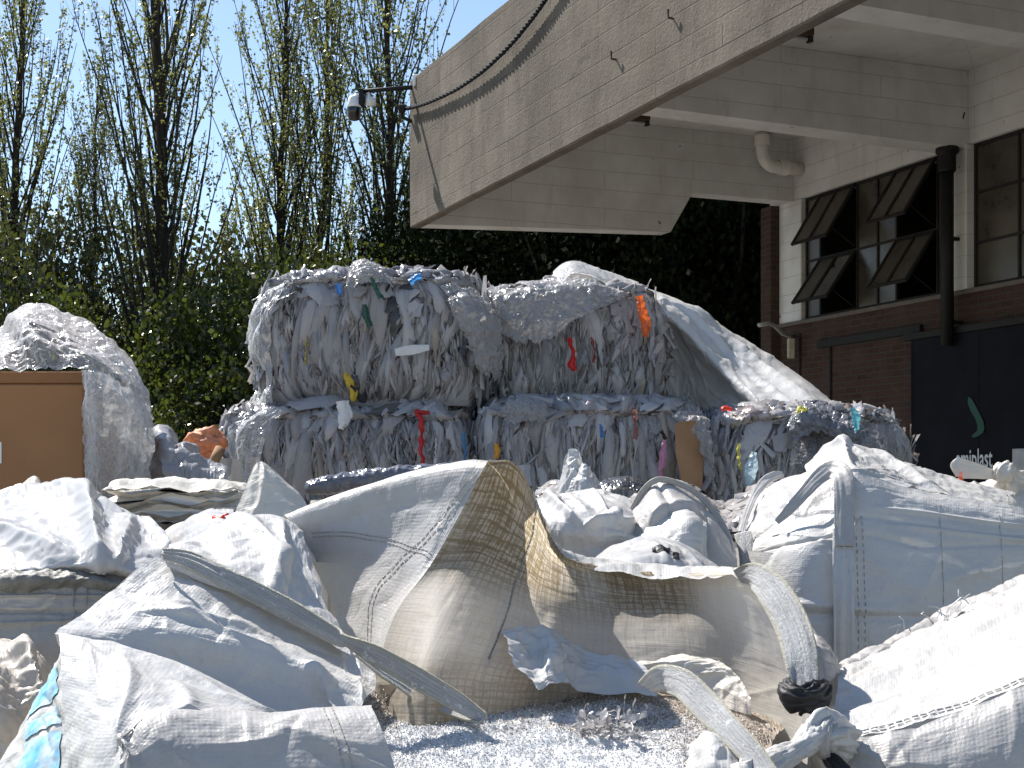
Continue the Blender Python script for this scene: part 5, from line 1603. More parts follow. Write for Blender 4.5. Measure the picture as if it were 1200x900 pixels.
# loose pellets on top: small irregular octahedra
N = 34000
iu = r.uniform(0.10, 0.88, N) * (n - 1); iv = r.uniform(0.02, 0.98, N) * (m - 1)
i = iu.astype(int); j = iv.astype(int)
c = G[i, j] * 0.5 + G[np.minimum(i + 1, n - 1), np.minimum(j + 1, m - 1)] * 0.5 + r.normal(size=(N, 3)) * np.array([0.003, 0.004, 0.0012])
sz = r.uniform(0.0011, 0.0024, (N, 1, 1))
octa = np.array([[1, 0, 0], [-1, 0, 0], [0, 1, 0], [0, -1, 0], [0, 0, 1], [0, 0, -1.0]])
vv = c[:, None] + octa[None] * sz * r.uniform(0.6, 1.3, (N, 6, 1))
ofc = np.array([[0, 2, 4], [2, 1, 4], [1, 3, 4], [3, 0, 4], [2, 0, 5], [1, 2, 5], [3, 1, 5], [0, 3, 5]])
dk_ = dirt[i, j]
pc = np.where((r.uniform(size=N) < dk_ * 0.85)[:, None], np.array([[0.42, 0.34, 0.26]]) * r.uniform(0.5, 1.3, (N, 1)), np.array([[0.84, 0.85, 0.86]]) * r.uniform(0.8, 1.1, (N, 1)))
mb.add(vv.reshape(-1, 3), (np.arange(N)[:, None, None] * 6 + ofc[None]).reshape(-1, 3), np.clip(np.repeat(pc, 6, 0), 0, 0.95))
# flakes and shreds
N = 2600
iu = r.uniform(0.05, 0.8, N) ** 1.0 * (n - 1); iv = r.uniform(0.02, 0.98, N) * (m - 1)
i = iu.astype(int); j = iv.astype(int)
q = G[i, j] + np.array([0, 0, 0.004])
lv, lf, lc = leaf_quads(q, 0.0045, r, r.uniform(0.3, 0.85, N), -0.1)
mb.add(lv, lf, lc * np.array([1.0, 0.93, 0.84]))
tag(mb.build('granules', M['gran'], None, False), 'white plastic granules and brown dirt lying inside the open bulk bag', 'granules', kind='stuff')
# a tuft of shredded grey film on the granules
mb = MB(); r = np.random.default_rng(21)
for k in range(120):
    p0 = P(r.uniform(676, 752), r.uniform(836, 868), r.uniform(2.62, 2.78))
    d = r.normal(size=3) * np.array([1, 1, 0.7]); d /= np.linalg.norm(d)
    pts = [p0 + np.array([0, 0, 0.0])]
    for s_ in range(6):
        d = d + r.normal(size=3) * 0.5; d[2] += 0.05; d /= np.linalg.norm(d)
        pts.append(pts[-1] + d * 0.007)
    C = np.array(pts)
    sd = r.normal(size=3); sd /= np.linalg.norm(sd)
    w_ = r.uniform(0.0015, 0.006)
    C = np.stack([C - sd * w_, C + sd * w_ * 0.3 + np.array([0, 0, w_ * 0.5]), C + sd * w_], 1)
    C = surf(C, 14, 5)
    mb.add(C.reshape(-1, 3), grid_faces(14, 5), np.array([1, 1, 1]) * r.uniform(0.5, 0.85))
tag(mb.build('film_shreds', M['film'], None, True), 'tuft of torn grey film shreds lying on the granules', 'film shreds')

# ------------------------------------------------------------------ front left sack
B = Sack('bulk_bag', 'white bulk bag at the front left with a blue print and long strap', 'bulk bag', 230, 2.4)
# far slope behind the strap: bright crumpled cloth
B.cloth('far_slope', [
    [(205, 640, 3.30), (250, 630, 3.34), (300, 622, 3.36), (345, 628, 3.34), (372, 660, 3.25)],
    [(196, 642, 3.02), (246, 622, 3.10), (300, 606, 3.16), (338, 612, 3.16), (366, 655, 3.08)],
    [(192, 647, 2.92), (250, 644, 2.94), (310, 640, 2.98), (344, 660, 2.98), (378, 700, 2.92)],
    [(192, 652, 2.82), (252, 672, 2.80), (318, 694, 2.80), (362, 722, 2.80), (405, 752, 2.78)],
    [(196, 664, 2.80), (256, 690, 2.78), (322, 716, 2.76), (366, 742, 2.74), (410, 770, 2.72)]], 110, 150, 'woven', (0.022, 0.022), 91, 0.06,
    folds=[((0.2, 0.35), (0.62, 0.62), 0.05, 0.022), ((0.3, 0.7), (0.75, 0.5), 0.04, 0.018), ((0.25, 0.15), (0.6, 0.3), 0.05, -0.015)])
# near slope under the strap, falling into a shaded crease
S = B.cloth('near_slope', [
    [(180, 652, 2.84), (232, 674, 2.82), (290, 697, 2.81), (345, 724, 2.80), (400, 756, 2.78), (440, 785, 2.75)],
    [(150, 676, 2.78), (206, 690, 2.76), (270, 714, 2.75), (335, 745, 2.74), (396, 778, 2.72), (440, 805, 2.68)],
    [(112, 706, 2.71), (180, 715, 2.69), (252, 732, 2.68), (325, 756, 2.67), (394, 786, 2.66), (430, 816, 2.62)],
    [(82, 728, 2.62), (160, 735, 2.64), (236, 748, 2.64), (316, 768, 2.63), (386, 796, 2.61), (424, 828, 2.57)],
    [(66, 742, 2.52), (150, 756, 2.61), (228, 782, 2.63), (306, 808, 2.61), (376, 830, 2.58), (424, 846, 2.54)],
    [(80, 768, 2.50), (154, 790, 2.58), (228, 815, 2.60), (304, 838, 2.58), (372, 856, 2.55), (424, 868, 2.50)]], 150, 190, 'woven', (0.016, 0.014), 92, 0.07,
    folds=[((0.35, 0.25), (0.55, 0.62), 0.03, 0.010), ((0.45, 0.15), (0.30, 0.5), 0.03, 0.008), ((0.55, 0.72), (0.95, 0.97), 0.05, 0.03)])
B.stitch(S, [(0.93, 0.88), (0.8, 0.93), (0.62, 0.985)], 2, 0.012)
# bright folded flap in front
S = B.cloth('front_flap', [
    [(70, 760, 2.52), (150, 775, 2.50), (230, 806, 2.48), (306, 838, 2.44), (330, 852, 2.42)],
    [(64, 744, 2.46), (145, 757, 2.40), (226, 786, 2.36), (302, 824, 2.34), (326, 838, 2.34)],
    [(70, 752, 2.38), (142, 768, 2.32), (216, 796, 2.28), (290, 828, 2.27), (316, 838, 2.29)],
    [(72, 790, 2.30), (134, 800, 2.20), (190, 816, 2.16), (250, 832, 2.16), (305, 838, 2.22)],
    [(74, 830, 2.24), (116, 845, 2.12), (158, 846, 2.08), (200, 836, 2.10), (260, 836, 2.16)],
    [(78, 890, 2.16), (106, 900, 2.06), (136, 895, 2.02), (150, 880, 2.03), (170, 866, 2.08)],
    [(84, 960, 2.10), (104, 970, 2.00), (128, 970, 1.96), (142, 950, 1.97), (160, 930, 2.02)]], 150, 140, 'woven', (0.015, 0.013), 93, 0.07,
    folds=[((0.35, 0.25), (0.75, 0.45), 0.03, 0.010), ((0.4, 0.5), (0.6, 0.75), 0.03, 0.008)])
# front panel below the hem
S = B.cloth('front_panel', [
    [(150, 868, 2.10), (176, 842, 2.14), (212, 829, 2.20), (310, 836, 2.26), (436, 828, 2.24)],
    [(142, 880, 2.03), (166, 848, 2.07), (212, 832, 2.11), (310, 838, 2.15), (436, 830, 2.15)],
    [(140, 905, 2.00), (170, 872, 2.03), (214, 856, 2.06), (312, 856, 2.09), (446, 852, 2.10)],
    [(136, 945, 1.97), (172, 915, 2.00), (220, 900, 2.02), (316, 896, 2.05), (462, 896, 2.06)],
    [(130, 1010, 1.95), (172, 990, 1.97), (224, 980, 1.98), (320, 975, 2.0), (480, 975, 2.02)]], 110, 150, 'woven_grey', (0.012, 0.014), 94, 0.10,
    folds=[((0.15, 0.06), (0.6, 0.12), 0.03, 0.012), ((0.3, 0.1), (0.9, 0.3), 0.06, -0.006)])
B.stitch(S, [(0.28, 0.035), (0.24, 0.15), (0.22, 0.30)], 1, 0.01, 0.02, 0.024, 0.0016)
B.stitch(S, [(0.22, 0.90), (0.5, 0.905), (0.8, 0.91)], 2, 0.012)
# left side with the blue print
S = B.cloth('printed_side', [
    [(72, 752, 2.44), (66, 775, 2.46), (56, 800, 2.5), (40, 830, 2.55)],
    [(74, 790, 2.32), (66, 800, 2.36), (48, 820, 2.42), (24, 850, 2.50)],
    [(78, 840, 2.22), (62, 845, 2.26), (36, 860, 2.34), (6, 885, 2.44)],
    [(82, 900, 2.14), (58, 900, 2.20), (26, 905, 2.28), (-10, 920, 2.40)],
    [(86, 970, 2.08), (52, 970, 2.14), (14, 970, 2.22), (-30, 975, 2.34)]], 80, 70, 'woven', (0.02, 0.02), 95, 0.08)
nt = NT('worn_blue_print')
_n = nt.noise(nt.coord(), 24, 6, 0.7)
M['blueprint'] = nt.done(bsdf(nt, nt.mix(nt.ramp(_n, [(0.42, 0), (0.62, 1)]), (0.13, 0.45, 0.68), (0.50, 0.56, 0.60)), 0.45))
def decal(sack, S, uvs, mt, name, parent, off=0.0025):
    n, m = S.shape[:2]
    N = normals(S)
    if np.mean(N[..., 1]) > 0: N = -N
    u0, u1, v0, v1 = uvs
    ii = np.linspace(u0 * (n - 1), u1 * (n - 1), 40); jj = np.linspace(v0 * (m - 1), v1 * (m - 1), 30)
    a = (ii[:, None] + 0 * jj[None]); b = (jj[None] + 0 * ii[:, None])
    i = np.clip(a.astype(int), 0, n - 2); j = np.clip(b.astype(int), 0, m - 2)
    fu = (a - i)[..., None]; fv = (b - j)[..., None]
    X = S + N * off
    D = X[i, j] * (1 - fu) * (1 - fv) + X[i + 1, j] * fu * (1 - fv) + X[i, j + 1] * (1 - fu) * fv + X[i + 1, j + 1] * fu * fv
    return sheet(name, D, M[mt], parent, sack.sh, None, 0.0006)
side = B.last
decal(B, S, (0.06, 0.34, 0.28, 0.85), 'blueprint', 'print', side)
decal(B, S, (0.42, 0.52, 0.22, 0.75), 'blueprint', 'print', side)
decal(B, S, (0.56, 0.82, 0.20, 0.70), 'blueprint', 'print', side)
B.body(-0.62, 0.02, 2.12, 2.95, 0.0, 1.2, 'woven_grey', 96)
B.strap([(190, 649, 2.80), (222, 656, 2.75), (270, 680, 2.70), (335, 713, 2.66), (392, 745, 2.62), (406, 752, 2.60), (440, 768, 2.59), (490, 796, 2.59), (535, 822, 2.58), (568, 843, 2.56)], (13, 21, 25, 26, 22, 17, 24, 27, 24, 15), 'web', (0.2, 0.1, 0.0, 0.2, 0.5, 0.9, 0.5, 0.3, 0.3, 0.5), seed=6, label='long grey webbing strap lying across the bag', n=110, sag=0.12)
B.strap([(566, 842, 2.56), (545, 836, 2.60), (500, 818, 2.64), (455, 790, 2.66), (418, 764, 2.68)], (14, 20, 22, 18, 10), 'web', 0.8, seed=7, label='underside of the long strap doubling back', n=70)

# ------------------------------------------------------------------ bottom right sack with the knotted neck
Cb = Sack('bulk_bag', 'white bulk bag at the bottom right corner with a knotted strap at its left corner', 'bulk bag', 1100, 2.5)
S = Cb.cloth('top_panel', [
    [(985, 800, 2.95), (1040, 775, 3.15), (1110, 735, 3.30), (1180, 700, 3.35), (1270, 660, 3.35)],
    [(983, 786, 2.85), (1040, 758, 3.0), (1110, 722, 3.15), (1180, 690, 3.2), (1270, 650, 3.2)],
    [(982, 800, 2.70), (1040, 775, 2.80), (1110, 742, 2.88), (1185, 712, 2.92), (1280, 676, 2.95)],
    [(978, 830, 2.58), (1040, 810, 2.62), (1110, 785, 2.66), (1190, 750, 2.68), (1290, 710, 2.7)],
    [(976, 848, 2.50), (1044, 834, 2.50), (1115, 812, 2.50), (1200, 776, 2.50), (1300, 736, 2.5)],
    [(982, 866, 2.46), (1046, 856, 2.43), (1118, 834, 2.42), (1205, 800, 2.40), (1310, 758, 2.4)]], 130, 170, 'woven', (0.016, 0.016), 101, 0.06)
Cb.stitch(S, [(0.97, 0.04), (0.955, 0.35), (0.955, 0.7), (0.955, 0.99)], 2, 0.010)
Cb.cloth('back_hem', [
    [(984, 792, 2.95), (1040, 768, 3.12), (1110, 728, 3.28), (1180, 698, 3.33), (1270, 655, 3.33)],
    [(986, 778, 2.86), (1042, 752, 3.02), (1112, 714, 3.16), (1182, 686, 3.2), (1272, 640, 3.2)],
    [(988, 796, 2.78), (1044, 768, 2.92), (1114, 730, 3.06), (1184, 700, 3.1), (1274, 660, 3.1)]], 24, 120, 'woven_grey', (0.05, 0.05), 102, 0.05)
S = Cb.cloth('front_panel', [
    [(984, 866, 2.455), (1046, 858, 2.425), (1118, 836, 2.415), (1205, 802, 2.395), (1310, 760, 2.395)],
    [(986, 882, 2.44), (1050, 876, 2.40), (1120, 860, 2.38), (1208, 830, 2.36), (1314, 790, 2.36)],
    [(988, 920, 2.42), (1052, 920, 2.37), (1124, 915, 2.34), (1212, 895, 2.32), (1318, 870, 2.32)],
    [(990, 1000, 2.40), (1054, 1000, 2.35), (1126, 1000, 2.32), (1216, 995, 2.30), (1322, 990, 2.3)]], 80, 130, 'woven_grey', (0.012, 0.012), 103, 0.10)
Cb.body(0.53, 1.30, 2.40, 3.2, 0.0, 1.1, 'woven_grey', 104)
blob_path([P(992, 870, 2.44), P(976, 862, 2.42), P(962, 860, 2.40), P(950, 866, 2.39)], [0.03, 0.034, 0.034, 0.022], 'woven', 'knot', Cb.o, Cb.sh, 6, amp=0.4, n=30)
kn = blob_path([P(974, 842, 2.41), P(968, 858, 2.385), P(966, 876, 2.39), P(974, 892, 2.41)], [0.010, 0.018, 0.018, 0.010], 'woven_grey', 'knot', Cb.o, Cb.sh, 7, amp=0.35, n=24)
blob_path([P(952, 862, 2.39), P(936, 876, 2.36), P(905, 892, 2.30), P(870, 908, 2.22)], [0.024, 0.016, 0.019, 0.020], 'woven', 'strap_tail', Cb.o, Cb.sh, 8, amp=0.35, label='gathered strap end running down to the left')
blob_path([P(968, 880, 2.40), P(976, 892, 2.38), P(990, 908, 2.34)], [0.008, 0.012, 0.012], 'tie', 'tie', Cb.o, Cb.sh, 9, amp=0.4, n=16)
# frayed threads on the hem
mb = MB(); r = np.random.default_rng(5)
for k in range(9):
    p0 = P(1060 + r.uniform(-10, 96), 0, 3.1); x_ = p0[0] / 3.1 * F + 600
    p0 = P(x_, np.interp(x_, [984, 1040, 1110, 1180], [780, 754, 716, 687]) + 2, 3.08)
    d = np.array([r.normal() * 0.6, -0.2, 0.8]); d /= np.linalg.norm(d)
    mb.tube(np.array([p0, p0 + d * 0.015, p0 + d * 0.03 + r.normal(size=3) * 0.008, p0 + d * 0.04 + r.normal(size=3) * 0.015]), 0.0012, 4)
mb.build('frayed_threads', M['web'], Cb.o, False, (0, 0, 0), Cb.sh)

# torn flaps at the bottom of the open sack
A.cloth('front_flap', [[(812, 870, 2.36), (830, 858, 2.34), (850, 872, 2.30), (880, 900, 2.26)], [(806, 890, 2.32), (830, 880, 2.28), (852, 892, 2.26), (880, 915, 2.22)], [(800, 960, 2.26), (830, 955, 2.22), (856, 960, 2.2), (880, 970, 2.16)]], 50, 50, 'woven', (0.03, 0.03), 110, 0.06, label='torn white flap below the frayed strap')
# ================================================================== sacks and goods in the middle distance
# ------------------------------------------------------------------ big sack on the right
E = Sack('bulk_bag', 'large upright white bulk bag at the right with a vertical strap on its front', 'bulk bag', 1080, 4.8)
S = E.cloth('front_panel', [
    [(884, 624, 4.62), (930, 612, 4.40), (984, 590, 4.34), (1004, 556, 4.34), (1060, 570, 4.36), (1130, 584, 4.36), (1200, 594, 4.36), (1290, 602, 4.4)],
    [(874, 640, 4.56), (926, 628, 4.33), (984, 614, 4.27), (1006, 584, 4.28), (1060, 590, 4.29), (1130, 602, 4.29), (1200, 612, 4.30), (1290, 620, 4.35)],
    [(868, 665, 4.54), (926, 656, 4.27), (984, 648, 4.22), (1010, 640, 4.22), (1062, 640, 4.22), (1132, 645, 4.23), (1202, 650, 4.25), (1290, 655, 4.32)],
    [(866, 710, 4.52), (926, 712, 4.24), (986, 714, 4.18), (1012, 714, 4.18), (1064, 714, 4.18), (1134, 714, 4.20), (1204, 714, 4.24), (1290, 716, 4.32)],
    [(866, 780, 4.52), (926, 790, 4.24), (986, 794, 4.18), (1012, 794, 4.18), (1066, 794, 4.18), (1136, 794, 4.20), (1206, 794, 4.24), (1290, 794, 4.32)],
    [(866, 880, 4.54), (926, 890, 4.28), (986, 896, 4.22), (1012, 896, 4.22), (1066, 896, 4.22), (1136, 896, 4.25), (1206, 896, 4.28), (1290, 896, 4.36)]], 150, 190, 'woven', (0.014, 0.010), 121, 0.08,
    folds=[((0.30, 0.02), (0.27, 0.30), 0.012, -0.008), ((0.285, 0.32), (0.31, 0.75), 0.012, -0.006), ((0.31, 0.75), (0.27, 1.0), 0.012, -0.005),
           ((0.62, 0.02), (0.63, 0.98), 0.012, -0.008), ((0.585, 0.02), (0.60, 0.5), 0.014, 0.012), ((0.36, 0.45), (0.40, 0.62), 0.010, -0.006), ((0.40, 0.62), (0.34, 0.9), 0.010, -0.005), ((0.25, 0.5), (0.23, 0.95), 0.010, 0.010), ((0.32, 0.55), (0.33, 1.0), 0.009, 0.009)])
E.stitch(S, [(0.28, 0.42), (0.6, 0.42), (0.95, 0.42)], 2, 0.020, 0.012, 0.022, 0.0014)
fp = E.last
for vv in (0.655, 0.80):
    E.stitch(S, [(0.16, vv), (0.6, vv + 0.004), (0.98, vv)], 1, 0, 0.030, 0.034, 0.0009, fp)
E.cloth('top_bulge', [
    [(880, 600, 5.0), (898, 572, 5.0), (938, 554, 5.0), (985, 546, 4.9), (1002, 554, 4.7)],
    [(876, 610, 4.8), (902, 582, 4.7), (942, 562, 4.65), (984, 555, 4.55), (1003, 560, 4.45)],
    [(876, 624, 4.66), (908, 604, 4.50), (946, 586, 4.44), (984, 574, 4.40), (1004, 574, 4.35)],
    [(879, 638, 4.60), (910, 627, 4.40), (948, 617, 4.345), (984, 608, 4.30), (1004, 604, 4.285)]], 100, 120, 'woven', (0.02, 0.02), 122, 0.06, cr=(30, 0.014, 0.016),
    folds=[((0.2, 0.3), (0.8, 0.4), 0.05, 0.015)])
E.cloth('top_cloth', [
    [(950, 552, 5.4), (985, 545, 5.4), (1040, 552, 5.4), (1110, 565, 5.4), (1190, 580, 5.3)],
    [(944, 545, 5.0), (982, 521, 5.0), (1022, 528, 5.0), (1080, 553, 5.0), (1180, 580, 5.0)],
    [(946, 556, 4.75), (985, 528, 4.75), (1030, 540, 4.75), (1090, 560, 4.7), (1180, 590, 4.7)],
    [(958, 572, 4.50), (990, 548, 4.46), (1030, 556, 4.48), (1090, 575, 4.5), (1185, 596, 4.48)],
    [(985, 585, 4.36), (1004, 560, 4.36), (1062, 572, 4.37), (1132, 586, 4.37), (1200, 598, 4.38)]], 130, 160, 'woven', (0.03, 0.03), 123, 0.05, cr=(36, 0.014, 0.02),
    folds=[((0.1, 0.25), (0.8, 0.3), 0.03, 0.025), ((0.3, 0.1), (0.6, 0.5), 0.03, 0.02), ((0.3, 0.5), (0.75, 0.8), 0.04, 0.02)])
E.strap([(990, 640, 4.19), (989, 606, 4.23), (989, 576, 4.27), (986, 556, 4.32), (974, 550, 4.38), (958, 560, 4.37), (940, 580, 4.35), (924, 598, 4.35), (910, 612, 4.36)], (22, 23, 24, 26, 24, 19, 15, 12, 7), 'woven_grey', [0, 0, 0.1, 0.2, 0.4, 0.4, 0.3, 0.2, 0.1], 'lifting_loop', 5, 0.004, 0.08, label='loop strap folded over the top left corner', n=80)
E.strap([(988, 618, 4.22), (988, 660, 4.185), (989, 710, 4.15), (989, 760, 4.15), (989, 830, 4.16)], 24, 'woven', 0.0, 'strap', 6, 0.005, 0.05, label='vertical strap sewn down the front', n=70)
E.strap([(918, 556, 5.0), (908, 557, 4.98), (896, 564, 4.93), (884, 580, 4.85), (874, 604, 4.72), (868, 624, 4.62)], (8, 11, 11, 9, 8, 10), 'woven', [0.3, 0.4, 0.3, 0.2, 0.1, 0.1], 'lifting_loop', 7, 0.005, 0.1, label='loop strap falling over the left corner', n=70)
E.strap([(870, 624, 4.56), (876, 650, 4.50), (877, 690, 4.46), (877, 740, 4.46)], 20, 'web', 0.0, 'strap', 8, 0.005, 0.1, n=50)
E.body(0.74, 1.86, 4.26, 5.3, 0.0, 1.5, 'woven', 124, bulge=0.02)
# ------------------------------------------------------------------ sack behind it at the right edge with a tied neck
E2 = Sack('bulk_bag', 'bulk bag at the right edge whose neck is tied into a knot', 'bulk bag', 1230, 6.0)
E2.cloth('top_cloth', [
    [(1060, 585, 6.3), (1110, 585, 6.4), (1160, 580, 6.4), (1200, 575, 6.4), (1280, 585, 6.4)],
    [(1050, 592, 5.9), (1110, 578, 6.0), (1150, 568, 6.0), (1195, 556, 6.0), (1280, 570, 6.0)],
    [(1050, 600, 5.6), (1110, 592, 5.7), (1160, 580, 5.7), (1205, 575, 5.7), (1280, 590, 5.7)],
    [(1050, 640, 5.5), (1110, 640, 5.5), (1160, 640, 5.5), (1210, 640, 5.5), (1280, 640, 5.5)]], 70, 100, 'woven_cream', (0.05, 0.05), 131, 0.05)
blob_path([P(1196, 590, 5.75), P(1188, 572, 5.72), P(1182, 558, 5.7), P(1180, 548, 5.7)], [0.11, 0.06, 0.045, 0.03], 'woven_cream', 'neck', E2.o, E2.sh, 3, amp=0.5)
blob_path([P(1184, 548, 5.64), P(1176, 553, 5.62), P(1172, 562, 5.64)], [0.025, 0.04, 0.03], 'woven_cream', 'knot', E2.o, E2.sh, 4, amp=0.3, n=40)
E2.strap([(1178, 556, 5.64), (1160, 555, 5.62), (1140, 551, 5.60), (1124, 549, 5.58), (1117, 553, 5.6)], (10, 13, 20, 26, 13), 'woven_cream', 0.2, 'neck_end', 9, 0.003, 0.08, label='flattened end of the tied neck sticking out to the left', n=50)
E2.body(1.55, 2.5, 5.5, 6.5, 0.0, 1.6, 'woven', 132)
ot = MB(); L0 = P(1126, 563, 5.55)
ot.tube([P(1126, 553, 5.57) - L0, P(1126, 562, 5.56) - L0], 0.003, 5)
ot.prism([(-0.008, 0.012), (0.006, 0.012), (0.018, -0.028), (0.006, -0.036), (-0.020, -0.030)], 'y', -0.004, 0.004)
tag(ot.build('tag', M['orange'], None, False, tuple(L0)), 'small orange tag hanging from the tied neck at the right edge', 'tag')

# ------------------------------------------------------------------ middle sack with the hooped rim
D = Sack('bulk_bag', 'half empty white bulk bag with an arched grey rim', 'bulk bag', 780, 4.5)
S = D.cloth('hooped_wall', [
    [(700, 610, 4.95), (738, 606, 4.85), (764, 580, 4.80), (803, 584, 4.76), (834, 606, 4.72), (858, 650, 4.64)],
    [(726, 620, 4.70), (742, 592, 4.68), (768, 562, 4.64), (806, 572, 4.62), (838, 600, 4.58), (862, 640, 4.52)],
    [(722, 622, 4.60), (746, 600, 4.54), (772, 576, 4.52), (806, 586, 4.50), (836, 612, 4.47), (862, 648, 4.44)],
    [(716, 640, 4.50), (748, 624, 4.44), (776, 610, 4.42), (808, 616, 4.40), (838, 634, 4.38), (864, 660, 4.38)],
    [(712, 670, 4.44), (750, 664, 4.40), (778, 660, 4.38), (810, 660, 4.36), (840, 668, 4.35), (866, 684, 4.36)],
    [(712, 740, 4.44), (750, 740, 4.40), (778, 740, 4.38), (810, 740, 4.36), (840, 740, 4.36), (866, 740, 4.38)]], 110, 110, 'woven_grey', (0.018, 0.018), 141, 0.08,
    folds=[((0.6, 0.3), (0.45, 0.65), 0.05, 0.03), ((0.3, 0.4), (0.7, 0.5), 0.03, -0.012)])
D.strap([(728, 626, 4.64), (738, 604, 4.60), (752, 578, 4.58), (769, 563, 4.56), (792, 566, 4.55), (816, 578, 4.53), (838, 602, 4.50), (852, 630, 4.46), (858, 668, 4.38)], (6, 7, 7, 7, 7, 7, 8, 9, 9), 'woven_old', 0.2, 'rim_hem', 3, 0.006, 0.25, label='grey hem along the arched rim', n=90)
D.cloth('folded_side', [
    [(628, 600, 4.95), (655, 584, 4.95), (690, 574, 4.95), (722, 580, 4.9), (748, 590, 4.8)],
    [(630, 588, 4.70), (655, 583, 4.66), (690, 582, 4.62), (724, 590, 4.60), (748, 606, 4.58)],
    [(632, 602, 4.52), (658, 602, 4.44), (692, 606, 4.40), (728, 618, 4.42), (754, 632, 4.44)],
    [(636, 616, 4.46), (660, 620, 4.38), (696, 622, 4.34), (730, 626, 4.36), (758, 640, 4.40)],
    [(640, 640, 4.46), (662, 646, 4.40), (700, 648, 4.36), (734, 650, 4.38), (762, 660, 4.40)],
    [(640, 700, 4.46), (664, 700, 4.40), (700, 700, 4.36), (736, 700, 4.38), (764, 700, 4.40)]], 120, 120, 'woven', (0.025, 0.025), 142, 0.05, cr=(30, 0.014, 0.016),
    folds=[((0.2, 0.1), (0.5, 0.4), 0.04, 0.03), ((0.3, 0.9), (0.55, 0.45), 0.04, 0.035), ((0.15, 0.5), (0.5, 0.7), 0.03, 0.03)])
D.cloth('inner_fold', [[(748, 622, 4.5), (775, 606, 4.46), (805, 596, 4.42), (826, 614, 4.38)], [(744, 632, 4.40), (776, 622, 4.34), (806, 610, 4.30), (828, 618, 4.30)], [(752, 648, 4.34), (780, 640, 4.28), (806, 634, 4.26), (828, 640, 4.28)], [(756, 664, 4.34), (782, 656, 4.28), (808, 650, 4.26), (830, 660, 4.28)]], 60, 60, 'woven', (0.03, 0.03), 143, 0.05)
D.body(0.12, 0.70, 4.42, 5.2, 0.0, 1.45, 'woven_grey', 144)
# tied tuft behind it
T_ = Sack('tied_bag', 'small white bag tied into a tall tuft, standing behind the half empty bag', 'tied bag', 672, 5.3)
T_.cloth('tuft', [
    [(663, 533, 5.28), (668, 527, 5.26), (674, 526, 5.26), (680, 531, 5.28)],
    [(660, 546, 5.30), (668, 542, 5.24), (677, 541, 5.24), (685, 548, 5.30)],
    [(656, 562, 5.32), (666, 560, 5.21), (680, 559, 5.21), (690, 564, 5.32)],
    [(650, 580, 5.34), (664, 578, 5.19), (684, 578, 5.19), (700, 580, 5.34)],
    [(640, 604, 5.36), (660, 602, 5.17), (688, 602, 5.17), (710, 604, 5.36)],
    [(636, 660, 5.36), (660, 660, 5.16), (688, 660, 5.16), (714, 660, 5.36)]], 110, 100, 'liner', (0.05, 0.09), 211, 0.03, cr=(46, 0.012, 0.010))
T_.cloth('tuft', [
    [(676, 552, 5.22), (684, 545, 5.20), (692, 550, 5.22), (698, 560, 5.26)],
    [(672, 566, 5.18), (684, 560, 5.14), (694, 564, 5.16), (702, 572, 5.24)],
    [(668, 588, 5.16), (684, 584, 5.11), (698, 586, 5.14), (708, 590, 5.24)],
    [(664, 640, 5.15), (684, 640, 5.10), (702, 640, 5.13), (712, 640, 5.24)]], 80, 70, 'liner', (0.05, 0.08), 212, 0.03, cr=(30, 0.010, 0.010))
T_.cloth('tuft', [
    [(664, 534, 5.30), (669, 529, 5.33), (674, 528, 5.33), (680, 532, 5.30)],
    [(656, 562, 5.34), (666, 562, 5.44), (680, 562, 5.44), (690, 564, 5.34)],
    [(640, 604, 5.38), (660, 604, 5.52), (688, 604, 5.52), (710, 604, 5.38)],
    [(636, 660, 5.38), (660, 660, 5.54), (688, 660, 5.54), (714, 660, 5.38)]], 60, 50, 'liner', (0.05, 0.08), 213, 0.03, cr=(20, 0.010, 0.010))
T_.body(0.10, 0.36, 5.15, 5.45, 0.0, 1.55, 'woven_grey', 145, n=30, m=60)
bf = Sack('dark_film', 'strip of black film lying on the white offcuts behind the half empty bag', 'plastic film', 725, 5.6)
bf.cloth('film', [[(700, 572, 5.9), (716, 566, 5.9), (735, 564, 5.9), (750, 568, 5.9)], [(698, 576, 5.6), (716, 566, 5.6), (738, 565, 5.6), (752, 570, 5.6)], [(704, 584, 5.45), (718, 575, 5.45), (738, 574, 5.45), (750, 576, 5.45)]], 40, 60, 'film_dark', (0.09, 0.09), 146, 0.05, col=(0.35, 0.35, 0.35))

# white sack lying flat in front of it, with a black mark
K = Sack('folded_sack', 'flat white sack with a small black mark, lying just beyond the open bag rim', 'folded sack', 760, 3.9)
S = K.cloth('cloth', [
    [(690, 660, 4.3), (720, 640, 4.3), (765, 630, 4.3), (805, 640, 4.25), (840, 662, 4.2)],
    [(688, 668, 4.05), (722, 648, 4.0), (768, 636, 4.0), (808, 648, 4.0), (838, 668, 4.0)],
    [(686, 680, 3.85), (724, 662, 3.75), (770, 652, 3.75), (812, 664, 3.78), (840, 684, 3.85)],
    [(686, 720, 3.8), (724, 720, 3.70), (770, 720, 3.70), (812, 720, 3.72), (840, 724, 3.8)]], 80, 100, 'liner', (0.03, 0.03), 147, 0.06, folds=[((0.25, 0.4), (0.8, 0.6), 0.03, 0.012), ((0.3, 0.6), (0.8, 0.9), 0.04, 0.010)])
M['blackink'] = plain('black_ink', (0.015, 0.015, 0.016), 0.5, 0.3)
decal(K, S, (0.58, 0.64, 0.47, 0.58), 'blackink', 'mark', K.last)
decal(K, S, (0.60, 0.68, 0.60, 0.64), 'blackink', 'mark', K.last)
K.body(0.24, 0.54, 3.75, 4.3, 0.0, 1.36, 'woven_grey', 148, n=30, m=60)

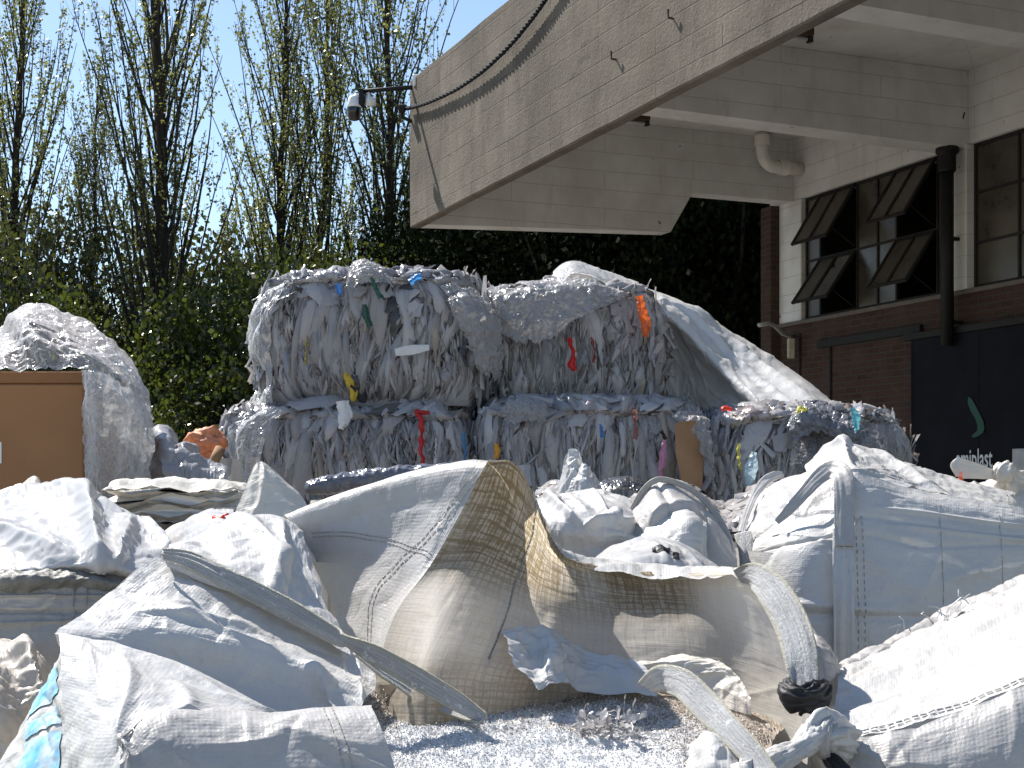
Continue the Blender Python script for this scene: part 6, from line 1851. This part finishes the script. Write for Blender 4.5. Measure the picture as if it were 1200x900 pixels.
# heap of white offcuts between the sacks and the bales
r = np.random.default_rng(33)
mb = MB()
N = 2600
pxs = r.uniform(640, 905, N); Ys = r.uniform(5.7, 7.9, N)
zt = 1.63 + 0.06 * np.sin(pxs * 0.05) + r.uniform(-0.05, 0.02, N) - np.clip(7.0 - Ys, 0, 2) * 0.05
K_, Q_ = 6, 4
t = np.linspace(-1, 1, K_)[None, :, None]; u = np.linspace(-1, 1, Q_)[None, None, :]
ln = r.uniform(0.025, 0.07, (N, 1, 1)); wd = ln * r.uniform(0.35, 0.8, (N, 1, 1)); ar = r.uniform(0, 6.28, (N, 1, 1))
hx = ln * t * np.cos(ar) - wd * u * np.sin(ar); hy = ln * t * np.sin(ar) + wd * u * np.cos(ar)
hz = ln * 0.55 * (1 - t ** 2 * r.uniform(0.3, 1.4, (N, 1, 1))) * (1 - u ** 2 * r.uniform(0.2, 1.2, (N, 1, 1))) + r.normal(size=(N, K_, Q_)) * 0.004
X = np.stack([hx + ((pxs - 600) / F * Ys)[:, None, None], hy + Ys[:, None, None], hz + zt[:, None, None]], -1)
gf = grid_faces(K_, Q_)
cv = np.where(r.uniform(size=N) < 0.05, 0.25, r.uniform(0.75, 0.95, N))
mb.add(X.reshape(-1, 3), (np.arange(N)[:, None, None] * K_ * Q_ + gf[None]).reshape(-1, 4), np.repeat(cv, K_ * Q_)[:, None] * np.array([1, 0.98, 0.95]))
nb = 24
BX, BY = np.meshgrid(np.linspace(0.0, 1, nb), np.linspace(0, 1, nb), indexing='ij')
YY = 5.6 + 2.4 * BY; XX = ((630 + 285 * BX) - 600) / F * YY
ZZ = 1.57 + 0.06 * np.sin((630 + 285 * BX) * 0.05) - np.clip(7.0 - YY, 0, 2) * 0.05
mb.add(np.stack([XX, YY, ZZ], -1).reshape(-1, 3), grid_faces(nb, nb), np.array([0.7, 0.69, 0.66]))
tag(mb.build('film_offcuts', M['film'], None, True), 'heap of small crumpled white film offcuts in front of the bales', 'offcuts', kind='stuff')

# ------------------------------------------------------------------ left sack with the mouldy edge
Fb = Sack('bulk_bag', 'weathered bulk bag at the left edge with a dark mouldy rim', 'bulk bag', 60, 3.7)
Fb.cloth('top_sheet', [
    [(-60, 600, 4.5), (10, 588, 4.5), (70, 580, 4.5), (120, 598, 4.4), (160, 622, 4.3), (196, 646, 4.2)],
    [(-60, 592, 4.2), (12, 580, 4.2), (78, 568, 4.15), (124, 588, 4.1), (164, 616, 4.0), (196, 640, 3.9)],
    [(-60, 618, 3.9), (14, 606, 3.85), (78, 600, 3.80), (128, 616, 3.75), (170, 632, 3.70), (198, 650, 3.66)],
    [(-60, 646, 3.65), (18, 640, 3.60), (82, 634, 3.56), (130, 642, 3.52), (172, 652, 3.50), (200, 664, 3.5)],
    [(-60, 666, 3.48), (20, 666, 3.44), (84, 660, 3.40), (130, 664, 3.40), (172, 672, 3.42), (198, 682, 3.45)],
    [(-60, 674, 3.50), (20, 674, 3.46), (84, 670, 3.43), (128, 674, 3.43), (164, 684, 3.46), (186, 696, 3.50)]], 130, 160, 'liner', (0.03, 0.03), 151, 0.05, cr=(36, 0.012, 0.016),
    folds=[((0.2, 0.45), (0.85, 0.55), 0.05, 0.05), ((0.3, 0.7), (0.8, 0.62), 0.05, 0.04), ((0.45, 0.1), (0.75, 0.4), 0.05, 0.035), ((0.25, 0.75), (0.5, 0.98), 0.06, 0.04)])
Fb.cloth('mouldy_rim', [
    [(-60, 672, 3.46), (20, 670, 3.42), (84, 668, 3.40), (130, 672, 3.42), (160, 684, 3.46)],
    [(-60, 682, 3.42), (20, 680, 3.38), (84, 678, 3.36), (130, 682, 3.38), (158, 692, 3.42)],
    [(-60, 694, 3.44), (20, 692, 3.40), (84, 690, 3.38), (130, 692, 3.40), (154, 698, 3.44)]], 40, 120, 'mould', (0.05, 0.05), 152, 0.05)
S = Fb.cloth('front_panel', [
    [(-60, 690, 3.43), (20, 688, 3.40), (84, 686, 3.38), (130, 688, 3.40), (158, 694, 3.44)],
    [(-60, 720, 3.42), (20, 720, 3.38), (84, 718, 3.36), (130, 716, 3.38), (158, 716, 3.42)],
    [(-60, 770, 3.40), (20, 770, 3.36), (84, 768, 3.34), (130, 768, 3.37), (158, 768, 3.42)],
    [(-60, 860, 3.40), (20, 860, 3.36), (84, 860, 3.34), (130, 860, 3.37), (158, 860, 3.42)]], 90, 110, 'woven_old', (0.02, 0.012), 153, 0.07,
    folds=[((0.1, 0.02), (0.18, 0.98), 0.02, 0.008), ((0.3, 0.02), (0.35, 0.98), 0.02, -0.008), ((0.42, 0.1), (0.4, 0.98), 0.015, 0.008)])
Fb.stitch(S, [(0.03, 0.55), (0.5, 0.54), (0.95, 0.55)], 2, 0.030, 0.02, 0.022, 0.0022)
Fb.body(-1.3, -0.94, 3.40, 4.3, 0.0, 1.42, 'woven_old', 154)
M['film_cream'] = m_film('cream_film', 0.0, 0.25, 0.36, (0.66, 0.60, 0.52), bump=0.5, bscale=14, fleck=0.3)
Gb = Sack('crumpled_sack', 'crumpled cream film sack squeezed in at the left edge beside the blue print', 'sack', 10, 2.9)
Gb.cloth('cloth', [
    [(-70, 760, 3.25), (-20, 752, 3.25), (20, 758, 3.2), (48, 770, 3.15), (60, 790, 3.1)],
    [(-70, 780, 3.05), (-20, 766, 3.0), (20, 764, 3.0), (46, 780, 2.98), (60, 812, 3.0)],
    [(-70, 820, 2.92), (-20, 806, 2.86), (18, 806, 2.84), (44, 820, 2.86), (58, 845, 2.92)],
    [(-70, 870, 2.86), (-20, 860, 2.80), (16, 856, 2.78), (40, 864, 2.82), (52, 880, 2.9)],
    [(-70, 960, 2.84), (-20, 960, 2.78), (16, 960, 2.76), (40, 960, 2.8), (50, 960, 2.9)]], 120, 110, 'film_cream', (0.08, 0.08), 155, 0.03, cr=(40, 0.012, 0.010),
    folds=[((0.2, 0.5), (0.6, 0.7), 0.06, 0.04), ((0.4, 0.3), (0.8, 0.5), 0.06, 0.04)])
Gb.body(-1.14, -0.86, 2.88, 3.2, 0.0, 1.1, 'woven_cream', 156, n=30, m=60)

# ------------------------------------------------------------------ cardboard box with film on it
YB = 5.5
bx0 = P(-190, 500, YB)[0]; bx1 = P(98, 500, YB)[0]; bz1 = P(0, 435, YB)[2]
cb = empty('cardboard_box', 'large brown cardboard box at the left edge under a heap of clear film', 'cardboard box', ((bx0 + bx1) / 2, YB + 0.45, 1.02))
M['card'] = plain('corrugated_card', (0.32, 0.165, 0.080), 0.85, 0.2, var=0.10, scale=3)
M['card2'] = plain('corrugated_card_edge', (0.25, 0.125, 0.06), 0.85, 0.2, var=0.12, scale=3)
hw = (bx1 - bx0) / 2
m = MB(); m.box(-hw, hw, -0.45, 0.45, 0, bz1 - 1.02 - 0.048, 0.006); m.build('box', M['card'], cb)
m = MB(); m.box(-hw - 0.006, hw + 0.006, -0.456, 0.456, bz1 - 1.02 - 0.046, bz1 - 1.02, 0.006); m.build('lid', M['card2'], cb)
lx = P(2, 500, YB)[0] - (bx0 + bx1) / 2
m = MB(); m.box(lx - 0.11, lx, -0.4535, -0.4512, P(0, 543, YB)[2] - 1.02, P(0, 518, YB)[2] - 1.02); m.build('paper_label', M['whiteplastic'], cb)
cb2 = empty('cardboard_box', 'lower cardboard box that carries the film covered one', 'cardboard box', ((bx0 + bx1) / 2, YB + 0.45, 0))
m = MB(); m.box(-hw, hw, -0.44, 0.44, 0, 0.97, 0.006); m.build('box', M['card'], cb2)
m = MB(); m.box(-hw - 0.006, hw + 0.006, -0.446, 0.446, 0.972, 1.018, 0.006); m.build('lid', M['card2'], cb2)
FT = Sack('film_heap', 'heap of crumpled clear film spilling over the cardboard box', 'plastic film', 90, 5.8)
c1 = np.array((0.95, 0.95, 0.95))
FT.cloth('top_film', [
    [(-80, 440, 6.6), (0, 420, 6.6), (34, 380, 6.5), (85, 400, 6.5), (125, 430, 6.4), (155, 460, 6.3), (176, 500, 6.2)],
    [(-80, 405, 6.2), (0, 395, 6.2), (38, 359, 6.1), (86, 376, 6.1), (124, 400, 6.1), (156, 432, 6.0), (178, 478, 6.0)],
    [(-80, 412, 5.95), (4, 402, 5.9), (46, 376, 5.85), (92, 392, 5.85), (130, 418, 5.8), (158, 446, 5.8), (178, 492, 5.85)],
    [(-80, 424, 5.65), (8, 416, 5.6), (52, 408, 5.55), (98, 414, 5.5), (132, 434, 5.55), (158, 466, 5.6), (177, 505, 5.7)],
    [(-80, 435, 5.46), (10, 434, 5.45), (56, 433, 5.42), (99, 434, 5.38), (130, 452, 5.42), (154, 484, 5.5), (175, 520, 5.6)]], 130, 150, 'film_clear', (0.09, 0.09), 161, 0.03, col=c1, cr=(60, 0.02, 0.014),
    folds=[((0.2, 0.2), (0.9, 0.35), 0.05, 0.04), ((0.3, 0.5), (0.8, 0.75), 0.05, 0.04)])
for sd, dy, mt in ((162, 0.0, 'film_clear'), (163, 0.08, 'film_clear')):
    FT.cloth('hanging_film', [
        [(96, 433, 5.44 + dy), (112, 436, 5.38 + dy), (135, 446, 5.42 + dy), (158, 464, 5.55 + dy), (177, 492, 5.75 + dy)],
        [(98, 460, 5.42 + dy), (114, 464, 5.34 + dy), (136, 474, 5.38 + dy), (160, 490, 5.52 + dy), (178, 512, 5.72 + dy)],
        [(99, 510, 5.42 + dy), (116, 514, 5.34 + dy), (138, 518, 5.38 + dy), (162, 524, 5.50 + dy), (177, 532, 5.70 + dy)],
        [(100, 560, 5.44 + dy), (118, 560, 5.37 + dy), (140, 560, 5.40 + dy), (160, 556, 5.50 + dy), (173, 552, 5.68 + dy)],
        [(106, 590, 5.46 + dy), (122, 588, 5.40 + dy), (140, 584, 5.44 + dy), (156, 578, 5.52 + dy), (168, 568, 5.68 + dy)],
        [(108, 640, 5.46 + dy), (122, 640, 5.40 + dy), (140, 640, 5.44 + dy), (156, 640, 5.52 + dy), (166, 640, 5.68 + dy)]], 130, 80, mt, (0.06, 0.09), sd, 0.03, col=c1, cr=(50, 0.018, 0.012))

# ------------------------------------------------------------------ folded sacks stacked behind the front left bag
H0 = Sack('bulk_bag', 'low filled bag carrying the folded sacks', 'bulk bag', 200, 4.9)
H0.body(-1.50, -0.72, 4.6, 5.5, 0.0, 1.56, 'woven_grey', 170, n=30, m=60)
hs = ('lowest of the four folded white sacks stacked behind the front left bag', 'second folded white sack from the bottom of the stack', 'third folded white sack, just below the topmost one', 'topmost folded white sack of the stack left of the bales')
for k in range(4):
    zz0 = 1.565 + 0.036 * k
    xa, xb = P(124 + 4 * k, 0, 4.75)[0], P(292 - 3 * k, 0, 4.75)[0]
    o = Sack('folded_sack', hs[k], 'folded sack', 205, 4.85, 'folded sacks in a stack')
    th = np.linspace(0, 2 * np.pi, 15) + 0.3
    rows = []
    for f_ in np.linspace(0, 1, 8):
        y_ = 4.62 + 0.55 * f_
        sl = 0.022 * math.sin(f_ * 3.0 + k)
        rows.append([((xa + xb) / 2 + (xb - xa) / 2 * math.copysign(abs(math.cos(a)) ** 0.5, math.cos(a)), y_ + 0.015 * k * math.cos(a), zz0 + 0.017 + sl * math.cos(a) + 0.026 * math.copysign(abs(math.sin(a)) ** 0.7, math.sin(a)) * (1 if 0.02 < f_ < 0.98 else 0.15)) for a in th])
    S = crumple(surf(np.array(rows), 50, 150), (0.03, 0.05), (60, 40, 30), 0.012, 0.06, 171 + k)
    S[:, -1] = S[:, 0]
    mb = MB(); uv = uvgrid(S)
    n_, m_ = S.shape[:2]
    mb.add(S.reshape(-1, 3), [list(q) for q in grid_faces(n_, m_)] + [list(range(m_ - 1)), list(range((n_ - 1) * m_, n_ * m_ - 1))[::-1]], None, uv.reshape(-1, 2))
    mb.build('cloth', M['woven_cream'], o.o, True, (0, 0, 0), o.sh)
# upright corner of another sack
I_ = Sack('sack_corner', 'pointed corner of a grey white sack standing up before the lower left bale', 'sack', 315, 3.8)
I_.cloth('cloth', [
    [(297, 546, 3.80), (303, 541, 3.80), (310, 542, 3.80), (318, 548, 3.80)],
    [(288, 570, 3.79), (304, 562, 3.77), (324, 562, 3.77), (342, 570, 3.80)],
    [(278, 596, 3.78), (304, 590, 3.74), (332, 586, 3.74), (358, 588, 3.78)],
    [(266, 622, 3.77), (300, 618, 3.72), (336, 614, 3.71), (367, 612, 3.76)],
    [(258, 690, 3.76), (300, 690, 3.71), (340, 690, 3.70), (376, 690, 3.75)]], 100, 90, 'woven_cream', (0.014, 0.014), 181, 0.07, cr=(14, 0.006, 0.014),
    folds=[((0.05, 0.5), (0.7, 0.3), 0.06, 0.010)])
I_.body(-0.74, -0.50, 3.80, 4.3, 0.0, 1.50, 'woven_grey', 182, n=30, m=60)
W_ = Sack('white_sheet', 'white sheet with a red string, lying left of the pointed sack corner', 'plastic sheet', 230, 3.7)
S = W_.cloth('cloth', [
    [(180, 640, 4.1), (212, 618, 4.1), (242, 602, 4.1), (272, 602, 4.05)],
    [(182, 652, 3.85), (214, 628, 3.8), (246, 608, 3.75), (276, 608, 3.72)],
    [(188, 664, 3.6), (218, 642, 3.55), (250, 622, 3.5), (280, 622, 3.5)],
    [(190, 700, 3.5), (220, 690, 3.45), (252, 680, 3.42), (282, 680, 3.42)]], 70, 80, 'liner', (0.04, 0.04), 183, 0.05)
W_.body(-0.90, -0.70, 3.5, 4.1, 0.0, 1.45, 'woven_grey', 184, n=30, m=60)
mb = MB(); L0 = P(258, 606, 3.66)
mb.tube([P(232, 622, 3.66) - L0, P(245, 614, 3.66) - L0, P(256, 609, 3.66) - L0, P(262, 604, 3.64) - L0, P(268, 602, 3.64) - L0], 0.003, 5)
mb.tube([P(250, 606, 3.66) - L0, P(256, 609, 3.65) - L0, P(263, 608, 3.64) - L0], 0.007, 6)
tag(mb.build('string', M['red'], None, True, tuple(L0)), 'red string lying on the white sheet beside the pointed sack corner', 'string')
lp = Sack('white_sheet', 'bright rounded fold of white sheet below the folded sacks', 'plastic sheet', 220, 4.3)
lp.cloth('cloth', [
    [(186, 640, 4.6), (200, 622, 4.6), (225, 614, 4.6), (250, 614, 4.6)],
    [(184, 642, 4.35), (202, 625, 4.3), (228, 616, 4.3), (254, 618, 4.3)],
    [(186, 652, 4.2), (206, 640, 4.15), (230, 634, 4.15), (256, 634, 4.15)],
    [(188, 700, 4.2), (208, 700, 4.15), (232, 700, 4.15), (258, 700, 4.15)]], 50, 60, 'woven_cream', (0.03, 0.03), 185, 0.06)
lp.body(-1.02, -0.84, 4.2, 4.55, 0.0, 1.42, 'woven_grey', 186, n=30, m=50)

# ------------------------------------------------------------------ roll of dark clear film behind the raised flap
J = Sack('film_roll', 'dark shiny roll of clear film behind the raised flap of the open bag', 'plastic film', 450, 4.1)
th = np.linspace(-0.3, 2 * np.pi - 0.3, 17)
rows = []
for k, (px, cy, ry) in enumerate(((357, 572, 2), (364, 571, 8), (400, 566, 11), (450, 560, 12), (500, 556, 11), (550, 552, 9), (560, 552, 2))):
    rows.append([P(px, cy - ry * math.sin(a), 4.05) + np.array([0, -0.06 * ry / 15 * math.cos(a) - 0.0, 0]) for a in th])
S = crumple(surf(np.array(rows), 120, 70), (0.05, 0.05), (60, 40, 30), 0.012, 0.05, 191)
S[:, -1] = S[:, 0]
sheet('film', S, M['film_dark'], J.o, J.sh, np.array((0.8, 0.8, 0.85)), 0.001)
J.body(-0.55, -0.12, 3.9, 4.4, 0.0, 1.66, 'woven_cream', 192, n=30, m=60)

# ------------------------------------------------------------------ odds and ends left of the bales
Q = Sack('grey_sheet', 'crumpled grey sheets between the cardboard box and the bales', 'plastic sheet', 205, 6.4)
Q.cloth('cloth', [
    [(160, 540, 7.0), (180, 522, 7.0), (205, 528, 7.0), (230, 540, 7.0), (262, 552, 7.0)],
    [(160, 545, 6.6), (182, 524, 6.5), (206, 532, 6.5), (232, 546, 6.5), (262, 556, 6.5)],
    [(164, 558, 6.2), (186, 550, 6.1), (210, 545, 6.1), (236, 556, 6.1), (264, 562, 6.1)],
    [(164, 640, 6.1), (186, 640, 6.0), (210, 640, 6.0), (236, 640, 6.0), (264, 640, 6.0)]], 100, 110, 'film', (0.06, 0.06), 201, 0.04, col=(0.75, 0.77, 0.79), cr=(30, 0.03, 0.03),
    folds=[((0.1, 0.2), (0.6, 0.4), 0.06, 0.06), ((0.2, 0.7), (0.6, 0.5), 0.06, 0.06)])
Q.body(-1.62, -1.22, 6.1, 7.0, 0.0, 1.68, 'woven_grey', 202, n=30, m=50)
M['net'] = plain('orange_net', (0.62, 0.24, 0.12), 0.6, 0.3, var=0.45, scale=30)
ob_ = Sack('net_sack', 'bundle of orange netting lying left of the lower left bale', 'net sack', 242, 7.4)
blob_path([P(226, 530, 7.4), P(232, 522, 7.38), P(243, 519, 7.36), P(254, 520, 7.38), P(262, 526, 7.4)], [0.03, 0.065, 0.075, 0.065, 0.03], 'net', 'netting', ob_.o, ob_.sh, 5, amp=0.5)
ob_.body(-1.64, -1.42, 7.3, 7.7, 0.0, 1.84, 'woven_grey', 203, n=24, m=40)
mb = MB(); L0 = P(253, 540, 7.1)
mb.tube([P(250, 552, 7.1) - L0, P(252, 538, 7.12) - L0, P(258, 526, 7.16) - L0], 0.026, 12)
tag(mb.build('cardboard_tube', M['kraft'], None, True, tuple(L0)), 'short brown cardboard tube leaning beside the orange netting', 'tube')
bb = Sack('crumpled_sack', 'cream crumpled sack tip at the left edge in front of the cardboard box', 'sack', 38, 4.7)
bb.cloth('cloth', [
    [(-30, 590, 5.0), (0, 578, 5.0), (26, 570, 5.0), (42, 560, 4.95), (50, 575, 4.9)],
    [(-30, 596, 4.7), (2, 584, 4.7), (28, 576, 4.65), (40, 564, 4.65), (50, 582, 4.65)],
    [(-30, 620, 4.5), (4, 610, 4.5), (28, 604, 4.45), (42, 600, 4.5), (54, 606, 4.55)]], 60, 70, 'woven_cream', (0.05, 0.05), 204, 0.05)
bb.body(-1.75, -1.56, 4.5, 5.0, 0.0, 1.6, 'woven_grey', 205, n=24, m=40)
